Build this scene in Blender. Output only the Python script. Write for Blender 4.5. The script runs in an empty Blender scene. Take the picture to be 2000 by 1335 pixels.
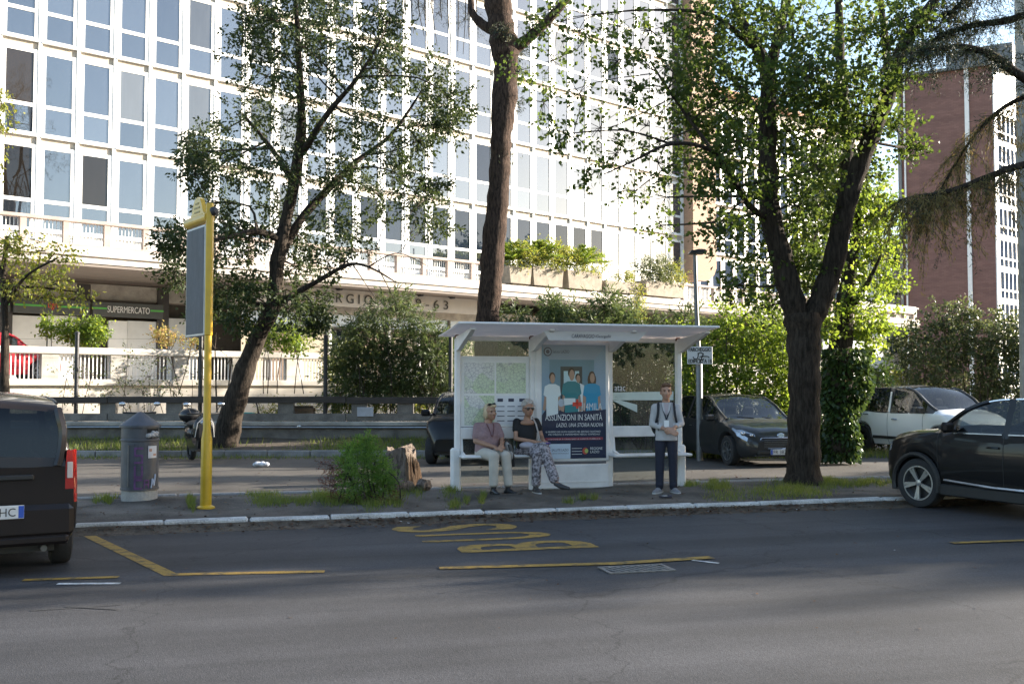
import bpy, math, random
import numpy as np
from mathutils import Vector, Matrix
R = math.radians
random.seed(7)
rng = np.random.default_rng(11)
scene = bpy.context.scene
COL = scene.collection

# ---------------------------------------------------------------- camera, sky, sun, exposure
CAM_H, PITCH, FPX = 1.72, R(2.52), 2000.0
cam_d = bpy.data.cameras.new('camera')
cam_d.lens = 36.0; cam_d.sensor_width = 36.0; cam_d.clip_end = 2000; cam_d.clip_start = 0.1
cam = bpy.data.objects.new('camera', cam_d); COL.objects.link(cam)
cam.location = (0, 0, CAM_H); cam.rotation_euler = (R(90) + PITCH, 0, 0)
scene.camera = cam
SUN_AZ, SUN_EL = 74.0, 15.5          # degrees to the right of straight ahead, above the horizon
w = bpy.data.worlds.new('World'); scene.world = w; w.use_nodes = True
nt = w.node_tree
bg = nt.nodes['Background']; bg.inputs['Strength'].default_value = 0.098
sky = nt.nodes.new('ShaderNodeTexSky'); sky.sky_type = 'NISHITA'; sky.sun_disc = False
sky.sun_elevation = R(SUN_EL); sky.sun_rotation = R(SUN_AZ)
sky.air_density = 1.0; sky.dust_density = 1.0; sky.ozone_density = 1.1
nt.links.new(sky.outputs[0], bg.inputs[0])
sun_d = bpy.data.lights.new('sun', 'SUN'); sun_d.energy = 5.0; sun_d.angle = R(0.55); sun_d.color = (1.0, 0.90, 0.76)
sun = bpy.data.objects.new('sun', sun_d); COL.objects.link(sun)
sv = Vector((math.sin(R(SUN_AZ)) * math.cos(R(SUN_EL)), math.cos(R(SUN_AZ)) * math.cos(R(SUN_EL)), math.sin(R(SUN_EL))))
sun.rotation_euler = sv.to_track_quat('Z', 'Y').to_euler()
sun.location = (40, 10, 40)
vs = scene.view_settings
vs.view_transform = 'Standard'; vs.look = 'None'; vs.exposure = 2.0; vs.gamma = 1.0; vs.use_curve_mapping = False

# ---------------------------------------------------------------- measuring helpers (photo pixel -> place)
def ray(px, py):
    u, v = px - 1000.0, 667.5 - py
    return Vector((u, FPX * math.cos(PITCH) - v * math.sin(PITCH), FPX * math.sin(PITCH) + v * math.cos(PITCH)))
def G(px, py, z=0.0):
    r = ray(px, py); k = (z - CAM_H) / r.z
    return Vector((r.x * k, r.y * k, z))
def PT(px, py, Y):
    r = ray(px, py); k = Y / r.y
    return Vector((r.x * k, Y, CAM_H + r.z * k))

# ---------------------------------------------------------------- materials
MATS = {}
def nodes_of(name):
    m = bpy.data.materials.new(name); m.use_nodes = True
    MATS[name] = m
    return m, m.node_tree, m.node_tree.nodes['Principled BSDF']
def tint(c, k): return tuple(min(1, max(0, x * k)) for x in c[:3]) + (1,)
def mat(name, col, rough=0.6, metal=0.0, var=0.18, vscale=3.0, bump=0.0, bscale=80.0, spec=0.5, coat=0.0, stretch=None,
        col2=None, lo=0.35, hi=0.65, detail=6.0, fine=0.0, fscale=400.0):
    if name in MATS: return MATS[name]
    m, t, p = nodes_of(name)
    N, L = t.nodes, t.links
    tc = N.new('ShaderNodeTexCoord'); mp = N.new('ShaderNodeMapping')
    L.new(tc.outputs['Object'], mp.inputs[0])
    if stretch: mp.inputs['Scale'].default_value = stretch
    nz = N.new('ShaderNodeTexNoise'); nz.inputs['Scale'].default_value = vscale; nz.inputs['Detail'].default_value = detail
    nz.inputs['Roughness'].default_value = 0.62
    L.new(mp.outputs[0], nz.inputs['Vector'])
    cr = N.new('ShaderNodeValToRGB')
    cr.color_ramp.elements[0].position = lo; cr.color_ramp.elements[1].position = hi
    cr.color_ramp.elements[0].color = tint(col, 1 - var); cr.color_ramp.elements[1].color = tint(col2, 1) if col2 else tint(col, 1 + var)
    L.new(nz.outputs['Fac'], cr.inputs[0])
    out = cr.outputs[0]
    if fine:
        n2 = N.new('ShaderNodeTexNoise'); n2.inputs['Scale'].default_value = fscale; n2.inputs['Detail'].default_value = 2
        L.new(mp.outputs[0], n2.inputs['Vector'])
        mx = N.new('ShaderNodeMix'); mx.data_type = 'RGBA'; mx.blend_type = 'OVERLAY'; mx.inputs['Factor'].default_value = fine
        L.new(out, mx.inputs[6]); L.new(n2.outputs['Fac'], mx.inputs[7]); out = mx.outputs[2]
    L.new(out, p.inputs['Base Color'])
    rr = N.new('ShaderNodeMapRange'); rr.inputs[3].default_value = max(0.02, rough - 0.08); rr.inputs[4].default_value = min(1, rough + 0.08)
    L.new(nz.outputs['Fac'], rr.inputs[0]); L.new(rr.outputs[0], p.inputs['Roughness'])
    p.inputs['Metallic'].default_value = metal
    p.inputs['Specular IOR Level'].default_value = spec
    p.inputs['Coat Weight'].default_value = coat; p.inputs['Coat Roughness'].default_value = 0.04
    if bump:
        n3 = N.new('ShaderNodeTexNoise'); n3.inputs['Scale'].default_value = bscale; n3.inputs['Detail'].default_value = 5
        L.new(mp.outputs[0], n3.inputs['Vector'])
        b = N.new('ShaderNodeBump'); b.inputs['Strength'].default_value = bump; b.inputs['Distance'].default_value = 0.02
        L.new(n3.outputs['Fac'], b.inputs['Height']); L.new(b.outputs[0], p.inputs['Normal'])
    return m
def leaf_mat(name, cols, trans=0.38, rough=0.45, tcol=None):
    m, t, p = nodes_of(name); N, L = t.nodes, t.links
    g = N.new('ShaderNodeNewGeometry'); cr = N.new('ShaderNodeValToRGB')
    e = cr.color_ramp.elements
    e[0].color = tint(cols[0], 1); e[1].color = tint(cols[-1], 1)
    for i, c in enumerate(cols[1:-1]):
        x = e.new((i + 1) / (len(cols) - 1)); x.color = tint(c, 1)
    L.new(g.outputs['Random Per Island'], cr.inputs[0])
    L.new(cr.outputs[0], p.inputs['Base Color']); p.inputs['Roughness'].default_value = rough; p.inputs['Specular IOR Level'].default_value = .3
    tr = N.new('ShaderNodeBsdfTranslucent'); hs = N.new('ShaderNodeHueSaturation')
    hs.inputs['Hue'].default_value = 0.47; hs.inputs['Saturation'].default_value = 1.1; hs.inputs['Value'].default_value = 2.6
    L.new(cr.outputs[0], hs.inputs['Color']); L.new(hs.outputs[0], tr.inputs[0])
    mx = N.new('ShaderNodeMixShader'); mx.inputs[0].default_value = trans
    L.new(p.outputs[0], mx.inputs[1]); L.new(tr.outputs[0], mx.inputs[2])
    L.new(mx.outputs[0], N['Material Output'].inputs[0])
    return m
def glass_mat(name, tintc, refl=0.06, dirt=0.0, dirtc=(.6, .6, .6), rough=0.02):
    m, t, p = nodes_of(name); N, L = t.nodes, t.links
    N.remove(p)
    tr = N.new('ShaderNodeBsdfTransparent'); tr.inputs[0].default_value = tint(tintc, 1)
    gl = N.new('ShaderNodeBsdfGlossy'); gl.inputs['Roughness'].default_value = rough
    lw = N.new('ShaderNodeLayerWeight'); lw.inputs[0].default_value = .5
    pw_ = N.new('ShaderNodeMath'); pw_.operation = 'POWER'; pw_.inputs[1].default_value = 4.5; L.new(lw.outputs['Facing'], pw_.inputs[0])
    ad = N.new('ShaderNodeMath'); ad.operation = 'MULTIPLY_ADD'; ad.use_clamp = True; ad.inputs[1].default_value = .9; ad.inputs[2].default_value = refl
    L.new(pw_.outputs[0], ad.inputs[0])
    mx = N.new('ShaderNodeMixShader'); L.new(ad.outputs[0], mx.inputs[0]); L.new(tr.outputs[0], mx.inputs[1]); L.new(gl.outputs[0], mx.inputs[2])
    out = mx
    if dirt:
        df = N.new('ShaderNodeBsdfDiffuse'); df.inputs[0].default_value = tint(dirtc, 1)
        tc = N.new('ShaderNodeTexCoord')
        nz = N.new('ShaderNodeTexNoise'); nz.inputs['Scale'].default_value = 2.2; nz.inputs['Detail'].default_value = 8
        L.new(tc.outputs['Object'], nz.inputs['Vector'])
        ml = N.new('ShaderNodeMath'); ml.operation = 'MULTIPLY'; ml.inputs[1].default_value = dirt * 2
        L.new(nz.outputs[0], ml.inputs[0])
        m2 = N.new('ShaderNodeMixShader'); L.new(ml.outputs[0], m2.inputs[0])
        L.new(mx.outputs[0], m2.inputs[1]); L.new(df.outputs[0], m2.inputs[2]); out = m2
    L.new(out.outputs[0], N['Material Output'].inputs[0])
    return m
def mirror_pane_mat(name, inner, fac, tintc=(.9, .93, 1)):
    # coated office glass: a dark room behind a reflecting coat, faint dust streaks
    m, t, p = nodes_of(name); N, L = t.nodes, t.links
    tc = N.new('ShaderNodeTexCoord'); mp = N.new('ShaderNodeMapping'); mp.inputs['Scale'].default_value = (3, 3, .4)
    L.new(tc.outputs['Object'], mp.inputs[0])
    nz = N.new('ShaderNodeTexNoise'); nz.inputs['Scale'].default_value = 1.6; nz.inputs['Detail'].default_value = 4
    L.new(mp.outputs[0], nz.inputs['Vector'])
    oi = N.new('ShaderNodeObjectInfo')
    cr = N.new('ShaderNodeValToRGB'); cr.color_ramp.elements[0].color = tint(inner, .3); cr.color_ramp.elements[1].color = tint(inner, 2.2)
    av = N.new('ShaderNodeMath'); av.operation = 'MULTIPLY_ADD'; av.inputs[1].default_value = .25
    L.new(nz.outputs[0], av.inputs[0]); 
    ov = N.new('ShaderNodeMath'); ov.operation = 'MULTIPLY'; ov.inputs[1].default_value = .6
    L.new(oi.outputs['Random'], ov.inputs[0]); L.new(ov.outputs[0], av.inputs[2])
    L.new(av.outputs[0], cr.inputs[0]); L.new(cr.outputs[0], p.inputs['Base Color']); p.inputs['Roughness'].default_value = .9; p.inputs['Specular IOR Level'].default_value = 0
    gl = N.new('ShaderNodeBsdfGlossy'); gl.inputs['Roughness'].default_value = .015; gl.inputs[0].default_value = tint(tintc, 1)
    mx = N.new('ShaderNodeMixShader'); mx.inputs[0].default_value = fac
    L.new(p.outputs[0], mx.inputs[1]); L.new(gl.outputs[0], mx.inputs[2]); L.new(mx.outputs[0], N['Material Output'].inputs[0])
    return m

# ---------------------------------------------------------------- mesh helpers
class MB:
    def __init__(s): s.v = []; s.f = []; s.m = []
    def add(s, vs, fs, mi=0):
        o = len(s.v); s.v.extend([tuple(x) for x in vs]); s.f.extend([tuple(i + o for i in f) for f in fs]); s.m.extend([mi] * len(fs)); return s
    def box(s, c, d, rz=0.0, mi=0, rx=0.0, ry=0.0, bev=0.0):
        h = [x / 2 for x in d]
        M = Matrix.Translation(Vector(c)) @ Matrix.Rotation(rz, 4, 'Z') @ Matrix.Rotation(ry, 4, 'Y') @ Matrix.Rotation(rx, 4, 'X')
        if bev:
            b = min(bev, min(h) * .9)
            pts = []
            for zz in (-1, 1):
                for (k, (ex, ey, ez)) in enumerate(((b, b, 0), (0, 0, b))):
                    pass
            # chamfered box: 24 vertices, three per corner
            idx = {}
            vs, fs = [], []
            for sx in (-1, 1):
                for sy in (-1, 1):
                    for sz in (-1, 1):
                        for a in range(3):
                            q = [sx * (h[0] - b), sy * (h[1] - b), sz * (h[2] - b)]
                            q[a] += (sx, sy, sz)[a] * b
                            idx[(sx, sy, sz, a)] = len(vs); vs.append(M @ Vector(q))
            for a in range(3):
                o1, o2 = [(1, 2), (2, 0), (0, 1)][a]
                for sg in (-1, 1):
                    ring = []
                    for (p, q) in ((-1, -1), (1, -1), (1, 1), (-1, 1)):
                        k = [0, 0, 0]; k[a] = sg; k[o1] = p; k[o2] = q
                        ring.append(idx[(*k, a)])
                    fs.append(ring if sg > 0 else ring[::-1])
                for (p, q) in ((-1, -1), (1, -1), (1, 1), (-1, 1)):
                    k0 = [0, 0, 0]; k1 = [0, 0, 0]
                    k0[a] = -1; k1[a] = 1; k0[o1] = k1[o1] = p; k0[o2] = k1[o2] = q
                    r = [idx[(*k0, o1)], idx[(*k1, o1)], idx[(*k1, o2)], idx[(*k0, o2)]]
                    fs.append(r if p * q > 0 else r[::-1])
            for sx in (-1, 1):
                for sy in (-1, 1):
                    for sz in (-1, 1):
                        r = [idx[(sx, sy, sz, a)] for a in range(3)]
                        fs.append(r if sx * sy * sz > 0 else r[::-1])
            return s.add(vs, fs, mi)
        vs = [M @ Vector((x * h[0], y * h[1], z * h[2])) for x in (-1, 1) for y in (-1, 1) for z in (-1, 1)]
        return s.add(vs, [(0, 1, 3, 2), (4, 6, 7, 5), (0, 4, 5, 1), (2, 3, 7, 6), (0, 2, 6, 4), (1, 5, 7, 3)], mi)
    def tube(s, pts, rad, n=8, mi=0, cap=True, wob=0.0):
        pts = [Vector(p) for p in pts]
        if not hasattr(rad, '__len__'): rad = [rad] * len(pts)
        rings = []; up = Vector((0, 0, 1)); prev = None
        for i, p in enumerate(pts):
            d = (pts[min(i + 1, len(pts) - 1)] - pts[max(i - 1, 0)])
            if d.length < 1e-9: d = Vector((0, 0, 1))
            d.normalize()
            if prev is None:
                a = d.orthogonal().normalized()
            else:
                a = (prev - d * prev.dot(d))
                a = a.normalized() if a.length > 1e-6 else d.orthogonal().normalized()
            prev = a; b = d.cross(a)
            ring = []
            for k in range(n):
                t = 2 * math.pi * k / n
                r = rad[i] * (1 + (random.uniform(-wob, wob) if wob else 0))
                ring.append(p + (a * math.cos(t) + b * math.sin(t)) * r)
            rings.append(ring)
        vs = [v for r in rings for v in r]; fs = []
        for i in range(len(rings) - 1):
            for k in range(n):
                k2 = (k + 1) % n
                fs.append((i * n + k, i * n + k2, (i + 1) * n + k2, (i + 1) * n + k))
        if cap:
            fs.append(tuple(range(n))[::-1]); fs.append(tuple((len(rings) - 1) * n + k for k in range(n)))
        return s.add(vs, fs, mi)
    def lathe(s, prof, n=20, c=(0, 0, 0), mi=0, M=None, sy=1.0, cap=True):
        vs = []; fs = []
        for (r, z) in prof:
            for k in range(n):
                t = 2 * math.pi * k / n
                q = Vector((c[0] + r * math.cos(t), c[1] + r * math.sin(t) * sy, c[2] + z))
                vs.append(M @ q if M else q)
        for i in range(len(prof) - 1):
            for k in range(n):
                k2 = (k + 1) % n
                fs.append((i * n + k, i * n + k2, (i + 1) * n + k2, (i + 1) * n + k))
        if cap: fs.append(tuple(range(n))[::-1]); fs.append(tuple((len(prof) - 1) * n + k for k in range(n)))
        return s.add(vs, fs, mi)
    def ell(s, c, r, n=12, mi=0, M=None):
        pr = []
        m = max(6, n // 2 + 2)
        for i in range(m + 1):
            t = -math.pi / 2 + math.pi * i / m
            pr.append((max(1e-4, math.cos(t)), math.sin(t)))
        Q = Matrix.Translation(Vector(c)) @ (M.to_4x4() if M else Matrix()) @ Matrix.Diagonal((*r, 1))
        return s.lathe(pr, n, mi=mi, M=Q)
    def prism(s, poly, f0, f1, mi=0):
        n = len(poly)
        vs = [f0(*p) for p in poly] + [f1(*p) for p in poly]
        fs = [tuple(range(n))[::-1], tuple(range(n, 2 * n))] + [(i, (i + 1) % n, n + (i + 1) % n, n + i) for i in range(n)]
        return s.add(vs, fs, mi)
    def mesh(s, name, mats, smooth=False, angle=None):
        me = bpy.data.meshes.new(name); me.from_pydata(s.v, [], s.f)
        for m in (mats if isinstance(mats, (list, tuple)) else [mats]): me.materials.append(m)
        if max(s.m or [0]) > 0: me.polygons.foreach_set('material_index', s.m)
        if smooth:
            me.polygons.foreach_set('use_smooth', [True] * len(me.polygons))
            me.set_sharp_from_angle(angle=R(angle or 40))
        me.update(); return me
    def build(s, name, mats, parent=None, smooth=False, angle=None, loc=None, rot=None):
        return place(name, s.mesh(name, mats, smooth, angle), parent, loc, rot)
def place(name, me, parent=None, loc=None, rot=None, sc=None):
    o = bpy.data.objects.new(name, me); COL.objects.link(o)
    if parent: o.parent = parent
    if loc is not None: o.location = loc
    if rot is not None: o.rotation_euler = rot
    if sc is not None: o.scale = sc
    return o
def tag(o, label=None, cat=None, group=None, kind=None):
    if label: o['label'] = label
    if cat: o['category'] = cat
    if group: o['group'] = group
    if kind: o['kind'] = kind
    return o
def thing(name, label, cat, loc=(0, 0, 0), rz=0.0, group=None):
    o = bpy.data.objects.new(name, None); COL.objects.link(o)
    o.empty_display_size = .2; o.location = loc; o.rotation_euler = (0, 0, rz)
    return tag(o, label, cat, group)
def struct(name, mb, m, smooth=False): return tag(mb.build(name, m, smooth=smooth), kind='structure')
def smooth_path(pts, k=4):
    """Catmull-Rom through rows of numbers"""
    P = np.array(pts, float); out = []
    for i in range(len(P) - 1):
        p0, p1, p2, p3 = P[max(i - 1, 0)], P[i], P[i + 1], P[min(i + 2, len(P) - 1)]
        for j in range(k):
            t = j / k
            out.append(.5 * ((2 * p1) + (-p0 + p2) * t + (2 * p0 - 5 * p1 + 4 * p2 - p3) * t * t + (-p0 + 3 * p1 - 3 * p2 + p3) * t ** 3))
    out.append(P[-1]); return np.array(out)

# ---------------------------------------------------------------- lettering (all words turned into meshes at once)
WORDS = ['BUS', 'S', 'U', 'B', 'tigre', 'SUPERMERCATO', 'VIA DEL GIORGIONE 59-63', 'CARAVAGGIO', '/Georgofili', '14MILA',
         'ASSUNZIONI IN SANIT\u00c0', 'LAZIO, UNA STORIA NUOVA', 'Salute LAZIO', 'SALUTE LAZIO', 'REGIONE', 'LAZIO', 'atac', 'ALTRE F',
         'PARCHEGGIO', 'EDIFICIO A 1B', '7HC', 'C', 'A', 'DB 147HC', 'FR 382TB', 'IL NUMERO DEI NUOVI ASSUNTI NEL SERVIZIO SANITARIO', 'PI\u00d9 MEDICI E INFERMIERI NEGLI OSPEDALI',
         'CONTINUA A CRESCERE LA SANIT\u00c0 PUBBLICA', 'IL SERVIZIO SANITARIO REGIONALE', 'G I O R G I O N E', 'V I A   D E L', '5 9 - 6 3', 'FERMATA']
TX = {}
def _make_words():
    obs = []
    for wd in WORDS:
        c = bpy.data.curves.new('word', 'FONT'); c.body = wd; c.size = 1.0; c.align_x = 'LEFT'; c.resolution_u = 3
        o = bpy.data.objects.new('word', c); COL.objects.link(o); obs.append(o)
    dg = bpy.context.evaluated_depsgraph_get()
    for wd, o in zip(WORDS, obs):
        me = bpy.data.meshes.new_from_object(o.evaluated_get(dg)); me.name = 'lettering'
        a = np.empty(len(me.vertices) * 3); me.vertices.foreach_get('co', a); a = a.reshape(-1, 3)
        TX[wd] = (a, [tuple(p.vertices) for p in me.polygons])
        c = o.data; bpy.data.objects.remove(o); bpy.data.curves.remove(c); bpy.data.meshes.remove(me)
_make_words()
def word(wd, m, parent, origin, xdir, ydir, width, height, thick=0.0, name='lettering', slant=0.0):
    """fit a word into width x height with its lower left corner at origin"""
    a, fs = TX[wd]
    lo, hi = a.min(0), a.max(0)
    n = (a[:, :2] - lo[:2]) / np.maximum(hi[:2] - lo[:2], 1e-6)
    x = n[:, 0] * width + n[:, 1] * slant; y = n[:, 1] * height
    O, X, Yd = np.array(origin, float), np.array(Vector(xdir).normalized()), np.array(Vector(ydir).normalized())
    Z = np.cross(X, Yd)
    P = O + np.outer(x, X) + np.outer(y, Yd)
    mb = MB()
    mb.add(P + Z * thick, fs)
    if thick:
        # side walls from boundary edges
        cnt = {}
        for f in fs:
            for i in range(len(f)):
                e = (f[i], f[(i + 1) % len(f)]); cnt[tuple(sorted(e))] = cnt.get(tuple(sorted(e)), 0) + 1
        n0 = len(P)
        side = []
        for f in fs:
            for i in range(len(f)):
                e = (f[i], f[(i + 1) % len(f)])
                if cnt[tuple(sorted(e))] == 1: side.append((e[0], e[1], e[1] + n0, e[0] + n0)[::-1])
        mb2 = MB(); mb2.add(np.vstack([P + Z * thick, P]), [tuple(f) for f in fs] + side); mb = mb2
    o = mb.build(name, m, parent)
    return o

# ---------------------------------------------------------------- leaves, twigs, trees
def np_mesh(name, V, nper, m, smooth=False):
    n = len(V) // nper
    me = bpy.data.meshes.new(name)
    me.vertices.add(len(V)); me.vertices.foreach_set('co', np.ascontiguousarray(V, np.float32).ravel())
    me.loops.add(n * nper); me.loops.foreach_set('vertex_index', np.arange(n * nper, dtype=np.int32))
    me.polygons.add(n); me.polygons.foreach_set('loop_start', np.arange(0, n * nper, nper, dtype=np.int32))
    try: me.polygons.foreach_set('loop_total', np.full(n, nper, dtype=np.int32))
    except Exception: pass
    me.materials.append(m); me.update(calc_edges=True); me.validate(); return me
def unit(a): return a / np.maximum(np.linalg.norm(a, axis=1, keepdims=True), 1e-9)
def leaf_verts(P, L, W, D=None, dirw=0.6, droop=0.15, cluster=None):
    """diamond leaves: P places, D preferred axis directions"""
    n = len(P)
    u = rng.normal(size=(n, 3))
    if D is not None: u = unit(u) * (1 - dirw) + D * dirw
    u[:, 2] -= droop
    u = unit(u)
    v = unit(np.cross(u, rng.normal(size=(n, 3))))
    w_ = np.cross(u, v)
    s = rng.uniform(.65, 1.25, size=(n, 1))
    L = L * s; W = W * s
    V = np.empty((n, 4, 3))
    V[:, 0] = P; V[:, 1] = P + u * L * .45 + v * W * .5 + w_ * W * .12
    V[:, 2] = P + u * L; V[:, 3] = P + u * L * .45 - v * W * .5 + w_ * W * .12
    return V.reshape(-1, 3)
def ball(n):
    d = unit(rng.normal(size=(n, 3))); return d * (rng.random((n, 1)) ** (1 / 2.4))
def sprigs(C, r, n_sprig, n_leaf, ln, squash=1.0, spread=.035):
    """leaf places on little sprays inside a ball (C, r): returns places, directions, spray start and end"""
    b = ball(n_sprig); b[:, 2] *= squash
    st = np.array(C) + b * r
    d = unit(b + rng.normal(size=b.shape) * .7 + np.array([0, 0, -.15]))
    en = st + d * ln * rng.uniform(.6, 1.3, size=(n_sprig, 1))
    t = rng.random((n_sprig, n_leaf, 1))
    P = st[:, None] + (en - st)[:, None] * t + rng.normal(size=(n_sprig, n_leaf, 3)) * spread
    D = np.repeat(d[:, None], n_leaf, 1)
    return P.reshape(-1, 3), D.reshape(-1, 3), st, en
def limb_mb(mb, pts, n=8, wob=.05, kk=4):
    q = smooth_path(pts, kk)
    P = q[:, :3]; r = q[:, 3]
    mb.tube([Vector(p) for p in P], list(np.maximum(r, .003)), n=n, wob=wob)
    return q
# ---------------------------------------------------------------- street frame
K1, K2 = G(145, 1023, .10), G(1740, 972, .10)
SD = (K2 - K1).normalized(); ALPHA = math.atan2(SD.y, SD.x); TN = Vector((-SD.y, SD.x, 0))
def S(s, t, z=0.0): return Vector((K1.x + SD.x * s + TN.x * t, K1.y + SD.y * s + TN.y * t, z))
def St(p):
    q = Vector((p[0] - K1.x, p[1] - K1.y, 0)); return q.dot(SD), q.dot(TN)

def asphalt(name, base, streak=0.0, patch=.25):
    m, t, p = nodes_of(name); N, L = t.nodes, t.links
    tc = N.new('ShaderNodeTexCoord'); mp = N.new('ShaderNodeMapping')
    mp.inputs['Rotation'].default_value = (0, 0, -ALPHA); L.new(tc.outputs['Object'], mp.inputs[0])
    big = N.new('ShaderNodeTexNoise'); big.inputs['Scale'].default_value = .5; big.inputs['Detail'].default_value = 7; big.inputs['Roughness'].default_value = .65
    L.new(mp.outputs[0], big.inputs['Vector'])
    cr = N.new('ShaderNodeValToRGB'); cr.color_ramp.elements[0].position = .3; cr.color_ramp.elements[1].position = .7
    cr.color_ramp.elements[0].color = tint(base, 1 - patch); cr.color_ramp.elements[1].color = tint(base, 1 + patch)
    L.new(big.outputs[0], cr.inputs[0]); out = cr.outputs[0]
    if streak:
        m2 = N.new('ShaderNodeMapping'); m2.inputs['Scale'].default_value = (.03, 1.3, 1); L.new(mp.outputs[0], m2.inputs[0])
        s2 = N.new('ShaderNodeTexNoise'); s2.inputs['Scale'].default_value = 1.2; s2.inputs['Detail'].default_value = 4; L.new(m2.outputs[0], s2.inputs['Vector'])
        r2 = N.new('ShaderNodeMapRange'); r2.inputs[1].default_value = .3; r2.inputs[2].default_value = .7; r2.inputs[3].default_value = 1 - streak; r2.inputs[4].default_value = 1 + streak
        L.new(s2.outputs[0], r2.inputs[0])
        mu = N.new('ShaderNodeMix'); mu.data_type = 'RGBA'; mu.blend_type = 'MULTIPLY'; mu.inputs['Factor'].default_value = 1
        L.new(out, mu.inputs[6]); L.new(r2.outputs[0], mu.inputs[7]); out = mu.outputs[2]
    # stone chippings, light and dark
    fine = N.new('ShaderNodeTexVoronoi'); fine.inputs['Scale'].default_value = 120; L.new(mp.outputs[0], fine.inputs['Vector'])
    sep = N.new('ShaderNodeSeparateColor'); L.new(fine.outputs['Color'], sep.inputs[0])
    r3 = N.new('ShaderNodeMapRange'); r3.inputs[3].default_value = .62; r3.inputs[4].default_value = 1.5; L.new(sep.outputs[0], r3.inputs[0])
    m3 = N.new('ShaderNodeMix'); m3.data_type = 'RGBA'; m3.blend_type = 'MULTIPLY'; m3.inputs['Factor'].default_value = .8
    L.new(out, m3.inputs[6]); L.new(r3.outputs[0], m3.inputs[7])
    # cracks
    cv = N.new('ShaderNodeTexVoronoi'); cv.feature = 'DISTANCE_TO_EDGE'; cv.inputs['Scale'].default_value = .28
    nd = N.new('ShaderNodeTexNoise'); nd.inputs['Scale'].default_value = 2.5; nd.inputs['Detail'].default_value = 6
    va = N.new('ShaderNodeVectorMath'); va.operation = 'MULTIPLY_ADD'; va.inputs[1].default_value = (.9, .9, 0)
    L.new(mp.outputs[0], nd.inputs['Vector']); L.new(nd.outputs['Color'], va.inputs[0]); L.new(mp.outputs[0], va.inputs[2]); L.new(va.outputs[0], cv.inputs['Vector'])
    rc = N.new('ShaderNodeMapRange'); rc.inputs[1].default_value = .0; rc.inputs[2].default_value = .006; rc.inputs[3].default_value = .55; rc.inputs[4].default_value = 1
    L.new(cv.outputs['Distance'], rc.inputs[0])
    m4 = N.new('ShaderNodeMix'); m4.data_type = 'RGBA'; m4.blend_type = 'MULTIPLY'; m4.inputs['Factor'].default_value = 1
    L.new(m3.outputs[2], m4.inputs[6]); L.new(rc.outputs[0], m4.inputs[7])
    L.new(m4.outputs[2], p.inputs['Base Color'])
    p.inputs['Roughness'].default_value = .78; p.inputs['Specular IOR Level'].default_value = .35
    b = N.new('ShaderNodeBump'); b.inputs['Strength'].default_value = .3; b.inputs['Distance'].default_value = .004
    L.new(fine.outputs['Distance'], b.inputs['Height']); L.new(b.outputs[0], p.inputs['Normal'])
    return m
M_ROAD = asphalt('road_asphalt', (.044, .044, .048), streak=.36)
M_LANE = asphalt('lane_asphalt', (.082, .074, .066), patch=.4)
M_PATCH = asphalt('patch_asphalt', (.045, .045, .047), patch=.15)
M_DIRT = mat('dirt_pavement', (.062, .053, .043), .95, var=.4, vscale=1.3, bump=.6, bscale=40, fine=.7, fscale=60, col2=(.14, .12, .10))
M_SOIL = mat('soil', (.09, .07, .05), .95, var=.35, vscale=4, bump=.8, bscale=30, fine=.6, fscale=80)
M_KERB = mat('kerb_paint', (.36, .35, .33), .8, var=.3, vscale=5, bump=.5, bscale=30, fine=.7, fscale=70, col2=(.60, .59, .57), lo=.3, hi=.6)
M_KERBG = mat('kerb_stone_grey', (.24, .23, .22), .85, var=.25, vscale=5, bump=.5, bscale=30, fine=.5, fscale=90)
M_YEL = mat('road_yellow', (.13, .095, .045), .8, var=.25, vscale=7, lo=.36, hi=.52, fine=.9, fscale=120, col2=(.33, .20, .035), detail=9)
M_WHITEROAD = mat('road_white', (.55, .55, .53), .75, var=.4, vscale=12, fine=.8, fscale=120)
M_CONC = mat('concrete', (.36, .34, .31), .85, var=.25, vscale=1.8, bump=.4, bscale=40, fine=.4, fscale=120)
M_CONCD = mat('weathered_concrete', (.17, .155, .14), .9, var=.35, vscale=2.2, bump=.5, bscale=30, fine=.5, fscale=90)
M_DARKWOOD = mat('dark_rail', (.06, .05, .045), .85, var=.35, vscale=4, stretch=(.4, 6, 6), bump=.4, bscale=30)
M_WALLW = mat('pale_plaster', (.48, .445, .395), .85, var=.12, vscale=.8, bump=.15, bscale=50, stretch=(1, 1, .35))
M_GREYMET = mat('grey_metal', (.16, .165, .17), .5, metal=.6, var=.15, vscale=8)
M_DARKMET = mat('dark_metal', (.045, .045, .048), .55, metal=.3, var=.25, vscale=8)
M_STEEL = mat('steel', (.45, .46, .48), .35, metal=.9, var=.12, vscale=9)

mb = MB(); mb.add([(-400, -250, -.06), (500, -250, -.06), (500, 600, -.06), (-400, 600, -.06)], [(0, 1, 2, 3)])
struct('ground', mb, mat('far_ground', (.13, .12, .10), .95, var=.3, vscale=.4))
mb = MB(); mb.add([S(-90, -16), S(170, -16), S(170, 0.02), S(-90, .02)], [(0, 1, 2, 3)])
road = struct('road', mb, M_ROAD)
# far pavement on the camera's side of the street
mb = MB(); mb.prism([(-90, -22), (170, -22), (170, -16), (-90, -16)], lambda a, b: S(a, b, -.05), lambda a, b: S(a, b, .12))
struct('pavement', mb, M_DIRT)
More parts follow.
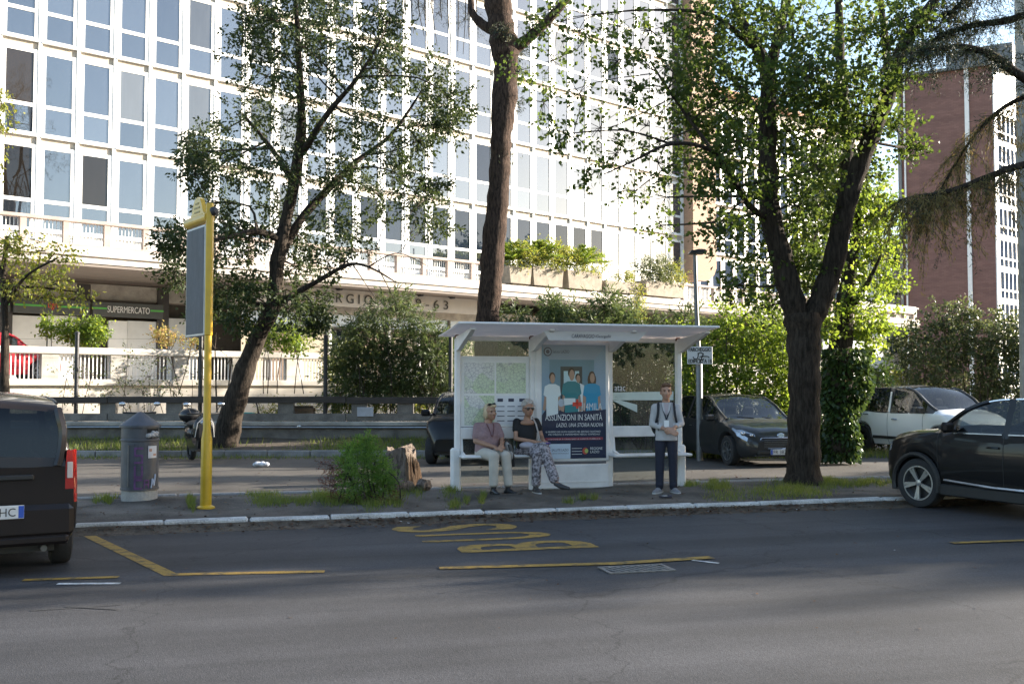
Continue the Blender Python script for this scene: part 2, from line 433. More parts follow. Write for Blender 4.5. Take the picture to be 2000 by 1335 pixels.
# island between the street and the lane behind it: gently lumpy sheet
mb = MB(); ns, ntt = 130, 9; vs_ = []
T0, T1 = .155, 2.95
def island_z(s, t):
    a = min(1, (t - T0) / .4) * min(1, max(0, (T1 - t)) / .4)
    return .098 + a * (.018 * math.sin(s * 1.9 + t * 2.3) + .014 * math.sin(s * 4.3 - t * 3.1) + .02)
for i in range(ns + 1):
    s_ = -14 + 60 * i / ns
    for j in range(ntt + 1):
        t_ = T0 + (T1 - T0) * j / ntt
        vs_.append(S(s_, t_, island_z(s_, t_)))
mb.add(vs_, [(i * (ntt + 1) + j, (i + 1) * (ntt + 1) + j, (i + 1) * (ntt + 1) + j + 1, i * (ntt + 1) + j + 1) for i in range(ns) for j in range(ntt)])
island = struct('pavement_island', mb, M_DIRT, smooth=True)
# kerb along the street, one stone at a time
kerb = thing('kerb', None, None); kerb['kind'] = 'structure'
kv = []
for v_ in range(3):
    mb = MB(); mb.box((0, 0, 0), (.985, .155, .24), bev=.014 + .006 * v_)
    me = mb.mesh('kerb_stone', M_KERB)
    for vtx in me.vertices: vtx.co += Vector((random.uniform(-.006, .006), random.uniform(-.006, .006), random.uniform(-.005, .005)))
    kv.append(me)
meg = MB().box((0, 0, 0), (.985, .155, .24), bev=.02).mesh('kerb_stone', M_KERBG)
for i in range(-8, 42):
    me = kv[i % 3]
    place('kerb_stone', me, kerb, S(i + .5, .0775, -.018 + random.uniform(-.006, .006)), (0, random.uniform(-.004, .004), ALPHA + random.uniform(-.006, .006)))
# dirt washed into the gutter
mb = MB(); vs_ = []
for i in range(181):
    s_ = -14 + i * .25; k = .75 + .35 * math.sin(s_ * 1.3) + .2 * math.sin(s_ * 3.1)
    vs_ += [S(s_, .003, .052 + .012 * k), S(s_, -.07, .03), S(s_, -.16 - .06 * k, .012), S(s_, -.26 - .12 * k, .002)]
mb.add(vs_, [(4 * i + j, 4 * i + j + 1, 4 * i + j + 5, 4 * i + j + 4) for i in range(180) for j in range(3)])
struct('gutter', mb, M_SOIL, smooth=True)
# rear edge of the island
rk = thing('rear_kerb', None, None); rk['kind'] = 'structure'
for i in range(-8, 30):
    place('kerb_stone', meg, rk, S(i + .5, 3.02, .005 + random.uniform(-.008, .004)), (0, 0, ALPHA + random.uniform(-.008, .008)))
# lane behind the island (parking), back kerb, bank
mb = MB(); mb.add([S(-60, 3.08, .105), S(150, 3.08, .105), (150, 75, .105), (-60, 75, .105)], [(0, 1, 2, 3)])
struct('lane', mb, M_LANE)
bk = thing('back_kerb', None, None); bk['kind'] = 'structure'
for i in range(-22, 3):
    place('kerb_stone', meg, bk, (i + .5 + .3, 24.0, .125 + random.uniform(-.008, .008)), (0, 0, random.uniform(-.01, .01)))
mb = MB(); nx, ny = 60, 6; vs_ = []
def bank_z(x, y):
    k = (y - 24.08) / 2.5
    return .2 + .2 * k + .02 * math.sin(x * 2.1) * math.sin(y * 3)
for i in range(nx + 1):
    for j in range(ny + 1):
        x, y = -26 + 29 * i / nx, 24.08 + 2.5 * j / ny
        vs_.append((x, y, bank_z(x, y)))
mb.add(vs_, [(i * (ny + 1) + j, (i + 1) * (ny + 1) + j, (i + 1) * (ny + 1) + j + 1, i * (ny + 1) + j + 1) for i in range(nx) for j in range(ny)])
bank = struct('grass_bank', mb, M_SOIL, smooth=True)

# ---------------------------------------------------------------- road markings
def sheet(name, quads, m, z=.004, parent=None, kind='structure'):
    mb = MB()
    for i, q in enumerate(quads): mb.add([Vector((p[0], p[1], z + i * .0015)) for p in q], [tuple(range(len(q)))])
    o = mb.build(name, m, parent)
    if kind and not parent: o['kind'] = kind
    return o
def stripe(p0, p1, wd):
    """a painted line between two ground points"""
    a, b = Vector(p0), Vector(p1); n = Vector((-(b - a).y, (b - a).x, 0)).normalized() * wd / 2
    return [a - n, b - n, b + n, a + n]
q = [stripe(G(172, 1045), G(335, 1123), .13), stripe(G(330, 1122), G(634, 1116), .12), stripe(G(45, 1133), G(232, 1127), .1),
     stripe(G(858, 1110), G(1190, 1101), .13), stripe(G(1185, 1102), G(1390, 1089), .14), stripe(G(1858, 1061), G(2120, 1052), .11)]
mk = sheet('bay_marking', q, M_YEL)
tag(mk, kind='structure')
# BUS, painted big, read from the traffic that comes along this side
def road_letter(ch, pa, pb, pc):
    """lower left, lower right, upper left corners in photo pixels, on the road"""
    a, fs = TX[ch]; lo, hi = a.min(0), a.max(0); n = (a[:, :2] - lo[:2]) / (hi[:2] - lo[:2])
    A, B, C = G(*pa), G(*pb), G(*pc)
    P = [A + (B - A) * x + (C - A) * y + Vector((0, 0, .004)) for x, y in n]
    return P, fs
mb = MB()
for ch, pa, pb, pc in (('B', (908, 1079), (930, 1071), (1172, 1072)), ('U', (832, 1059), (850, 1051), (1092, 1054)), ('S', (778, 1041), (794, 1033), (1022, 1038))):
    # each letter is about 0.45 m wide across the lane and long along it
    L_ = (G(*pc) - G(*pa)).length; A = G(*pa) + SD * L_
    X = -SD; Y_ = TN
    a, fs = TX[ch]; lo, hi = a.min(0), a.max(0); n = (a[:, :2] - lo[:2]) / (hi[:2] - lo[:2])
    P = [A + X * (L_ * y) + Y_ * (.56 * x) + Vector((0, 0, .004)) for x, y in n]
    for q_, (ox, oy) in enumerate(((0, 0), (.03, .007), (-.03, -.007))): mb.add([p_ + X * ox + Y_ * oy * 2 + Vector((0, 0, .0007 * q_)) for p_ in P], fs)
bus = mb.build('bus_lettering', M_YEL); bus['kind'] = 'structure'
# old repairs, white scraps of paint
def blob(c, a, b, n=14, rz=0):
    out = []
    for k in range(n):
        t = 2 * math.pi * k / n; r = random.uniform(.85, 1.12)
        x, y = a * r * math.cos(t), b * r * math.sin(t)
        out.append((c[0] + x * math.cos(rz) - y * math.sin(rz), c[1] + x * math.sin(rz) + y * math.cos(rz)))
    return out
pq = [stripe(G(60, 1192), G(236, 1180), .05), stripe(G(130, 1184), G(232, 1190), .04)]
tag(sheet('road_patch', pq, M_PATCH, .003), kind='structure')
q = [stripe(G(112, 1140), G(235, 1139), .07), stripe(G(1352, 1094), G(1404, 1100), .05)]
tag(sheet('white_marking', q, M_WHITEROAD, .0045), kind='structure')
# storm drain grating
gc = G(1243, 1112)
dr = thing('drain_grate', 'rusty iron drain grating set flush in the asphalt under the yellow line', 'drain', (gc.x, gc.y, 0.0), ALPHA)
mb = MB(); mb.box((0, 0, .004), (.66, .34, .006)); mb.build('drain_pit', mat('pit_black', (.012, .012, .012), .9), dr)
mb = MB()
for (x, y, a, b) in ((0, -.155, .66, .03), (0, .155, .66, .03), (-.315, 0, .03, .28), (.315, 0, .03, .28)): mb.box((x, y, .008), (a, b, .016))
M_IRON = mat('cast_iron', (.22, .215, .21), .55, metal=.5, var=.3, vscale=12)
mb.build('drain_frame', M_IRON, dr)
me = MB().box((0, 0, 0), (.028, .28, .012)).mesh('bar', M_IRON)
for k in range(8): place('bar', me, dr, (-.26 + k * .074, 0, .01), (0, 0, .35))

# ---------------------------------------------------------------- low wall and rail behind the bank
WY = 26.7
lw = thing('low_wall', 'long weathered grey concrete low wall with ledge behind the grass bank', 'wall', (0, WY, 0))
mb = MB(); mb.box((-9.5, 0, .35), (27, .22, .75)); mb.build('wall_body', M_CONCD, lw)
mb = MB(); mb.box((-9.5, -.06, .775), (27, .36, .1), bev=.015); mb.build('ledge', M_CONC, lw)
mb = MB(); mb.tube([(-23, -.2, .67), (-10, -.2, .69), (4, -.2, .67)], .028, 8); mb.build('pipe', M_STEEL, lw)
mb = MB(); mb.ell((PT(588, 829, WY).x, -.22, .7), (.06, .04, .06)); mb.build('pipe_joint', M_STEEL, lw)
rf = thing('plank_rail', 'dark wooden plank rail on short posts along the top of the low wall', 'railing', (0, WY + .15, 0))
me = MB().box((0, 0, 0), (3.1, .09, .17), bev=.01).mesh('plank', M_DARKWOOD)
for k in range(9): place('plank', me, rf, (-21.5 + k * 3.12, 0, 1.385 + random.uniform(-.012, .012)), (0, random.uniform(-.004, .004), 0))
me = MB().box((0, 0, 0), (3.1, .1, .2), bev=.01).mesh('plank', M_CONCD)
for k in range(9): place('plank', me, rf, (-21.5 + k * 3.12, 0.02, .93), (0, 0, 0))
me = MB().box((0, 0, 0), (.42, .14, .5), bev=.01).mesh('post', M_CONCD)
for px in (205, 335, 555, 700, 790): place('post', me, rf, (PT(px, 800, WY).x, .1, 1.1))
# thin dark posts with fence wire
fp = thing('wire_fence', 'thin dark metal fence posts with straining wires behind the plank rail', 'fence', (0, WY + .45, 0))
for px in (-70, 150, 392, 636, 880):
    x = PT(px, 700, WY + .45).x
    mb = MB(); mb.tube([(x, 0, .2), (x, 0, 3.15 if px != 636 else 3.1)], .055, 10); mb.lathe([(.065, 0), (.065, .05), (.0, .09)], 10, (x, 0, 3.12)); mb.build('post', M_DARKMET, fp, smooth=True)
mb = MB()
for z in (1.5, 2.0, 2.5, 3.0): mb.tube([(PT(-70, 700, WY).x, 0, z), (PT(880, 700, WY).x, 0, z)], .004, 4)
mb.build('wire', M_DARKMET, fp)
# ---------------------------------------------------------------- the office building
FDIR = Vector((.7475, .664, 0)).normalized(); FANG = math.atan2(FDIR.y, FDIR.x); FN = Vector((FDIR.y, -FDIR.x, 0))
A0 = Vector((-18.5, 37.0, 0))
def FL(px, py, n):
    """photo pixel on the plane parallel to the facade, n metres in front of it: (along, height)"""
    r = ray(px, py); C = Vector((0, 0, CAM_H))
    k = (FN.dot(A0) + n - FN.dot(C)) / FN.dot(r); p = C + r * k
    return FDIR.dot(p - A0), p.z
def FW(s, n, z=0.0): return A0 + FDIR * s + FN * n + Vector((0, 0, z))
M_FRAME = mat('white_frame', (.80, .80, .79), .45, var=.05, vscale=2)
M_SPAN = mat('cream_spandrel', (.43, .385, .33), .8, var=.12, vscale=1.5, bump=.1, bscale=40)
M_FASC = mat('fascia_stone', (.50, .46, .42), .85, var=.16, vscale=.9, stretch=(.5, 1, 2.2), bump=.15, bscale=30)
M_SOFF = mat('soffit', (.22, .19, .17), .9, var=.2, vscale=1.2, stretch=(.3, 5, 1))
M_PANE = mirror_pane_mat('office_glass', (.030, .038, .050), .20)
M_PANED = mirror_pane_mat('open_room', (.020, .017, .015), .05)
M_PANEB = mirror_pane_mat('blue_dark_reflection', (.012, .018, .03), .06); M_CURT = mirror_pane_mat('curtained_room', (.075, .08, .085), .13)  # dark blue glass; its tone also paints tree reflections on the first floor
bld = thing('office_building', 'long white office block with gridded windows and a planted balcony above shops', 'building', A0, FANG)
W = (FL(356, 300, 0)[0] - FL(74, 300, 0)[0]) / 4; S0 = FL(74, 300, 0)[0] - W * 3; NB = int(round((FL(1325, 300, 0)[0] - S0) / W)); S1 = S0 + W * NB
FZ = FL(35, 285, 0)[1] + .14; PER = FL(35, 98, 0)[1] - FL(35, 285, 0)[1]; NF = 6; Z0 = 6.55
def bx(name, c, d, m, parent=bld, kind=None, bev=0):
    o = MB().box(c, d, bev=bev).build(name, m, parent)
    if kind: o['kind'] = kind
    return o
bx('wall_core', ((S0 + S1) / 2, 6.3, 17.9), (S1 - S0 - .04, 12, 22.6), M_SPAN)
# window: frame with a sill, two panes
mb = MB(); ww = W - .1; hh = PER - .33
pw = W * .69; e = (ww - pw) / 2
for sx in (-1, 1): mb.box((sx * (pw / 2 + e / 2), 0, hh / 2), (e, .10, hh))
for z, h in ((.06, .12), (1.13, .14), (hh - .07, .14)): mb.box((0, 0.002, z), (pw, .09, h))
mb.box((0, -.05, -.02), (ww - .01, .16, .05))
WF = mb.mesh('window', M_FRAME)
PL = MB().box((0, 0, 0), (pw + .02, .02, .96)).mesh('pane', M_PANE)
PU = MB().box((0, 0, 0), (pw + .02, .02, hh - .14 - 1.2 + .02)).mesh('pane', M_PANE)
PUD = PU.copy(); PUD.materials.clear(); PUD.materials.append(M_PANED)
PLD = PL.copy(); PLD.materials.clear(); PLD.materials.append(M_PANED)
PUC = PU.copy(); PUC.materials.clear(); PUC.materials.append(M_CURT)
PUB = PU.copy(); PUB.materials.clear(); PUB.materials.append(M_PANEB)
SP = MB().box((0, 0, 0), (W - .12, .1, .27)).mesh('spandrel', M_SPAN)
def bay(px, py):
    s, z = FL(px, py, 0); return int((s - S0) // W), int(math.floor((z - (FZ - hh)) / PER))
DARK = {bay(35, 150), bay(35, 335), bay(187, 355)}; BLUE = {bay(938, 320), bay(1187, 135)}; B640, B940, B990, B1150 = [bay(x_, 450)[0] for x_ in (640, 940, 990, 1150)]
def window_at(parent, s, y, zb, key, tiltable=True):
    f = place('window', WF, parent, (s, y, zb))
    up = PUD if key in DARK else PUB if key in BLUE or (key[1] == 0 and (B640 <= key[0] <= B940 or B990 <= key[0] <= B1150) and random.random() < .9) else PUC if random.random() < .16 else PU  # first-floor run: darker pane colour stands in for reflected trees
    t = lambda: (random.gauss(0, .0035), 0, random.gauss(0, .004))
    place('pane', PL, f, (0, -.005, .6), t()); 
    place('pane', up, f, (0, -.005, 1.2 + (hh - .14 - 1.2) / 2), t())
for k in range(NB):
    s = S0 + W * (k + .5)
    for j in range(NF):
        zb = FZ + PER * j - hh
        window_at(bld, s, 0.0, zb, (k, j))
        place('spandrel', SP, bld, (s, .06, FZ + PER * j + .14 + .005))
MU = MB().box((0, 0, 0), (.13, .25, 29.2 - Z0)).mesh('mullion', M_FRAME)
for k in range(NB + 1): place('mullion', MU, bld, (S0 + W * k, .05, (29.2 + Z0) / 2))
bx('base_wall', ((S0 + S1) / 2, .08, (Z0 + FZ - hh) / 2 - .03), (S1 - S0, .1, FZ - hh - Z0 - .06), M_FRAME)
bx('roof_edge', ((S0 + S1) / 2, 6, 29.5), (S1 - S0 + .4, 13, .55), M_FASC)
# balcony slab, its fascia courses, soffit
SB0, SB1 = S0 - 6, 62.0; NE = 3.4
bx('balcony_slab', ((SB0 + SB1) / 2, -NE / 2 + .6, 6.30), (SB1 - SB0, NE + 1.2, .5), M_FASC)
bx('fascia_course', ((SB0 + SB1) / 2, -NE - .04, 6.44), (SB1 - SB0, .1, .3), M_FASC)
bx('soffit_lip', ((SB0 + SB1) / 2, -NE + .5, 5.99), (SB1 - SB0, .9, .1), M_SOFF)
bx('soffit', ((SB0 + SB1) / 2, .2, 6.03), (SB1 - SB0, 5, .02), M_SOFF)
# concrete handrail, posts and white bars
sr1 = FL(940, 500, NE)[0]; sq0 = FL(1335, 540, NE)[0]
M_RAILC = mat('rail_stone', (.40, .33, .29), .85, var=.15, vscale=2, bump=.2, bscale=40)
for a, b in ((SB0, sr1), (sq0, SB1)):
    bx('handrail', ((a + b) / 2, -NE + .1, 7.50), (b - a, .26, .13), M_RAILC, bev=.02)
    bx('kerb_course', ((a + b) / 2, -NE + .1, 6.63), (b - a, .22, .12), M_RAILC)
PO = MB().box((0, 0, 0), (.2, .2, .78)).mesh('rail_post', M_RAILC)
s = FL(46, 430, NE)[0] - 1.4 * 5
while s < SB1:
    if s < sr1 or s > sq0: place('rail_post', PO, bld, (s, -NE + .1, 7.06))
    s += 1.4
mb = MB(); s = SB0
while s < SB1:
    if s < sr1 or s > sq0: mb.box((s, -NE + .16, 7.06), (.022, .022, .76))
    s += .125
o = mb.build('railing_bar', M_FRAME, bld); o['kind'] = 'stuff'
# recessed shop level (left) and the forward bay with the street name (right)
sdiv = FL(452, 600, .4)[0]
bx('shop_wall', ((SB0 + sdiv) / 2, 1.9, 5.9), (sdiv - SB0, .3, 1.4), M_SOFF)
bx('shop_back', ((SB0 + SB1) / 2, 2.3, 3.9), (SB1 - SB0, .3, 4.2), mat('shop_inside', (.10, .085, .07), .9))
zt_sign = FL(150, 587, -1.6)[1]; zb_sign = FL(150, 616, -1.6)[1]
bx('lintel_beam', ((SB0 + sdiv) / 2, 1.72, zt_sign + .42), (sdiv - SB0, .12, .6), M_CONC)
M_SHUT = mat('white_shop_panel', (.66, .66, .65), .5, var=.06, vscale=2)
M_SHOPF = mat('shop_frame', (.05, .045, .045), .5, var=.1)
pier = MB().box((0, 0, 0), (.5, .3, 4.4)).mesh('shop_pier', M_SHOPF)
for px in (10, 163, 318): place('shop_pier', pier, bld, (FL(px, 650, -1.6)[0], 1.75, 3.6))
for (a, b, zt) in ((22, 92, 616), (95, 156, 616), (250, 310, 627), (326, 385, 622), (-90, 4, 612)):
    sa, sb = FL(a, 650, -1.6)[0], FL(b, 650, -1.6)[0]; z1 = FL((a + b) / 2, zt, -1.6)[1]
    bx('shop_panel', ((sa + sb) / 2, 1.72, (1.9 + z1) / 2), (sb - sa, .08, z1 - 1.9), M_SHUT)
sa, sb = FL(213, 650, -1.6)[0], FL(249, 650, -1.6)[0]; z1 = FL(230, 626, -1.6)[1]
dd = bx('door', ((sa + sb) / 2, 1.70, (1.9 + z1) / 2), (sb - sa, .1, z1 - 1.9), M_FRAME)
bx('door_glass', (0, -.055, .1), (sb - sa - .22, .02, z1 - 1.9 - .5), M_PANED, dd)
mb = MB(); mb.lathe([(.13, 0), (.13, .01)], 20, M=Matrix.Rotation(R(90), 4, 'X')); mb.build('sticker', M_SHUT, dd, loc=(-.02, -.07, -.35))
# supermarket signs
M_SIGNG = mat('sign_grey', (.075, .08, .08), .5, var=.1); M_GREEN = mat('sign_green', (.10, .42, .08), .5, var=.05)
M_RED = mat('sign_red', (.62, .09, .03), .5, var=.05); M_SIGNW = mat('sign_white', (.78, .78, .78), .5, var=.03)
def shop_sign(px0, px1, label):
    sa, sb = FL(px0, 600, -1.45)[0], FL(px1, 600, -1.45)[0]
    t = thing('shop_sign', label, 'sign', FW(sa, -1.45, zb_sign), FANG, 'grey sign boards over the supermarket')
    MB().box(((sb - sa) / 2, 0, (zt_sign - zb_sign) / 2), (sb - sa - .04, .12, zt_sign - zb_sign), bev=.01).build('board', M_SIGNG, t)
    return t, sb - sa
hs = zt_sign - zb_sign
t, L0 = shop_sign(24, 176, 'grey sign board with a green line and a red word over white shop panels'); 
MB().box((L0 * .22, -.066, hs * .52), (L0 * .40, .01, .07)).build('stripe', M_GREEN, t)
MB().box((L0 * .79, -.066, hs * .52), (L0 * .38, .01, .07)).build('stripe', M_GREEN, t)
word('tigre', M_RED, t, (L0 * .435, -.065, hs * .28), (1, 0, 0), (0, 0, 1), L0 * .155, hs * .52, .012)
t, L0 = shop_sign(179, 319, 'grey sign board with white word SUPERMERCATO and a green line')
MB().box((L0 * .1, -.066, hs * .55), (L0 * .2, .01, .07)).build('stripe', M_GREEN, t)
MB().box((L0 * .9, -.066, hs * .55), (L0 * .19, .01, .07)).build('stripe', M_GREEN, t)
word('SUPERMERCATO', M_SIGNW, t, (L0 * .205, -.065, hs * .30), (1, 0, 0), (0, 0, 1), L0 * .59, hs * .44, .012)
t, L0 = shop_sign(-120, 20, 'grey sign board with only a plain green line at the photo edge')
MB().box((L0 * .5, -.066, hs * .52), (L0 * .96, .01, .07)).build('stripe', M_GREEN, t)
# name board over the entrance
n_ = 1.6
sa, zt = FL(452, 552, n_); sb, _ = FL(930, 583, n_); zb = FL(650, 597, n_)[1]; zt = FL(650, 565, n_)[1]
nb = thing('name_board', 'pale stone name board with widely spaced dark letters under the balcony', 'sign', FW(sa, n_, zb), FANG)
MB().box(((sb - sa) / 2, 0, (zt - zb) / 2), (sb - sa, .14, zt - zb)).build('board', mat('pale_board', (.52, .49, .46), .8, var=.08, vscale=1), nb)
M_LET = mat('letter_black', (.03, .03, .03), .5)
hb = zt - zb
def board_word(wd, pa, pb):
    x0, x1 = FL(pa, 580, n_)[0] - sa, FL(pb, 580, n_)[0] - sa
    word(wd, M_LET, nb, (x0, -.085, hb * .2), (1, 0, 0), (0, 0, 1), x1 - x0, hb * .58, .02)
board_word('V I A   D E L', 490, 600); board_word('G I O R G I O N E', 575 if False else 590, 766); board_word('5 9 - 6 3', 790, 873)
for px in (656, 740, 814, 876):
    s_, _z = FL(px, 560, n_); mb = MB(); mb.box((s_ - sa, -.3, hb + .02), (.16, .3, .16), bev=.02); mb.box((s_ - sa, -.1, hb + .04), (.05, .2, .05)); mb.build('floodlight', M_DARKMET, nb)
# glazing of the forward bay
bx('entrance_beam', ((sdiv + SB1) / 2, -.4, FL(650, 603, .4)[1]), (SB1 - sdiv, .3, .5), M_CONC)
zg = FL(650, 612, .4)[1]; zm = FL(650, 640, .4)[1]
M_FROST = mat('frosted_glass', (.55, .63, .72), .25, var=.08, vscale=2)
M_TAN = mat('blind_tan', (.30, .26, .20), .8, var=.12, vscale=2); M_BRN = mat('blind_brown', (.14, .10, .075), .8, var=.15)
px = 470; i = 0
while px < 1300:
    a, b = FL(px, 640, .4)[0], FL(px + 58, 640, .4)[0]
    bx('transom_light', ((a + b) / 2, -.36, (zg + zm) / 2), (b - a - .12, .05, zg - zm), M_FROST)
    bx('shop_window', ((a + b) / 2, -.34, (zm + 1.9) / 2 - .04), (b - a - .1, .05, zm - 1.98), (M_TAN, M_BRN, M_TAN, M_PANEB, M_BRN)[i % 5])
    bx('shop_mullion', (b, -.4, (zg + 1.9) / 2), (.12, .16, zg - 1.9), M_FRAME if i % 3 else M_SHOPF)
    px += 58; i += 1
bx('shop_sill', ((sdiv + SB1) / 2, -.4, zm + .0), (SB1 - sdiv, .12, .1), M_SHOPF)
# brown pier at the end of the facade, second block behind it
M_BROWN = mat('brown_tiles', (.30, .20, .14), .8, var=.2, vscale=3, stretch=(1, 1, 9), bump=.2, bscale=60)
ts = thing('stair_tower', 'brown tiled stair tower with rounded foot at the end of the white facade', 'tower', FW(S1, 0, 0), FANG)
zlo = FL(1350, 545, 1.0)[1]
mb = MB(); b_ = 2.35; mb.prism([(.05, zlo + 1), (.05, 28.6), (b_, 28.6), (b_, zlo + .9), (b_ - .25, zlo + .45), (b_ - .7, zlo + .12), (b_ - 1.2, zlo), (.3, zlo), (.1, zlo + .3)], lambda a, z: (a, -.8, z), lambda a, z: (a, 6, z)); mb.build('shaft', M_BROWN, ts)
me = MB().box((0, 0, 0), (b_ - .1, .02, .03)).mesh('course', M_SOFF)
for k in range(14): place('course', me, ts, (b_ / 2, -.81, zlo + 2 + k * 1.5))
zr2 = FL(1420, 188, -4)[1]
s2a, s2b = S1 + 2.4, FL(1694, 400, -4)[0]
b2 = thing('rear_office_block', 'second white office block with dark blue windows set back behind the stair tower', 'building', FW(0, -4, 0), FANG)
MB().box(((s2a + s2b) / 2, 5.5, (6.5 + zr2) / 2), (s2b - s2a, 10.8, zr2 - 6.5)).build('wall_core', M_SPAN, b2)
MB().box(((s2a + s2b) / 2, 5.5, zr2 + .2), (s2b - s2a + .6, 11.6, .4)).build('roof_edge', mat('roof_tile', (.36, .2, .13), .85, var=.2), b2)
M_PANE2 = mat('dark_office_glass', (.03, .042, .065), .9, var=.4, vscale=.6, spec=0.0)
WF2 = WF; PU2 = PU.copy(); PU2.materials.clear(); PU2.materials.append(M_PANE2)
PL2 = PL.copy(); PL2.materials.clear(); PL2.materials.append(M_PANE2)
k = 0
while s2a + W * (k + 1) < s2b:
    for j in range(int((zr2 - FZ + PER) // PER)):
        f = place('window', WF2, b2, (s2a + W * (k + .5), .0, FZ + PER * j - hh))
        place('pane', PL2, f, (0, .03, .6)); place('pane', PU2, f, (0, .03, 1.2 + (hh - .14 - 1.2) / 2))
    k += 1
# low wing at the right end: canopy slab, dark strip windows, ramp rail
lo = thing('low_wing', 'low pale wing with an overhanging flat canopy right of the ivy trunk', 'building', FW(0, 0, 0), FANG)
sa, z1 = FL(1640, 600, NE); sb, _ = FL(1788, 612, NE)
MB().box(((sa + sb) / 2, -1, (FL(1760, 612, NE)[1] + FL(1760, 596, NE)[1]) / 2 ), (sb - sa, 5, .55), bev=.03).build('canopy', M_FASC, lo)
zc = FL(1760, 612, NE)[1]
MB().box(((sa + sb) / 2 - 1.5, 0, zc - .55), (sb - sa - 3, 4, .8)).build('upper_wall', M_WALLW, lo)
MB().box(((sa + sb) / 2 - 2, .3, zc - 1.5), (sb - sa - 3, 4, 1.1)).build('strip_window', M_PANE2, lo)
MB().box(((sa + sb) / 2 - 1.2, .2, zc - 2.6), (sb - sa - 2.4, 4.6, 1.1)).build('band', mat('blue_grey_band', (.30, .33, .37), .7, var=.1), lo)
MB().box(((sa + sb) / 2 - 2, .5, (zc - 3.1) / 2), (sb - sa - 4, 4, zc - 3.1)).build('garage_wall', mat('garage_grey', (.12, .12, .125), .8, var=.2), lo)  # plain dark grey wall colour
# far white block seen between the trees
fb = thing('far_office_block', 'distant white block with rows of small windows between ivy tree and brick tower', 'building', PT(1700, 600, 110) * 1.0, R(34))
fb.location.z = 0
MB().box((4.2, 4, 9.0), (8.4, 8, 18)).build('wall', M_FRAME, fb)
wm = MB().box((0, 0, 0), (.8, .12, 1.5)).mesh('window', M_PANE2)
for k in range(7):
    for j in range(5): place('window', wm, fb, (.8 + k * 1.15, -.02, 3 + j * 3.2))
# ---------------------------------------------------------------- brick tower
M_BRICK, t_, p_ = nodes_of('tower_brick'); N, L = t_.nodes, t_.links
tc = N.new('ShaderNodeTexCoord'); mp = N.new('ShaderNodeMapping'); L.new(tc.outputs['Object'], mp.inputs[0]); mp.inputs['Rotation'].default_value = (R(90), 0, 0)
br = N.new('ShaderNodeTexBrick'); br.inputs['Scale'].default_value = 1; br.inputs['Brick Width'].default_value = .5; br.inputs['Row Height'].default_value = .16; br.inputs['Mortar Size'].default_value = .012
br.inputs['Color1'].default_value = (.225, .125, .106, 1); br.inputs['Color2'].default_value = (.18, .098, .084, 1); br.inputs['Mortar'].default_value = (.16, .085, .07, 1)
L.new(mp.outputs[0], br.inputs[0])
nz = N.new('ShaderNodeTexNoise'); nz.inputs['Scale'].default_value = .5; nz.inputs['Detail'].default_value = 5; mp2 = N.new('ShaderNodeMapping'); mp2.inputs['Scale'].default_value = (.3, .3, 2.5); L.new(tc.outputs['Object'], mp2.inputs[0]); L.new(mp2.outputs[0], nz.inputs[0])
mr = N.new('ShaderNodeMapRange'); mr.inputs[3].default_value = .65; mr.inputs[4].default_value = 1.35; L.new(nz.outputs[0], mr.inputs[0])
mu = N.new('ShaderNodeMix'); mu.data_type = 'RGBA'; mu.blend_type = 'MULTIPLY'; mu.inputs['Factor'].default_value = 1; L.new(br.outputs[0], mu.inputs[6]); L.new(mr.outputs[0], mu.inputs[7]); L.new(mu.outputs[2], p_.inputs['Base Color']); p_.inputs['Roughness'].default_value = .85
TY = 105.0
c0 = PT(1947, 600, TY); left_d = Vector((-.862, .507, 0)); ba = math.atan2(-left_d.y, -left_d.x)
ztop = PT(1947, 128, TY).z
bt = thing('brick_tower', 'tall reddish brick tower with white downpipes and a gridded window side', 'building', (c0.x, c0.y, 0), ba)
tl = Vector((PT(1766, 300, TY + 5).x, TY + 5, 0)); wl = 9.4
r_loc = Matrix.Rotation(-ba, 3, 'Z') @ FDIR        # window side direction in the tower's frame
P = [(-wl, 0), (0, 0), (r_loc.x * 16, r_loc.y * 16), (r_loc.x * 16 - wl, r_loc.y * 16)]
mb = MB(); mb.prism(P, lambda x, y: (x, y, 0), lambda x, y: (x, y, ztop)); mb.build('brick_shaft', M_BRICK, bt)
for x, wd_, m in ((-wl + .25, .28, M_GREYMET), (-wl + .75, .16, M_FRAME), (-2.45, .42, M_FRAME)):
    MB().box((x, -.12, ztop / 2), (wd_, .24, ztop)).build('downpipe', m, bt)
MB().box((-wl / 2, 4, ztop + .15), (wl + .3, 9, .3)).build('coping', M_GREYMET, bt)
mb = MB(); mb.prism([(-4.6, 1.5), (r_loc.x * 6, 1.5), (r_loc.x * 8, 8), (-4.6, 8)], lambda x, y: (x, y, ztop), lambda x, y: (x, y, ztop + 2.6)); mb.build('roof_room', M_GREYMET, bt)
g = bpy.data.objects.new('window_wall', None)
th2 = math.atan2(r_loc.y, r_loc.x)
mb = MB(); mb.box((7.6, 0, ztop / 2), (15.6, .3, ztop)); gw = mb.build('window_wall', M_FRAME, bt, rot=(0, 0, th2), loc=(r_loc.x * .2, r_loc.y * .2, 0))
wm2 = MB().box((0, 0, 0), (.72, .1, 1.75)).mesh('window', M_PANE2); wm3 = MB().box((0, 0, 0), (.72, .1, .72)).mesh('window', M_PANE2)
for k in range(14):
    for j in range(9):
        z = 2.4 + j * 3.3
        place('window', wm2, gw, (.95 + k * 1.03, -.13, z + .45)); place('window', wm3, gw, (.95 + k * 1.03, -.13, z - 1.0))

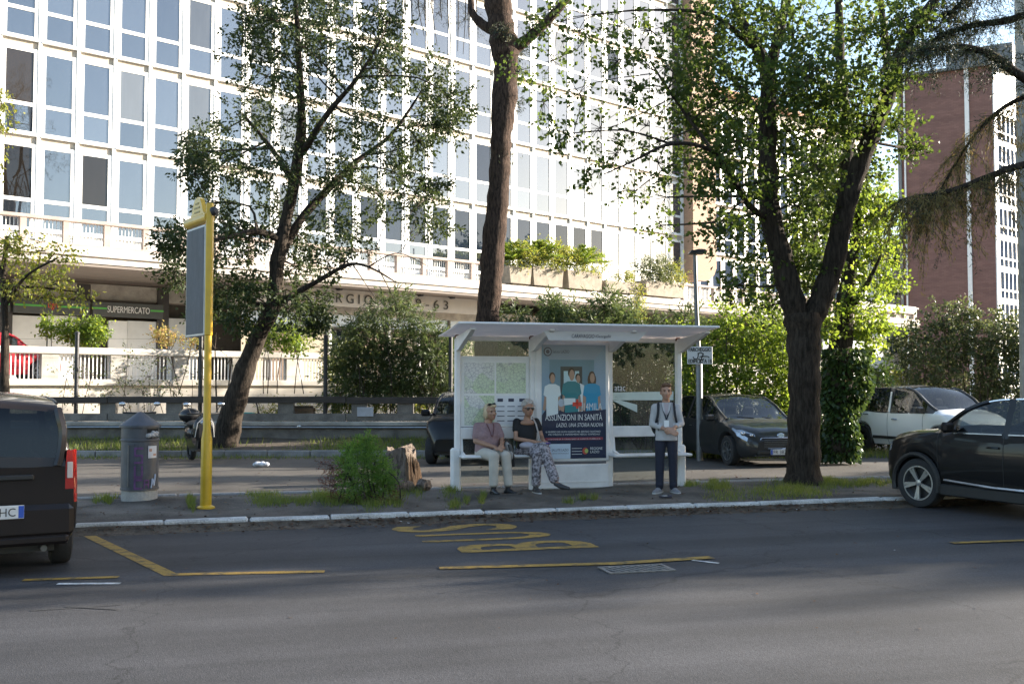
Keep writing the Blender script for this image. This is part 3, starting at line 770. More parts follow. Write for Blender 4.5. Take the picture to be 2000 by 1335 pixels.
# ---------------------------------------------------------------- terrace with parapet in front of the shops
NP = 7.6
mb = MB(); mb.prism([(-14, -NP), (46, -NP), (46, 1.6), (-14, 1.6)], lambda a, b: FW(a, -b, -.05), lambda a, b: FW(a, -b, 1.9))
struct('terrace', mb, M_WALLW)
pp = thing('terrace_parapet', 'cream concrete parapet with grey posts and white bars in front of the shops', 'railing', FW(0, NP, 0), FANG)
zt = FL(60, 676, NP)[1]; zb = FL(60, 690, NP)[1]
MB().box((15, 0, (zt + zb) / 2), (60, .34, zt - zb), bev=.02).build('top_beam', M_WALLW, pp)
MB().box((15, 0, 1.86), (60, .3, .2), bev=.02).build('base_beam', M_WALLW, pp)
po = MB().box((0, 0, 0), (.5, .24, zb - 1.92)).mesh('post', M_CONC)
s = FL(96, 720, NP)[0] - 3 * 2.05
while s < 45: place('post', po, pp, (s, 0, (zb + 1.94) / 2)); s += 2.05
mb = MB(); s = -14
while s < 45: mb.box((s, 0, (zb + 1.94) / 2), (.03, .03, zb - 1.94)); s += .125
o = mb.build('bar', M_FRAME, pp); o['kind'] = 'stuff'
# ---------------------------------------------------------------- bark and leaves
def bark(name, col, col2, zs=.16):
    m, t, p = nodes_of(name); N, L = t.nodes, t.links
    tc = N.new('ShaderNodeTexCoord'); mp = N.new('ShaderNodeMapping'); mp.inputs['Scale'].default_value = (1, 1, zs); L.new(tc.outputs['Object'], mp.inputs[0])
    nz = N.new('ShaderNodeTexNoise'); nz.inputs['Scale'].default_value = 22; nz.inputs['Detail'].default_value = 6; nz.inputs['Roughness'].default_value = .7; L.new(mp.outputs[0], nz.inputs[0])
    cr = N.new('ShaderNodeValToRGB'); cr.color_ramp.elements[0].position = .38; cr.color_ramp.elements[1].position = .66
    cr.color_ramp.elements[0].color = tint(col, 1); cr.color_ramp.elements[1].color = tint(col2, 1); L.new(nz.outputs[0], cr.inputs[0])
    L.new(cr.outputs[0], p.inputs['Base Color']); p.inputs['Roughness'].default_value = .95; p.inputs['Specular IOR Level'].default_value = .2
    b = N.new('ShaderNodeBump'); b.inputs['Strength'].default_value = 1; b.inputs['Distance'].default_value = .05; L.new(nz.outputs[0], b.inputs['Height']); L.new(b.outputs[0], p.inputs['Normal'])
    return m
M_BARK = bark('bark_dark', (.018, .014, .011), (.068, .053, .041))
M_BARKP = bark('bark_pine', (.022, .015, .012), (.10, .066, .05), .25)
M_BARKT = bark('bark_twig', (.04, .032, .025), (.09, .07, .055))
L_DARK = leaf_mat('leaf_evergreen', [(.018, .030, .010), (.034, .054, .015), (.028, .046, .018), (.055, .076, .026)], .24, .6)
L_MAPLE = leaf_mat('leaf_maple', [(.030, .054, .013), (.046, .080, .017), (.038, .066, .018), (.076, .108, .024)], .42, .55)
L_BRIGHT = leaf_mat('leaf_bright', [(.06, .11, .02), (.10, .16, .025), (.08, .13, .03), (.15, .20, .04)], .5, .45)
L_IVY = leaf_mat('leaf_ivy', [(.02, .04, .012), (.035, .065, .018), (.05, .085, .025)], .2, .28)
L_YELLOW = leaf_mat('leaf_yellow', [(.075, .11, .025), (.12, .155, .03), (.16, .165, .04), (.08, .105, .03)], .45, .5)
L_OLEA = leaf_mat('leaf_oleander', [(.032, .056, .020), (.052, .08, .028), (.08, .108, .042), (.038, .064, .024)], .3, .45)
L_HEDGE = leaf_mat('leaf_hedge', [(.036, .052, .02), (.058, .078, .028), (.10, .12, .052), (.045, .066, .023)], .25, .45)
L_CEDAR = leaf_mat('needle_cedar', [(.022, .035, .022), (.035, .05, .028), (.10, .095, .035)], .1, .6)
L_DRYNEED = leaf_mat('needle_dry', [(.14, .12, .04), (.19, .16, .06), (.09, .085, .03)], .3, .6)
L_CONIF = leaf_mat('leaf_conifer', [(.07, .16, .028), (.12, .22, .045), (.07, .14, .035)], .35, .5)
L_RED = leaf_mat('leaf_reddish', [(.12, .05, .035), (.09, .04, .03), (.15, .08, .04)], .3, .6)
L_AUT = leaf_mat('leaf_autumn', [(.22, .22, .05), (.26, .19, .09), (.16, .2, .05)], .45, .5)
L_GRASS = leaf_mat('grass_blade', [(.06, .10, .02), (.10, .15, .03), (.14, .16, .05), (.05, .085, .02)], .4, .5)
L_BROWN = leaf_mat('dead_leaf', [(.10, .055, .03), (.07, .04, .025), (.14, .09, .045)], .1, .8)

def px_limb(Y, pts):
    """[(px, py, width px, dY)] -> rows x, y, z, radius"""
    out = []
    for p in pts:
        yy = Y + (p[3] if len(p) > 3 else 0)
        q = PT(p[0], p[1], yy); out.append((q.x, q.y, q.z, p[2] * .435 * yy / FPX))
    return out
def tree(name, label, Y, limbs, clumps, leafm, barkm, leaf=(.085, .045), per=34, nl=9, ln=.34, depth=1.6, cat='tree', group=None, twigs=4, spread=.04, base_z=None,
         droop=.15, squash=.9, dens=1.0, wob=.06, limbn=10, twigr=.006, base_flare=None, world=False, dirw=.5):
    L0 = [(px_limb(Y, l) if not world else l) for l in limbs]
    b = L0[0][0]
    t = thing(name, label, cat, (b[0], b[1], b[2]), 0, group)
    off = Vector((b[0], b[1], b[2]))
    mb = MB(); nodes = []
    if base_flare:
        q = np.array(L0[0][0]); q2 = q.copy(); q2[2] -= .25; q2[3] *= base_flare
        L0[0] = [tuple(q2)] + L0[0]
    for i, l in enumerate(L0):
        q = smooth_path(l, 5)
        # slow swelling of the limb
        q[:, 3] *= 1 + .06 * np.sin(np.arange(len(q)) * 1.7 + i)
        P = q[:, :3] - np.array(off)
        mb.tube([Vector(p) for p in P], list(np.maximum(q[:, 3], .004)), n=limbn if l[0][3] > .05 else 6, wob=wob)
        nodes += [(r[:3], r[3]) for r in q]
    mb.build('trunk', barkm, t, smooth=True, angle=60)
    NP_ = np.array([n[0] for n in nodes]); NR = np.array([n[1] for n in nodes])
    LP, LD = [], []; tw = MB()
    for c in clumps:
        if world: C, r = np.array(c[:3]), c[3]; dn = c[4] if len(c) > 4 else 1
        else:
            yy = Y + (c[4] if len(c) > 4 and c[4] is not None else random.uniform(-depth, depth))
            C = np.array(PT(c[0], c[1], yy)); r = c[2] * yy / FPX; dn = c[3] if len(c) > 3 else 1
        d = np.linalg.norm(NP_ - C, axis=1) + np.where(NR > .16, .35, 0) + np.maximum(0, NP_[:, 2] - C[2]) * .6
        k = int(np.argmin(d)); A = NP_[k]
        mid = (A + C) / 2 + rng.normal(size=3) * .08 * np.linalg.norm(C - A) + np.array([0, 0, .05 * np.linalg.norm(C - A)])
        r0 = min(NR[k] * .6, .010 + .012 * np.linalg.norm(C - A) + .01 * r)
        tw.tube([Vector(x - np.array(off)) for x in smooth_path([A, mid, C], 3)], list(np.linspace(max(r0, .008), max(.006, r0 * .4), 7)), n=5, cap=False)
        n_s = max(2, int(per * dn * dens))
        P, D, st, en = sprigs(C, r, n_s, nl, ln, squash, spread)
        LP.append(P); LD.append(D)
        for j in range(min(n_s, int(twigs * 3))):
            m_ = (C + st[j]) / 2 + rng.normal(size=3) * .05 * r
            tw.tube([Vector(x - np.array(off)) for x in (C, m_, st[j], en[j])], [twigr * 1.3, twigr, twigr * .7, twigr * .4], n=3, cap=False)
    if tw.v: tw.build('twigs', M_BARKT, t)['kind'] = 'stuff'
    if LP:
        P = np.vstack(LP) - np.array(off); D = np.vstack(LD)
        V = leaf_verts(P, leaf[0], leaf[1], D, dirw, droop)
        place('crown', np_mesh('crown', V, 4, leafm), t)
    return t

# leaning evergreen on the bank, left
zb = bank_z(-7, 25)
tree('leaning_tree', 'dark leaning evergreen tree with spreading crown on the grass bank behind the yellow pole', 25.0, [
    [(440, 872, 62), (452, 810, 53), (474, 735, 45), (505, 655, 38), (535, 592, 36), (541, 515, 32), (556, 440, 27), (574, 360, 26), (588, 255, 22), (586, 160, 16), (580, 50, 11), (575, -40, 7)],
    [(530, 598, 20), (568, 578, 15, -.2), (622, 548, 11, -.5), (680, 517, 8, -.8), (722, 522, 5, -1), (775, 552, 2.5, -1.1)],
    [(545, 505, 22), (585, 432, 20, .4), (640, 370, 17, .8), (700, 312, 12, 1), (765, 262, 8, 1.3), (822, 180, 5, 1.5)],
    [(551, 470, 18), (502, 452, 14, -.5), (452, 462, 10, -1), (408, 470, 6, -1.2)],
    [(590, 300, 16), (640, 222, 13, -.6), (700, 150, 9, -1), (742, 80, 5, -1.2)],
    [(575, 360, 14), (530, 290, 11, .5), (480, 230, 7, .9)],
    [(720, 521, 4, -1), (760, 498, 2.5, -1.1), (790, 497, 2, -1.2), (840, 522, 1, -1.3)], [(690, 517, 3, -.8), (708, 545, 2, -.9), (735, 585, 1.2, -1)], [(740, 526, 3, -1), (765, 575, 1.5, -1.1), (772, 600, 1, -1.1)], [(655, 530, 3, -.7), (690, 500, 2, -.9), (735, 486, 1.2, -1.1)]],
    [(490, 90, 45), (540, 40, 65), (600, 55, 75), (680, 45, 75), (520, 150, 60), (610, 135, 75), (700, 130, 75), (478, 225, 48), (560, 235, 70), (740, 85, 55), (762, 140, 50),
     (840, 150, 42), (882, 195, 40), (840, 225, 40), (400, 275, 38), (438, 318, 48), (490, 330, 55), (560, 325, 55), (380, 340, 34), (420, 395, 46), (362, 470, 44), (342, 530, 34),
     (418, 500, 56), (480, 465, 46), (540, 415, 38), (655, 345, 38), (640, 250, 56), (720, 235, 46), (762, 300, 36, .8), (820, 275, 32, .8), (700, 330, 45, .7), (745, 385, 42, .7),
     (818, 400, 46, .8), (852, 440, 30, .7), (650, 430, 46, .7), (690, 462, 46, .8), (600, 470, 38, .8), (640, 512, 36, .7), (580, 520, 36), (604, 590, 42), (560, 602, 36, .8), (620, 622, 22),
     (430, 560, 44), (480, 560, 26), (400, 602, 28), (470, 622, 24), (640, 10, 60), (560, -20, 60), (500, 30, 40), (380, 300, 26), (330, 470, 24), (850, 360, 30, .7), (880, 240, 30), (795, 345, 30, .7), (440, 440, 40), (590, 90, 60), (760, 40, 40)],
    L_DARK, M_BARK, leaf=(.105, .055), per=70, nl=12, ln=.36, depth=1.5, base_flare=1.15, twigs=4)
# pine trunk in the middle
tree('pine_tree', 'tall bare pine trunk forking high up behind the bus shelter', 25.4, [
    [(945, 880, 50), (948, 720, 50), (951, 640, 50), (958, 560, 53), (964, 480, 53), (972, 400, 50), (977, 320, 46), (979, 260, 48), (985, 190, 58), (988, 130, 56), (985, 90, 66), (978, 50, 58), (972, 0, 62), (965, -80, 56), (950, -260, 46), (930, -460, 34)],
    [(1000, 100, 30), (1028, 78, 24, -.1), (1062, 48, 21, -.3), (1110, -8, 18, -.6), (1150, -90, 14, -.8), (1200, -240, 9, -1)],
    [(972, 62, 26), (945, 50, 22, .1), (924, 28, 17, .2), (920, 5, 14, .3), (912, -60, 12, .5), (860, -200, 8, .9)]],
    [(930, -480, 120), (1010, -420, 110), (860, -260, 90), (1200, -260, 100), (1120, -380, 110), (820, -400, 110), (1020, -560, 110), (985, 60, 12, .35), (1010, 110, 10, .3), (1003, 200, 9, .3), (990, 300, 8, .2)],
    L_CEDAR, M_BARKP, leaf=(.12, .018), per=70, nl=16, ln=.3, depth=.6, spread=.06, base_flare=1.1, limbn=14)
# hanging twigs of a conifer seen at the top edge
tree('weeping_conifer', 'thin weeping bare twigs hanging into view left of the pine trunk', 27.5, [
    [(830, -330, 20), (850, -200, 16), (840, -90, 12), (800, -50, 8)], [(845, -150, 10), (890, -60, 7), (905, -20, 4)]] +
    [[(780 + i * 14, -60, 4, random.uniform(-.5, .5)), (778 + i * 14 + random.uniform(-6, 6), 10, 2.5), (775 + i * 14 + random.uniform(-12, 12), random.uniform(40, 110), 1.2)] for i in range(12)],
    [(790 + i * 13, random.uniform(-40, 60), 18, .5) for i in range(12)], L_CEDAR, M_BARKT, leaf=(.09, .010), per=26, nl=10, ln=.5, depth=.5, droop=.5, twigs=2)
# big two-stemmed maple on the island
tree('maple_tree', 'large dark two-stemmed tree with broad leaves growing on the grassy island', 17.1, [
    [(1569, 936, 80), (1570, 860, 72), (1572, 760, 70), (1570, 665, 74), (1567, 612, 86)],
    [(1556, 625, 50), (1546, 580, 54), (1528, 510, 50), (1506, 425, 46), (1499, 320, 42, .1), (1499, 220, 38, .2), (1500, 150, 35, .2), (1478, 90, 26, .4), (1440, 20, 18, .8), (1410, -90, 12, 1.2)],
    [(1500, 160, 24), (1515, 90, 24, -.2), (1535, 0, 20, -.4), (1545, -120, 14, -.8)],
    [(1585, 625, 50), (1603, 585, 52), (1630, 505, 48, -.1), (1647, 420, 46, -.2), (1672, 340, 43, -.3), (1702, 265, 39, -.4), (1736, 180, 35, -.5), (1757, 110, 32, -.7), (1792, 45, 24, -.9), (1840, -20, 18, -1.2), (1900, -120, 10, -1.6)],
    [(1737, 175, 20, -.5), (1731, 95, 17, -.3), (1719, 0, 14, 0), (1705, -110, 10, .3)],
    [(1645, 420, 30, -.1), (1655, 300, 28, .3), (1651, 220, 25, .5), (1641, 120, 22, .8), (1638, 0, 17, 1), (1630, -120, 10, 1.2)],
    [(1503, 430, 16), (1462, 400, 14, -.4), (1425, 340, 12, -.8), (1385, 292, 10, -1.1), (1310, 281, 8, -1.4), (1230, 318, 5, -1.6), (1180, 340, 3, -1.7)],
    [(1425, 340, 10, -.8), (1370, 265, 8, -.6), (1315, 190, 6, -.4), (1270, 120, 4, -.2)],
    [(1500, 240, 14, .2), (1440, 165, 11, .6), (1370, 90, 8, .9), (1300, 50, 5, 1.2)],
    [(1310, 281, 6, -1.4), (1220, 255, 4, -1.2), (1120, 260, 2.5, -1)],
    [(1478, 100, 12, .4), (1390, 30, 9, 0), (1260, 20, 5, -.5), (1150, 30, 3, -.8)]],
    [(1035, 60, 34, 0.27), (1080, 118, 44, 0.31), (1130, 60, 48, 0.31), (1062, 200, 40, 0.24), (1132, 182, 42, 0.27), (1200, 48, 55, 0.34), (1205, 120, 45, 0.34), (1250, 172, 42, 0.34), (1172, 250, 50, 0.31), (1105, 262, 34, 0.27), (1262, 246, 50, 0.34),
     (1202, 300, 44, 0.31), (1150, 332, 34, 0.24), (1285, 318, 44, 0.27), (1270, 60, 60, 0.41), (1300, 130, 55, 0.41), (1242, 372, 28, 0.20), (1300, 385, 38, 0.20), (1290, 440, 24, 0.20), (1080, 20, 40, 0.27), (1010, 140, 20, 0.20),
     (1372, 60, 65), (1382, 150, 62), (1402, 232, 60), (1345, 222, 46), (1460, 58, 66), (1452, 170, 60), (1442, 290, 54), (1392, 342, 44), (1452, 380, 54, .9), (1402, 440, 38, .8), (1470, 470, 44, .8), (1340, 150, 50, .8),
     (1550, 70, 75), (1600, 38, 75), (1680, 60, 75), (1762, 38, 55), (1580, 150, 72), (1652, 160, 66), (1722, 138, 56), (1582, 250, 64), (1602, 330, 56), (1560, 402, 54), (1592, 460, 50), (1560, 520, 40, .7),
     (1700, 228, 46), (1752, 250, 32, .7), (1778, 285, 22, .6), (1692, 340, 44), (1480, 540, 36, .7), (1502, 600, 34, .6), (1440, 555, 30, .6), (1430, 20, 60), (1640, 250, 55), (1530, 300, 50), (1530, 190, 55), (1820, 40, 34, .5), (1510, 30, 60), (1345, 60, 50, .8), (1340, 320, 34, .6), (1725, 60, 55), (1570, 200, 60, 1, 1.2), (1600, 280, 60, 1, 1.0), (1580, 350, 55, 1, 1.2), (1550, 450, 45, 1, 1.0), (1600, 400, 50, 1, 1.4), (1620, 200, 60, 1, -1), (1570, 120, 60, 1, -1), (1690, 180, 55, 1, 1.2), (1560, 560, 34, .8, 1.2), (1590, 520, 36, 1, 1.2), (1420, 120, 55, 1, 1), (1470, 240, 50, 1, 1.2), (1400, 280, 45, 1, 1)],
    L_MAPLE, M_BARK, leaf=(.085, .065), per=52, nl=10, ln=.34, depth=1.5, base_flare=1.3, limbn=16, dirw=.3)
# ivy-clad tree behind it, bright in the sun
tree('ivy_tree', 'ivy covered trunk with a bright yellow green crown behind the two-stemmed tree', 21.5, [
    [(1640, 885, 60), (1643, 800, 56), (1640, 700, 56), (1650, 600, 40), (1665, 500, 26), (1680, 400, 14)], [(1645, 620, 20), (1690, 560, 12, -.3), (1720, 500, 6, -.5)], [(1655, 560, 16), (1635, 480, 9, .4)]],
    [(1660, 420, 55), (1705, 432, 44), (1640, 480, 60), (1702, 510, 50), (1652, 560, 55), (1702, 590, 46), (1642, 618, 44), (1690, 655, 36), (1722, 470, 30), (1675, 470, 55), (1690, 400, 40), (1650, 380, 45), (1730, 420, 20), (1712, 640, 25), (1620, 400, 45), (1610, 540, 45), (1630, 330, 45), (1680, 350, 42), (1715, 380, 30), (1600, 640, 34), (1735, 540, 24)],
    L_BRIGHT, M_BARK, leaf=(.085, .06), per=62, nl=10, ln=.3, depth=.8, limbn=12)
ivy_t = bpy.data.objects['ivy_tree']
Pv = []; zt_ = PT(1640, 680, 21.5).z
n = 5200; hh_ = rng.random(n) * (zt_ - .2) + .2
cx_ = np.interp(hh_, [.1, 1, zt_], [PT(1640, 885, 21.5).x, PT(1643, 800, 21.5).x, PT(1655, 690, 21.5).x])
an = rng.random(n) * 2 * math.pi; rr = (.24 + .14 * rng.random(n) + .08 * np.sin(hh_ * 5 + an * 2)) * np.interp(hh_, [.1, 1.0, 2.0, 3], [.85, .95, 1.35, 1.6])
Pv = np.stack([cx_ + np.cos(an) * rr, 21.5 + np.sin(an) * rr, hh_], 1) - np.array(ivy_t.location)
Dv = np.stack([np.cos(an), np.sin(an), -.6 + 0 * an], 1)
place('ivy', np_mesh('ivy', leaf_verts(Pv, .10, .085, unit(Dv), .7, .4), 4, L_IVY), ivy_t)
# young tree at the left edge
tree('edge_tree', 'small tree with drooping yellowish leaves at the left edge over the wall', 25.2, [
    [(6, 862, 36), (8, 760, 22), (10, 640, 16), (6, 540, 12), (14, 460, 7)], [(8, 600, 10), (50, 540, 6, -.3), (110, 505, 4, -.5)], [(7, 565, 9), (60, 560, 6, .3), (150, 570, 3, .5)], [(6, 540, 10), (-30, 440, 8), (-20, 300, 6), (0, 210, 3)]],
    [(40, 495, 30), (80, 490, 32, .8), (120, 500, 30, .7), (60, 545, 32), (110, 555, 30, .8), (150, 575, 26, .7), (30, 560, 24, .7), (20, 480, 22), (90, 580, 20, .5), (6, 205, 20, .7), (0, 240, 14, .5), (-40, 300, 60), (-60, 450, 60)],
    L_YELLOW, M_BARK, leaf=(.095, .06), per=36, nl=8, ln=.32, depth=.6, droop=.4)
# cedar boughs from the right
def cedar():
    Y = 15.5
    base = G(2190, 970, .1); bY = base.y
    limbs = [[(base.x, base.y, .0, .34), (base.x - .05, bY, 2.5, .30), (base.x, bY, 6, .27), (base.x - .1, bY, 11, .2), (base.x, bY, 15, .1)]]
    def bough(pts, Yo):
        q = []
        for i, (px, py, w_) in enumerate(pts):
            k = i / (len(pts) - 1); yy = bY + (Yo - bY) * k
            p = PT(px, py, yy) if i else Vector((base.x, bY, PT(2000, py, bY).z)); q.append((p.x, p.y, p.z, w_ / 2 * yy / FPX))
        limbs.append(q); return q
    b1 = bough([(2100, 230, 30), (2000, 152, 19), (1945, 112, 16), (1885, 92, 12), (1830, 95, 8), (1775, 105, 4)], 15.0)
    b2 = bough([(2100, 300, 26), (2000, 322, 16), (1930, 346, 13), (1850, 374, 9), (1785, 384, 5), (1755, 392, 3)], 15.5)
    b3 = bough([(2100, -60, 30), (2000, 30, 16), (1900, 50, 12), (1830, 75, 8), (1790, 110, 4)], 16.5)
    b4 = bough([(2100, 150, 20), (2000, 190, 10), (1920, 245, 7), (1860, 330, 4), (1800, 440, 2.5)], 16.0)
    b5 = bough([(2100, -200, 30), (1980, -60, 16), (1900, -10, 12), (1850, 30, 6)], 16.0)
    t = tree('cedar_tree', 'cedar at the right edge with drooping dark boughs and hanging dry needles', 0, limbs, [], L_CEDAR, M_BARK, world=True)
    off = np.array(t.location); tw = MB(); P1, D1, P2, D2 = [], [], [], []
    for bi, b in enumerate((b1, b2, b3, b4, b5)):
        q = smooth_path(b, 10)[6:]
        nb = (130, 120, 150, 80, 130)[bi]
        for k in range(nb):
            r0 = q[random.randrange(len(q))][:3]
            ln = random.uniform(.35, 1.15) if bi in (1, 3) else random.uniform(.25, .7)
            d = np.array([random.gauss(-.25, .5), random.gauss(0, .5), random.gauss(-.75, .3) if bi in (1, 3) else random.gauss(-.35, .35)]); d /= np.linalg.norm(d)
            mid = r0 + d * ln * .5 + np.array([0, 0, .03]); en = r0 + d * ln + np.array([0, 0, -.14 * ln])
            tw.tube([Vector(x - off) for x in (r0, mid, en)], [.006, .004, .002], n=3, cap=False)
            m_ = int(90 * ln)
            tt = rng.random((m_, 1)); P = r0 + (mid - r0) * np.minimum(1, tt * 2) + (en - mid) * np.maximum(0, tt * 2 - 1) + rng.normal(size=(m_, 3)) * .03
            dry = bi in (1, 3) and random.random() < .72
            (P2 if dry else P1).append(P); (D2 if dry else D1).append(np.repeat(d[None], m_, 0))
    tw.build('twigs', M_BARKT, t)
    P = np.vstack(P1) - off; place('needles', np_mesh('needles', leaf_verts(P, .075, .012, np.vstack(D1), .35, .1), 4, L_CEDAR), t)
    P = np.vstack(P2) - off; place('dry_needles', np_mesh('dry_needles', leaf_verts(P, .085, .013, np.vstack(D2), .5, .5), 4, L_DRYNEED), t)
cedar()

# ---------------------------------------------------------------- hedges, shrubs
def bush(name, label, Y, clumps, leafm, leaf, per=60, nl=9, ln=.3, depth=.6, cat='shrub', group=None, zbase=.15, stems=5, droop=.1, squash=1, spread=.04, dirw=.5, stemr=.018):
    cx = sum(c[0] for c in clumps) / len(clumps); b = PT(cx, 800, Y)
    t = thing(name, label, cat, (b.x, Y, zbase), 0, group); off = np.array([b.x, Y, zbase])
    LP, LD = [], []; mb = MB()
    for c in clumps:
        yy = Y + (c[4] if len(c) > 4 else random.uniform(-depth, depth)); C = np.array(PT(c[0], c[1], yy)); r = c[2] * yy / FPX; dn = c[3] if len(c) > 3 else 1
        n_s = max(3, int(per * dn)); P, D, st, en = sprigs(C, r, n_s, nl, ln, squash, spread); LP.append(P); LD.append(D)
        g0 = np.array([C[0] + random.gauss(0, .25), C[1] + random.gauss(0, .15), zbase])
        mid = (g0 + C) / 2 + rng.normal(size=3) * .1
        mb.tube([Vector(x - off) for x in smooth_path([g0, mid, C], 3)], list(np.linspace(stemr, stemr * .5, 7)), n=5, cap=False)
        for j in range(min(n_s, stems)): mb.tube([Vector(x - off) for x in (C, st[j], en[j])], [stemr * .4, stemr * .3, .002], n=3, cap=False)
    mb.build('stems', M_BARKT, t)
    place('foliage', np_mesh('foliage', leaf_verts(np.vstack(LP) - off, leaf[0], leaf[1], np.vstack(LD), dirw, droop), 4, leafm), t)
    return t
def strip(x0, x1, top, bot, r, jitter=.3, rows=None, dn=1.0):
    out = []; n = max(1, int((x1 - x0) / (r * 1.15)))
    for i in range(n + 1):
        x = x0 + (x1 - x0) * i / max(n, 1); tp = top(x) if callable(top) else top
        y = tp + r
        while y < bot:
            out.append((x + random.uniform(-.3, .3) * r, y + random.uniform(-.2, .2) * r, r * random.uniform(.85, 1.15), dn)); y += r * 1.25
    return out
bush('oleander', 'tall grey green oleander thicket left of the bus shelter', 27.9, strip(660, 890, lambda x: 640 + 0.10 * abs(x - 770), 790, 26) + [(745, 610, 22, .7), (790, 600, 24, .7), (815, 630, 24), (700, 640, 22), (850, 655, 24), (770, 585, 16, .5), (730, 640, 24)],
     L_OLEA, (.15, .028), per=74, nl=12, ln=.4, depth=.5, zbase=.3, dirw=.65, spread=.02)
bush('lit_bush', 'yellow green sunlit bush beside the oleander', 29.5, [(665, 690, 26), (690, 680, 22), (655, 720, 20), (720, 690, 18)], L_YELLOW, (.09, .05), per=40, depth=.2, zbase=.3)
bush('oleander', 'oleander hedge seen through the shelter glass and above its roof', 26.2, strip(995, 1350, lambda x: 612 + 14 * math.sin(x * .05), 850, 32) + [(1075, 600, 20, .6), (1180, 596, 20, .6), (1090, 612, 22), (1200, 615, 22)],
     L_OLEA, (.15, .032), per=95, nl=12, ln=.4, depth=.5, zbase=.15, dirw=.6, spread=.025)
bush('green_hedge', 'bright green leafy hedge between the parking sign and the large tree', 24.8, strip(1352, 1560, lambda x: 615 + 0.12 * abs(x - 1450), 850, 30) + [(1420, 610, 26), (1480, 600, 26), (1520, 640, 26)],
     L_BRIGHT, (.09, .06), per=48, nl=9, ln=.3, depth=.5, zbase=.12)
bush('dark_hedge', 'dark shaded hedge behind the ivy trunk and parked cars', 26.5, strip(1540, 1720, 700, 880, 34), L_IVY, (.1, .07), per=44, nl=9, depth=.5, zbase=.12)
bush('tall_hedge', 'tall dense grey green hedge behind the white car', 28.5, strip(1765, 2060, lambda x: 622 + 16 * math.sin(x * .035 + 1), 850, 30) + [(1840, 618, 26), (1880, 612, 24), (1960, 630, 24)],
     L_HEDGE, (.105, .055), per=60, nl=9, ln=.3, depth=.5, zbase=.12, cat='hedge')
bush('feathery_bush', 'light green feathery bush behind the rear of the white car', 27.2, [(1715, 750, 26), (1740, 770, 26), (1700, 790, 22), (1735, 740, 18)], L_YELLOW, (.09, .015), per=60, nl=12, depth=.2, zbase=.12)
bush('clipped_shrub', 'yellow green shrub rising above the parapet before the supermarket', 33.0, [(100, 640, 16), (130, 640, 17), (160, 642, 20), (185, 650, 22), (195, 640, 16), (170, 662, 18), (140, 655, 12, .6)], L_BRIGHT, (.1, .065), per=60, depth=.15, zbase=1.5)
bush('autumn_shrub', 'orange and yellow leaved shrub above the parapet beside the yellow pole', 33.5, [(308, 652, 8), (326, 650, 8), (345, 660, 9), (318, 666, 7), (375, 664, 7)], L_AUT, (.08, .05), per=20, depth=.15, zbase=1.5)
bush('sunny_shrub', 'sunny yellow green shrub behind the leaning trunk', 34.0, [(535, 640, 20), (560, 655, 22), (590, 660, 20), (520, 665, 18), (575, 675, 16)], L_BRIGHT, (.1, .065), per=50, depth=.2, zbase=1.5)
bush('bramble', 'straggly brown bramble tangle along the plank rail', 27.5, [(130, 740, 26, .4), (180, 730, 30, .4), (230, 740, 28, .4), (290, 735, 26, .4), (330, 745, 24, .4), (250, 700, 24, .25), (310, 700, 24, .25), (150, 765, 24, .5), (215, 765, 24, .5), (280, 768, 24, .5), (340, 765, 20, .5), (375, 730, 16, .3)],
     L_HEDGE, (.075, .045), per=30, nl=6, ln=.45, depth=.2, zbase=.5, stems=18, stemr=.012)
bush('weeds', 'yellow green weeds growing beyond the plank rail', 27.6, [(545, 800, 16), (525, 806, 12), (650, 800, 20), (680, 806, 20), (730, 800, 22), (600, 800, 14), (770, 800, 22), (810, 800, 20)], L_YELLOW, (.1, .02), per=44, nl=9, depth=.15, zbase=.3)
bush('vine', 'bare twisting vine stems beside the leaning trunk', 27.3, [(420, 680, 14, .1), (452, 700, 14, .1), (500, 780, 10, .15)], L_HEDGE, (.06, .035), per=20, nl=4, depth=.1, zbase=.4, stemr=.03)
# small bright conifer on the island, dry reddish twigs beside it
bush('small_conifer', 'small bright green conifer bush with reddish dry twigs beside the stump', 14.35, [(705, 925, 34), (732, 902, 24), (714, 880, 18), (744, 935, 20), (692, 945, 26), (725, 950, 28), (698, 900, 20), (672, 902, 9, .4), (716, 862, 7, .5), (750, 915, 12, .6), (684, 878, 8, .4), (755, 945, 12, .6), (678, 925, 14, .6)],
     L_CONIF, (.045, .011), per=74, nl=16, ln=.15, depth=.14, zbase=.1, droop=-.35, stems=8, stemr=.012, spread=.012)
bush('dry_twigs', 'reddish dry twigs and dead needles at the left of the small conifer', 14.4, [(655, 945, 20, .8), (670, 925, 18, .6), (650, 915, 12, .4), (700, 985, 24, .9), (740, 985, 24, .8), (765, 975, 14, .6), (670, 980, 18, .8)], L_RED, (.05, .008), per=70, nl=9, ln=.16, depth=.1, zbase=.1, stems=20, stemr=.006, spread=.015)

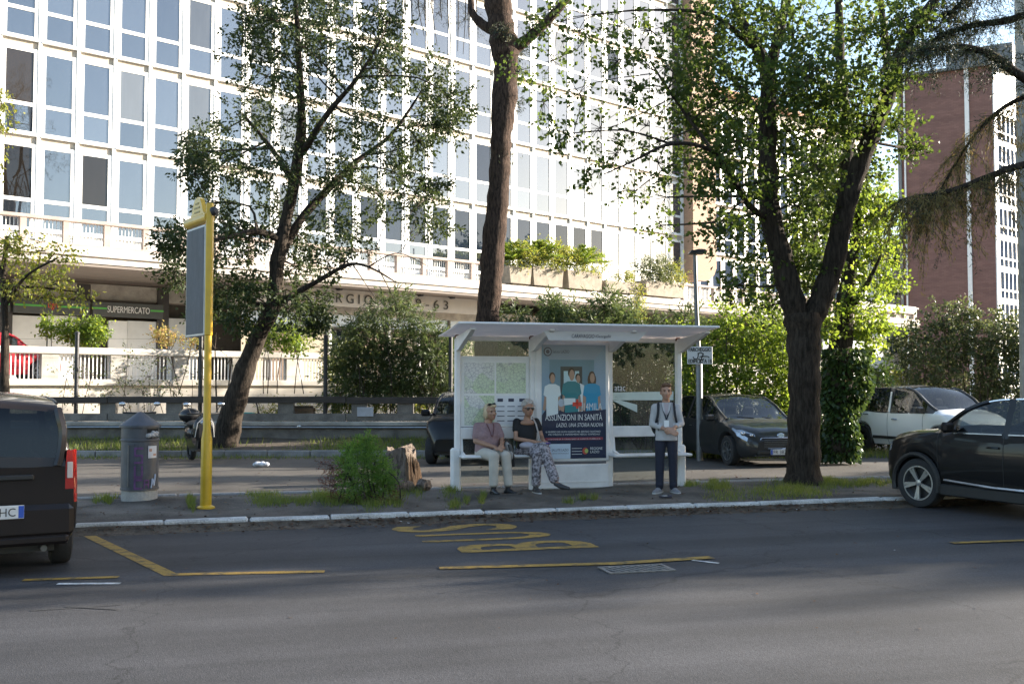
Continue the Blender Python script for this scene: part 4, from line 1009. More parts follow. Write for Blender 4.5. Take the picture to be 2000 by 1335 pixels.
# planters on the balcony edge
M_TROUGH = mat('planter_concrete', (.27, .235, .19), .9, var=.22, vscale=3, bump=.3, bscale=40)
def planter(px0, px1, pyt, pyb, label, kinds):
    n = NE - .35
    sa, z1 = FL(px0, pyt, n); sb, _ = FL(px1, pyt, n); z0 = 6.58
    t = thing('planter', label, 'planter', FW((sa + sb) / 2, n, z0), FANG, 'planters on the balcony edge')
    L_ = sb - sa; h = max(.5, z1 - z0)
    mb = MB(); mb.prism([(-L_ / 2 + .1, 0.12), (L_ / 2 - .1, .12), (L_ / 2, h), (-L_ / 2, h)], lambda a, z: (a, -.4, z), lambda a, z: (a, .35, z)); mb.box((0, 0, .06), (L_ * .5, .5, .14)); mb.build('trough', M_TROUGH, t)
    LP, LD = [], []
    for (fx, r, m_, per) in kinds.get('bush', []):
        P, D, st, en = sprigs((fx * L_, -.1, h + r * .7), r, per, 10, .3, .8, .05); place('foliage', np_mesh('foliage', leaf_verts(P, .13, .05, D, .5, .2), 4, m_), t)
    for (fx, r, nfr) in kinds.get('palm', []):
        V = []
        for k in range(nfr):
            a = random.random() * 6.28; el = random.uniform(.35, 1.45); d = np.array([math.cos(a) * math.cos(el), math.sin(a) * math.cos(el), math.sin(el)])
            m2 = 42; tt = np.linspace(.15, 1, m2)[:, None]
            base = np.array([fx * L_, 0, h + .25]) + d * r * tt + np.array([0, 0, -.38 * r]) * tt ** 2
            side = unit(np.cross(d, [0, 0, 1])[None])[0]
            for sg in (-1, 1): LP.append(base); LD.append(np.repeat((side * sg + d * .9)[None], m2, 0))
        P = np.vstack(LP); place('fronds', np_mesh('fronds', leaf_verts(P, .30, .04, unit(np.vstack(LD)), .92, .1), 4, L_BRIGHT), t)
    for (fx, w_, dr, per) in kinds.get('hang', []):
        P = np.stack([fx * L_ + rng.normal(size=per) * w_ / 2, -.45 - .12 * rng.random(per), h - rng.random(per) ** .8 * dr], 1)
        place('trailing_leaves', np_mesh('trailing_leaves', leaf_verts(P, .12, .05, None, 0, .6), 4, L_YELLOW), t)
planter(984, 1028, 520, 545, 'leftmost planter with a pale bush beside the pine trunk', {'bush': [(.1, .9, L_YELLOW, 200)], 'palm': [(-.1, 1.5, 30)]})
planter(1030, 1090, 520, 545, 'planter with a palm and a pale spreading bush', {'bush': [(.2, 1.0, L_YELLOW, 260), (-.3, .8, L_YELLOW, 130)], 'palm': [(-.05, 1.6, 34)]})
planter(1098, 1166, 528, 555, 'planter with the brightest green palm and mixed bush', {'bush': [(.35, .8, L_YELLOW, 130), (-.3, .8, L_YELLOW, 130)], 'palm': [(0, 1.7, 36)]})
planter(1172, 1240, 548, 565, 'low planter with a long trailing plant over the fascia', {'bush': [(.2, .45, L_YELLOW, 50)], 'hang': [(.42, .6, 2.2, 900)]})
planter(1250, 1325, 548, 568, 'rightmost planter with a spiky grey green bush by the brown tower', {'bush': [(.0, 1.0, L_HEDGE, 230), (-.3, .9, L_HEDGE, 160), (.35, .8, L_YELLOW, 140)]})

# ---------------------------------------------------------------- grass, fallen leaves
def grass_patch(P, h=.10, w_=.010):
    n = len(P); a = rng.random(n) * 6.28; lean = rng.normal(size=(n, 2)) * .35
    hh = h * rng.uniform(.4, 1.3, size=(n, 1)); s = np.stack([np.cos(a), np.sin(a), 0 * a], 1) * w_ / 2
    tip = np.concatenate([lean, np.ones((n, 1))], 1) * hh
    V = np.empty((n, 3, 3)); V[:, 0] = P - s; V[:, 1] = P + s; V[:, 2] = P + tip
    return V.reshape(-1, 3)
def scatter_px(regions, zf, hscale=1):
    out = []
    for (x0, y0, x1, y1, n) in regions:
        a, b = G(x0, y1, .12), G(x1, y1, .12); c = G(x0, y0, .12)
        k = 0; seeds = rng.random((max(3, n // 90), 2))
        for sd in seeds:
            m_ = n // len(seeds); q = sd + rng.normal(size=(m_, 2)) * [.05, .16]
            py = y0 + q[:, 1] * (y1 - y0); px = x0 + q[:, 0] * (x1 - x0)
            for X, Y in zip(px, py):
                p = G(X, min(max(Y, y0 - 6), y1 + 6), .12); out.append((p.x, p.y, zf(p)))
    return np.array(out)
isl = lambda p: island_z(*St(p)) - .01
P = scatter_px([(480, 962, 690, 985, 2700), (760, 955, 890, 985, 1500), (1370, 945, 1610, 978, 3000), (1330, 940, 1420, 956, 1000), (1610, 940, 1750, 952, 1600), (175, 962, 235, 980, 700), (360, 975, 400, 997, 600), (620, 965, 780, 992, 1800), (905, 965, 960, 985, 350), (1090, 974, 1200, 982, 300), (1540, 934, 1620, 950, 900)], isl)
k = np.array([T0 + .02 < St(p)[1] < T1 + .15 for p in P]); P = P[k]
V = grass_patch(P, .095, .010)
n2 = 17000
xy = np.stack([rng.random(n2) * 23 - 21, 24.15 + rng.random(n2) ** 1.3 * 2.3], 1)
den = np.sin(xy[:, 0] * 1.3) + np.sin(xy[:, 0] * .6 + 2) * 1.1 + rng.normal(size=n2) * .7
xy = xy[den > -.7]; P2 = np.array([(x, y, bank_z(x, y) - .01) for x, y in xy])
V2 = grass_patch(P2, .16, .016)
xy = np.stack([rng.random(2600) * 16 - 16, 23.0 + rng.random(2600) * .85], 1); P3 = np.array([(x, y, .105) for x, y in xy])
P4 = np.array([(x, y, .105) for x, y in np.stack([2.5 + rng.random(3000) * 9, 23.3 + rng.random(3000) * 1.2], 1)])
go = place('grass', np_mesh('grass', np.vstack([V, V2, grass_patch(P3, .09, .014), grass_patch(P4, .2, .016)]), 3, L_GRASS)); tag(go, 'green grass tufts on the island and the bank', 'grass', kind='stuff')
def flakes(n, sf, size):
    P = np.array([sf() for _ in range(n)]); D = unit(np.concatenate([rng.normal(size=(n, 2)), rng.normal(size=(n, 1)) * .12], 1))
    u = D; v = np.stack([-D[:, 1], D[:, 0], rng.normal(size=n) * .25], 1); L_ = size * rng.uniform(.5, 1.4, size=(n, 1))
    V = np.empty((n, 4, 3)); V[:, 0] = P; V[:, 1] = P + u * L_ * .5 + v * L_ * .3; V[:, 2] = P + u * L_; V[:, 3] = P + u * L_ * .5 - v * L_ * .3
    return V.reshape(-1, 3)
def _g(s_, d): return tuple(S(s_, -d, max(.008, .06 - d * .24) + random.random() * .014))
gut = lambda: _g(random.uniform(-2, 24), abs(random.gauss(0, .2)) + .01)
gut2 = lambda: _g(random.gauss(6.5, 2.2), abs(random.gauss(0, .22)) + .01)
def isd():
    s_, t_ = random.uniform(-2, 24), random.uniform(.2, 2.9); return tuple(S(s_, t_, island_z(s_, t_) + .008))
lan = lambda: tuple(S(random.uniform(-4, 24), 3.1 + random.random() ** 2 * 5, .112))
rd = lambda: tuple(S(random.uniform(-6, 26), -random.random() ** 2 * 7, .008))
fl = place('fallen_leaves', np_mesh('fallen_leaves', np.vstack([flakes(2300, gut, .045), flakes(1500, gut2, .05), flakes(1600, isd, .045), flakes(900, lan, .05), flakes(160, rd, .04)]), 4, L_BROWN)); tag(fl, 'brown fallen leaves along the kerb and the island', 'leaves', kind='stuff')
M_SCRAP = mat('litter_white', (.6, .6, .6), .7, var=.1)
fl = place('paper_scraps', np_mesh('paper_scraps', np.vstack([flakes(24, gut, .05), flakes(22, isd, .05), flakes(18, lan, .08), flakes(16, rd, .03)]), 4, M_SCRAP)); tag(fl, 'small white litter scraps on the ground', 'litter', kind='stuff')

# unseen trees added out of frame to shade the street and fill reflections
def added_tree(pos, label, h=9.5, r=3.2, dn=1.0):
    x, y = pos.x, pos.y
    limbs = [[(x, y, 0, .3), (x + .1, y, 2.5, .26), (x, y + .1, 5, .2), (x, y, h, .08)]] + [[(x, y, 3.4, .14), (x + math.cos(a) * r * .5, y + math.sin(a) * r * .5, h * .6, .08), (x + math.cos(a) * r * .8, y + math.sin(a) * r * .8, h * .78, .04)] for a in (.3, 1.7, 2.9, 4.2, 5.4)]
    cl = []
    for k in range(22):
        b = ball(1)[0]; cl.append((x + b[0] * r, y + b[1] * r, h * .66 + b[2] * h * .34, r * .36, dn))
    tree('added_tree', label, 0, limbs, cl, L_MAPLE, M_BARK, leaf=(.3, .24), per=34, nl=10, ln=.5, world=True, group='unseen trees added for shade and reflections', twigs=1, spread=.12)
for i, (x_, y_, h_) in enumerate(((33, 47.5, 15), (41, 46, 16), (49, 44, 15))):  # added out of view for the facade panes to reflect
    added_tree(Vector((x_, y_, 0)), 'tall unseen tree added outside the right edge for window reflections', h_, 4.2)
ADDED_TREES = [(25, -.3, 9, 3.3), (32, -.2, 11, 3.6), (40, -.4, 12, 3.8), (48, -.3, 13, 3.7), (57, -.5, 15, 4.2), (67, -.5, 17, 5.4), (78, -.8, 19, 6.4), (27, -17.5, 9, 5.5), (38, -17.5, 12, 6.8), (50, -17.5, 13, 6.6), (63, -17, 16, 8.5), (78, -16.5, 19, 9.5)]
for i, s_ in enumerate((-32, -20, 20, 30)):  # added behind the viewer to darken reflections in cars and glass
    x_ = S(s_, -21.5 - (i % 2)); b_ = random.uniform(8, 10)
    added_tree(x_, 'leafy unseen tree added behind the viewer to darken reflections', b_, 4.6, .7)
for i, (s_, t_, h_, r_) in enumerate(ADDED_TREES):
    added_tree(S(s_, t_), 'leafy unseen tree added along the street to shade it', h_, r_)
# ---------------------------------------------------------------- bus shelter
M_SHEL = mat('shelter_white', (.76, .745, .735), .5, var=.10, vscale=2.5, bump=.05, bscale=30)
M_SHELD = mat('shelter_grey', (.34, .33, .32), .5, var=.1, vscale=2)
M_CLEAR = glass_mat('clear_glass', (.84, .87, .86), .03, .025, (.55, .56, .54))
M_MAP = mat('map_paper', (.76, .77, .76), .7, var=.05)
pl = G(893, 959, .11); pr_s = 3.62
sh = thing('bus_shelter', 'white bus shelter with bench, route map, lit advert box and glass panels', 'bus shelter', (pl.x, pl.y, .10), ALPHA)
def shx(px, y=0.0):
    """shelter x of a photo column, on the plane y metres behind the posts"""
    r = ray(px, 755); n = TN; C = Vector((0, 0, CAM_H)); o = Vector((pl.x, pl.y, 0)) + TN * y
    k = n.dot(o - C) / n.dot(r); return SD.dot(C + r * k - o)
def shz(px, py, y=0.0):
    r = ray(px, py); n = TN; C = Vector((0, 0, CAM_H)); o = Vector((pl.x, pl.y, 0)) + TN * y
    k = n.dot(o - C) / n.dot(r); return (C + r * k).z - .10
X1, X2, X3, X4 = 0.0, shx(1039), shx(1190), shx(1325)
ZT = shz(1100, 664)                      # top of the posts
for i, x in enumerate((X1, X2, X3, X4)):
    mb = MB(); mb.box((x, 0, ZT / 2), (.085, .12, ZT), bev=.015)
    if i in (0, 3): mb.box((x + (-.03 if i == 0 else .02), -.01, .33), (.15, .15, .70), bev=.03)
    mb.build('post', M_SHEL, sh)
    # curved arm carrying the roof
    mb = MB(); out = [(0.05, ZT - .20), (-.22, ZT - .17), (-.55, ZT - .07), (-.9, ZT + .02), (-1.12, ZT + .085), (-1.12, ZT + .11), (-.5, ZT + .06), (.05, ZT + .03)]
    mb.prism(out, lambda y, z: (x - .035, y, z), lambda y, z: (x + .035, y, z)); mb.build('arm', M_SHEL, sh)
    MB().ell((x, .0, ZT + .03), (.05, .05, .04), 8).build('bolt_cap', mat('rust', (.12, .05, .03), .8), sh)
# roof: shallow curved tray
mb = MB(); prof = []
for k in range(9):
    y = .32 - 1.55 * k / 8; prof.append((y, ZT + .045 + .115 * (k / 8) ** 1.2))
pts = prof + [(y, z + .022) for y, z in prof[::-1]]
mb.prism(pts, lambda y, z: (X1 - .24, y, z), lambda y, z: (X4 + .12, y, z)); M_ROOFP = mat('roof_panel', (.72, .67, .645), .55, var=.1, vscale=2)
t_ = M_ROOFP.node_tree; tr_ = t_.nodes.new('ShaderNodeBsdfTranslucent'); tr_.inputs[0].default_value = (.85, .78, .74, 1); mx_ = t_.nodes.new('ShaderNodeMixShader'); mx_.inputs[0].default_value = .55
t_.links.new(t_.nodes['Principled BSDF'].outputs[0], mx_.inputs[1]); t_.links.new(tr_.outputs[0], mx_.inputs[2]); t_.links.new(mx_.outputs[0], t_.nodes['Material Output'].inputs[0])
mb.build('roof', M_ROOFP, sh)
mb = MB(); y_, z_ = prof[-1]; mb.box(((X1 + X4) / 2 - .06, y_ - .02, z_ + .012), (X4 - X1 + .38, .04, .035), bev=.01); mb.build('roof_edge', M_SHEL, sh)
mb = MB(); mb.box(((X1 + X4) / 2, .06, ZT + .01), (X4 - X1, .05, .07)); mb.build('back_beam', M_SHEL, sh)
# name panel under the front edge, with slanting ends
xa, xb = X2 - .12, X3 + .20
mb = MB(); yf = -1.02
mb.prism([(xa, ZT + .085), (xb + .02, ZT + .085), (xb - .10, ZT - .05), (xa + .10, ZT - .05)], lambda x, z: (x, yf - (z - ZT) * .4, z), lambda x, z: (x, yf + .03 - (z - ZT) * .4, z)); npn = mb.build('name_panel', mat('name_panel_white', (.72, .73, .75), .35, var=.03), sh)
M_NAVY = mat('navy_print', (.03, .035, .07), .5)
word('CARAVAGGIO', M_NAVY, npn, (xa + .44, yf - .012, ZT - .012), (1, 0, 0), (0, -.37, .93), .36, .058)
word('/Georgofili', M_NAVY, npn, (xa + .81, yf - .012, ZT - .016), (1, 0, 0), (0, -.37, .93), .25, .056)
# bay 1: glass, route map, backrest, bench
zb0, zb1 = shz(960, 856), shz(960, 834)
mb = MB(); mb.box(((X1 + X2) / 2, .03, (ZT + .03 + zb1) / 2), (X2 - X1 - .09, .012, ZT - zb1 - .06)); mb.build('glass_panel', M_CLEAR, sh)
mp_ = MB().box(((X1 + X2) / 2, .012, (shz(960, 694) + zb1) / 2 - .0), (X2 - X1 - .10, .012, shz(960, 694) - zb1 - .02)).build('route_map', M_MAP, sh)
m, t_, p_ = nodes_of('map_print'); N, L = t_.nodes, t_.links
tc = N.new('ShaderNodeTexCoord'); v1 = N.new('ShaderNodeTexVoronoi'); v1.feature = 'DISTANCE_TO_EDGE'; v1.inputs['Scale'].default_value = 20; L.new(tc.outputs['Object'], v1.inputs[0])
v2 = N.new('ShaderNodeTexVoronoi'); v2.inputs['Scale'].default_value = 3.5; L.new(tc.outputs['Object'], v2.inputs[0])
r1 = N.new('ShaderNodeValToRGB'); r1.color_ramp.elements[0].position = .02; r1.color_ramp.elements[1].position = .07; r1.color_ramp.elements[0].color = (.40, .40, .45, 1); r1.color_ramp.elements[1].color = (.70, .71, .70, 1); L.new(v1.outputs['Distance'], r1.inputs[0])
r2 = N.new('ShaderNodeValToRGB'); r2.color_ramp.elements[0].color = (.70, .86, .55, 1); r2.color_ramp.elements[1].color = (1, .98, 1, 1); sp_ = N.new('ShaderNodeSeparateColor'); L.new(v2.outputs['Color'], sp_.inputs[0]); L.new(sp_.outputs[0], r2.inputs[0])
mu = N.new('ShaderNodeMix'); mu.data_type = 'RGBA'; mu.blend_type = 'MULTIPLY'; mu.inputs['Factor'].default_value = 1; L.new(r1.outputs[0], mu.inputs[6]); L.new(r2.outputs[0], mu.inputs[7]); L.new(mu.outputs[2], p_.inputs['Base Color']); p_.inputs['Roughness'].default_value = .3
M_MAPP = m
zt_m = shz(960, 706); xm = (X1 + X2) / 2; ww_ = (X2 - X1 - .16)
for (fx, w_, z0, z1) in ((-.24, .46, .5, 1), (.25, .46, .5, 1), (-.24, .46, 0, .48)):
    H_ = zt_m - zb1 - .04; MB().box((xm + fx * ww_, .004, zb1 + .03 + H_ * (z0 + z1) / 2), (w_ * ww_, .004, H_ * (z1 - z0) - .015)).build('map_sheet', M_MAPP, mp_)
MB().box((xm + .25 * ww_, .004, zb1 + .03 + H_ * .24), (.46 * ww_, .004, H_ * .46)).build('timetable', mat('timetable_white', (.68, .70, .74), .4, var=.04), mp_)
me1 = MB().box((0, 0, 0), (.12, .003, .012)).mesh('printed_line', M_NAVY); me2 = MB().box((0, 0, 0), (.09, .003, .05)).mesh('printed_block', M_NAVY)
for c_ in range(3):
    for r_ in range(4): place('printed_line', me1, mp_, (xm + (.06 + c_ * .16) * ww_ + .03, .0, zb1 + .1 + r_ * .075))
    place('printed_block', me2, mp_, (xm + (.08 + c_ * .17) * ww_, .0, zb1 + .03 + H_ * .40))
for (xa_, xb_) in ((X1, X2), (X3, X4)):
    MB().box(((xa_ + xb_) / 2, -.0, (zb0 + zb1) / 2), (xb_ - xa_ - .07, .06, zb1 - zb0), bev=.012).build('backrest', M_SHEL, sh)
    zs = shz((905 if xa_ == X1 else 1230), 886 if xa_ != X1 else 889, -.25)
    mb = MB(); mb.box(((xa_ + xb_) / 2 + (.0), -.26, zs - .02), (xb_ - xa_ + (.12 if xa_ == X3 else -.0), .32, .045), bev=.02); mb.build('bench_seat', M_SHEL, sh)
    for x_, sg in ((xa_ + .06, 1), (xb_ - .06, -1)):
        mb = MB(); mb.prism([(0, zb0 + .1), (0, zs - .06), (-.34, zs - .05), (-.30, zs), (-.06, zs + .05)], lambda y, z: (x_ - .02, y, z), lambda y, z: (x_ + .02, y, z)); mb.build('bench_bracket', M_SHEL, sh)
# lower glass of bay 1
MB().box(((X1 + X2) / 2, .03, zb0 / 2 + .06), (X2 - X1 - .1, .012, zb0 - .14)).build('glass_panel', M_CLEAR, sh)
# bay 3: glass with printed name and arrow
MB().box(((X3 + X4) / 2, .03, (ZT + zb1) / 2), (X4 - X3 - .09, .012, ZT - zb1 - .02)).build('glass_panel', M_CLEAR, sh)
MB().box(((X3 + X4) / 2, .03, zb0 / 2 + .05), (X4 - X3 - .1, .012, zb0 - .1)).build('glass_panel', M_CLEAR, sh)
M_PRINTG = mat('printed_green_white', (.56, .64, .60), .4, var=.06, vscale=2)
def on_glass(px, py): return (shx(px), shz(px, py))
mb = MB(); Pq = [on_glass(*p) for p in ((1195, 766), (1316, 764), (1316, 781), (1197, 781))]; mb.prism(Pq, lambda x, z: (x, .018, z), lambda x, z: (x, .022, z))
Pq = [on_glass(*p) for p in ((1197, 782), (1212, 781), (1245, 790), (1245, 805))]; mb.prism(Pq, lambda x, z: (x, .018, z), lambda x, z: (x, .022, z)); arrow = mb.build('arrow_print', M_PRINTG, sh)
x_, z_ = on_glass(1201, 763); word('atac', M_SIGNW, sh, (x_, .016, z_), (1, 0, 0), (0, 0, 1), .185, .085)
x_, z_ = on_glass(1202, 777); word('ALTRE F', mat('print_faint', (.42, .50, .46), .5), arrow, (x_, .016, z_), (1, 0, 0), (0, 0, 1), .17, .045)
# bay 2: advert box
zA0, zA1 = shz(1115, 900), shz(1115, 668)
ZB = shz(1115, 905)
mb = MB(); mb.box(((X2 + X3) / 2, -.02, (zA0 + zA1) / 2), (X3 - X2 - .06, .16, zA1 - zA0), bev=.02); ab = mb.build('advert_box', M_SHEL, sh)
mb = MB(); mb.box(((X2 + X3) / 2, -.01, ZB / 2), (X3 - X2 - .07, .17, ZB - .02), bev=.02); mb.box(((X2 + X3) / 2, -.1, .12), (X3 - X2 - .07, .012, .012)); mb.build('advert_plinth', M_SHEL, sh)
PX0, PX1, PZ0, PZ1 = X2 + .13, X3 - .10, zA0 + .05, zA1 - .05
PW, PH = PX1 - PX0, PZ1 - PZ0
def pm(name, c): return mat('print_' + name, tuple(min(.8, x * 1.5) for x in c), .4, var=.03, spec=.15)
def poster(name, poly, m, lay): 
    y = -.1015 - .0012 * lay; mb = MB(); mb.prism([(PX0 + a * PW, PZ1 - b * PH) for a, b in poly], lambda x, z: (x, y, z), lambda x, z: (x, y - .0008, z)); return mb.build(name, m, ab)
def rect(a, b, c, d): return [(a, b), (c, b), (c, d), (a, d)][::-1]
poster('poster_sheet', rect(0, 0, 1, 1), pm('blue', (.085, .13, .20)), 0)
poster('printed_ceiling', [(0, 0), (1, 0), (.82, .13), (.12, .13)][::-1], pm('ceil', (.20, .25, .32)), 1)
poster('printed_wall', [(.12, .13), (.82, .13), (.80, .55), (.12, .55)][::-1], pm('teal', (.10, .18, .23)), 1)
poster('printed_wall', [(.82, .13), (1, 0), (1, .62), (.80, .52)][::-1], pm('pale', (.18, .25, .33)), 1)
poster('printed_wall', [(0, 0), (.12, .13), (.12, .55), (0, .62)][::-1], pm('pale2', (.16, .24, .32)), 1)
poster('printed_door', rect(.29, .19, .63, .5), pm('door', (.035, .045, .05)), 2)
poster('printed_door', rect(.34, .23, .58, .42), pm('pane', (.34, .46, .50)), 3)
poster('printed_floor', [(0, .62), (.12, .52), (.80, .52), (1, .62), (1, 1), (0, 1)][::-1], pm('navy', (.022, .028, .05)), 2)
def ellp(cx, cy, a, b, n=14): return [(cx + a * math.cos(2 * math.pi * k / n), cy + b * math.sin(2 * math.pi * k / n)) for k in range(n)][::-1]
def nurse(cx, top, sc, shirt, hair, lay, trousers=None, longhair=False):
    hw = .10 * sc
    if longhair: poster('printed_hair', ellp(cx, top + .075 * sc, .065 * sc, .065 * sc), hair, lay)
    poster('printed_arm', [(cx - hw, top + .13 * sc), (cx - hw * 1.45, top + .33 * sc), (cx - hw * 1.05, top + .34 * sc), (cx - hw * .7, top + .2 * sc)], pm('skin', (.30, .19, .14)), lay)
    poster('printed_arm', [(cx + hw, top + .13 * sc), (cx + hw * .7, top + .2 * sc), (cx + hw * 1.05, top + .34 * sc), (cx + hw * 1.45, top + .33 * sc)], pm('skin', (.30, .19, .14)), lay)
    poster('printed_tunic', [(cx - hw * .5, top + .105 * sc), (cx - hw * 1.15, top + .125 * sc), (cx - hw * 1.35, top + .2 * sc), (cx - hw * .9, top + .22 * sc), (cx - hw * .9, top + .38 * sc), (cx + hw * .9, top + .38 * sc), (cx + hw * .9, top + .22 * sc), (cx + hw * 1.35, top + .2 * sc), (cx + hw * 1.15, top + .125 * sc), (cx + hw * .5, top + .105 * sc)], shirt, lay + 1)
    if trousers: poster('printed_trousers', [(cx - hw * .9, top + .38 * sc), (cx - hw * .8, top + .6 * sc), (cx + hw * .7, top + .6 * sc), (cx + hw * .9, top + .38 * sc)], trousers, lay)
    poster('printed_hair', ellp(cx, top + .04 * sc, .048 * sc, .04 * sc), hair, lay + 1)
    poster('printed_face', ellp(cx + .006, top + .058 * sc, .036 * sc, .042 * sc), pm('skin', (.30, .19, .14)), lay + 2)
wht, tea, cya = pm('white', (.50, .53, .60)), pm('scrub', (.025, .15, .17)), pm('cyan', (.02, .20, .34))
hb_, hd_ = pm('hair', (.05, .03, .022)), pm('hair2', (.02, .015, .012))
nurse(.56, .25, .85, wht, hd_, 4, wht); nurse(.46, .20, 1.15, tea, hd_, 5, hd_); nurse(.16, .24, 1.0, wht, hb_, 6, wht); nurse(.78, .23, 1.05, cya, hb_, 6, hd_, True)
poster('printed_bed', [(.34, .47), (.52, .47), (.52, .52), (.32, .535)][::-1], wht, 8); poster('printed_bed', ellp(.30, .51, .05, .035), pm('bedgrey', (.3, .33, .38)), 8)
for (a, b, c, d) in ((.53, .48, .565, .56), (.475, .505, .62, .54)): poster('printed_cross', rect(a, b, c, d), pm('cross', (.5, .05, .03)), 10)
poster('printed_band', [(0, .64), (.3, .60), (1, .57), (1, 1), (0, 1)][::-1], pm('navy2', (.02, .025, .05)), 9) 
M_PW = pm('text', (.55, .57, .60))
def pword(wd, a, b, w_, h_, m_=M_PW, sl=0.0, lay=12): return word(wd, m_, ab, (PX0 + a * PW, -.1015 - .0012 * lay, PZ1 - b * PH), (1, 0, 0), (0, 0, 1), w_ * PW, h_ * PH, slant=sl)
pword('14MILA', .65, .575, .29, .062); pword('ASSUNZIONI IN SANIT\u00c0', .05, .665, .89, .068); pword('LAZIO, UNA STORIA NUOVA', .22, .728, .73, .04, sl=.012)
pword('IL NUMERO DEI NUOVI ASSUNTI NEL SERVIZIO SANITARIO', .06, .772, .85, .015); pword('PI\u00d9 MEDICI E INFERMIERI NEGLI OSPEDALI', .10, .795, .80, .018)
poster('printed_stripe', rect(.05, .815, .95, .838), pm('redband', (.20, .035, .05)), 10); pword('CONTINUA A CRESCERE LA SANIT\u00c0 PUBBLICA', .09, .834, .82, .012)
poster('printed_label', rect(.06, .87, .44, 1), pm('label', (.42, .47, .55)), 10); pword('SALUTE LAZIO', .15, .935, .26, .022, M_NAVY); pword('IL SERVIZIO SANITARIO REGIONALE', .15, .958, .26, .010, M_NAVY)
for k in range(3): poster('printed_rule', rect(.46, .91 + k * .025, .62, .914 + k * .025), M_PW, 10)
poster('printed_emblem', ellp(.67, .935, .045, .03), pm('emblem', (.35, .06, .04)), 10); poster('printed_emblem', ellp(.69, .935, .028, .02), pm('emblem2', (.30, .36, .10)), 11)
pword('REGIONE', .75, .925, .19, .022); pword('LAZIO', .75, .955, .14, .022)
for r0, r1, m_ in ((.065, 0, M_NAVY), (.048, 0, pm('ceil', (.20, .25, .32))), (.03, 0, M_NAVY)): poster('printed_ring', ellp(.09, .06, r0, r0 * .62), m_, 11 if r0 > .06 else 12 if r0 > .04 else 13)
pword('Salute LAZIO', .165, .072, .26, .026, M_NAVY, 0, 11)
MB().box(((X2 + X3) / 2, -.128, (PZ0 + PZ1) / 2), (PW + .02, .004, PH + .02)).build('advert_glass', glass_mat('advert_glass', (.97, .98, .98), .01), sh)

# ---------------------------------------------------------------- yellow stop pole
M_YP = mat('pole_yellow', (.60, .36, .015), .4, var=.10, vscale=4, coat=.2)
b = G(402, 993, .10); Yp = b.y
yp = thing('bus_stop_pole', 'tall yellow bus stop pole with a rounded crown and grey panel', 'bus stop sign', (b.x, b.y, .10))
def hz(py): return PT(402, py, Yp).z - .10
mb = MB(); mb.lathe([(.12, 0), (.12, .025), (.075, .05), (.072, hz(858)), (.05, hz(838)), (.048, hz(655))], 20); mb.build('base_tube', M_YP, yp, smooth=True, angle=30)
mb = MB(); mb.box((0.005, 0, (hz(655) + hz(397)) / 2), (.09, .09, hz(397) - hz(655)), bev=.012); mb.build('upper_post', M_YP, yp)
pv = Vector((-.45, .6, 0)).normalized(); pa = math.atan2(pv.y, pv.x)
z0, z1 = hz(655), hz(436)
mb = MB(); mb.box((0, 0, (z0 + z1) / 2), (.72, .07, z1 - z0), bev=.01); pn = mb.build('panel_frame', mat('panel_silver', (.42, .42, .43), .4, metal=.3), yp, rot=(0, 0, pa), loc=(pv.x * .43, pv.y * .43, 0))
for sg in (-1, 1): MB().box((0, sg * .037, (z0 + z1) / 2), (.66, .004, z1 - z0 - .07)).build('panel_face', mat('panel_worn', (.075, .08, .095), .65, var=.22, vscale=6, stretch=(1, 1, .2), fine=.4, fscale=50), pn)
mb = MB(); mb.tube([(0 + pv.x * .0, pv.y * 0, z1 + .09), (pv.x * .82, pv.y * .82, z1 + .09)], .075, 14); mb.build('crown_bar', M_YP, yp, smooth=True)
mb = MB(); pr = [(-.30, 0), (.30, 0), (.22, .06), (.17, .16), (.10, .25), (0, .28), (-.10, .25), (-.17, .16), (-.22, .06)]
mb.prism(pr, lambda a, z: (pv.x * (.40 + a) - pv.y * .03, pv.y * (.40 + a) + pv.x * .03, z1 + .13 + z), lambda a, z: (pv.x * (.40 + a) + pv.y * .03, pv.y * (.40 + a) - pv.x * .03, z1 + .13 + z)); mb.build('crown_plate', M_YP, yp)
for sg in (1, -1):
    mb = MB(); 
    for dz, wd_ in ((.07, .2), (.13, .2), (.19, .13)): mb.box((0, 0, z1 + .13 + dz), (wd_, .006, .022))
    mb.build('crown_print', mat('pole_print', (.30, .22, .05), .5), yp, rot=(0, 0, pa), loc=(pv.x * .40 - sg * pv.y * .033, pv.y * .40 + sg * pv.x * .033, 0))
mb = MB(); mb.lathe([(.05, 0), (.062, .02), (.062, .06), (.03, .09)], 14, M=Matrix.Translation((.03, -.03, hz(415))) @ Matrix.Rotation(R(70), 4, 'Y')); mb.build('knob', M_DARKMET, yp, smooth=True)

# ---------------------------------------------------------------- litter bin
b = G(272, 978, .10); Yb = b.y
M_BIN = mat('bin_grey', (.085, .088, .10), .5, metal=.2, var=.2, vscale=5, bump=.05, bscale=60)
lb = thing('litter_bin', 'grey cylindrical litter bin with conical lid, purple graffiti and sticker', 'litter bin', (b.x, b.y, .10))
hb_z = lambda py: PT(272, py, Yb).z - .10
rB = .262; zc0, zc1, zt = hb_z(955), hb_z(832), hb_z(803)
mb = MB(); mb.lathe([(rB * .94, 0), (rB * .94, zc0)], 28); mb.build('plinth', M_CONC, lb)
mb = MB(); mb.lathe([(rB, zc0), (rB, zc0 + .03), (rB - .008, zc0 + .035), (rB - .008, zc1 - .21), (rB + .004, zc1 - .20), (rB + .004, zc1 - .18), (rB - .008, zc1 - .17), (rB - .006, zc1)], 36); mb.build('drum', M_BIN, lb, smooth=True, angle=30)
mb = MB(); mb.lathe([(rB + .02, zc1 - .01), (rB + .02, zc1 + .02), (.05, zt - .02), (.015, zt)], 36); mb.build('lid', M_BIN, lb, smooth=True, angle=30)
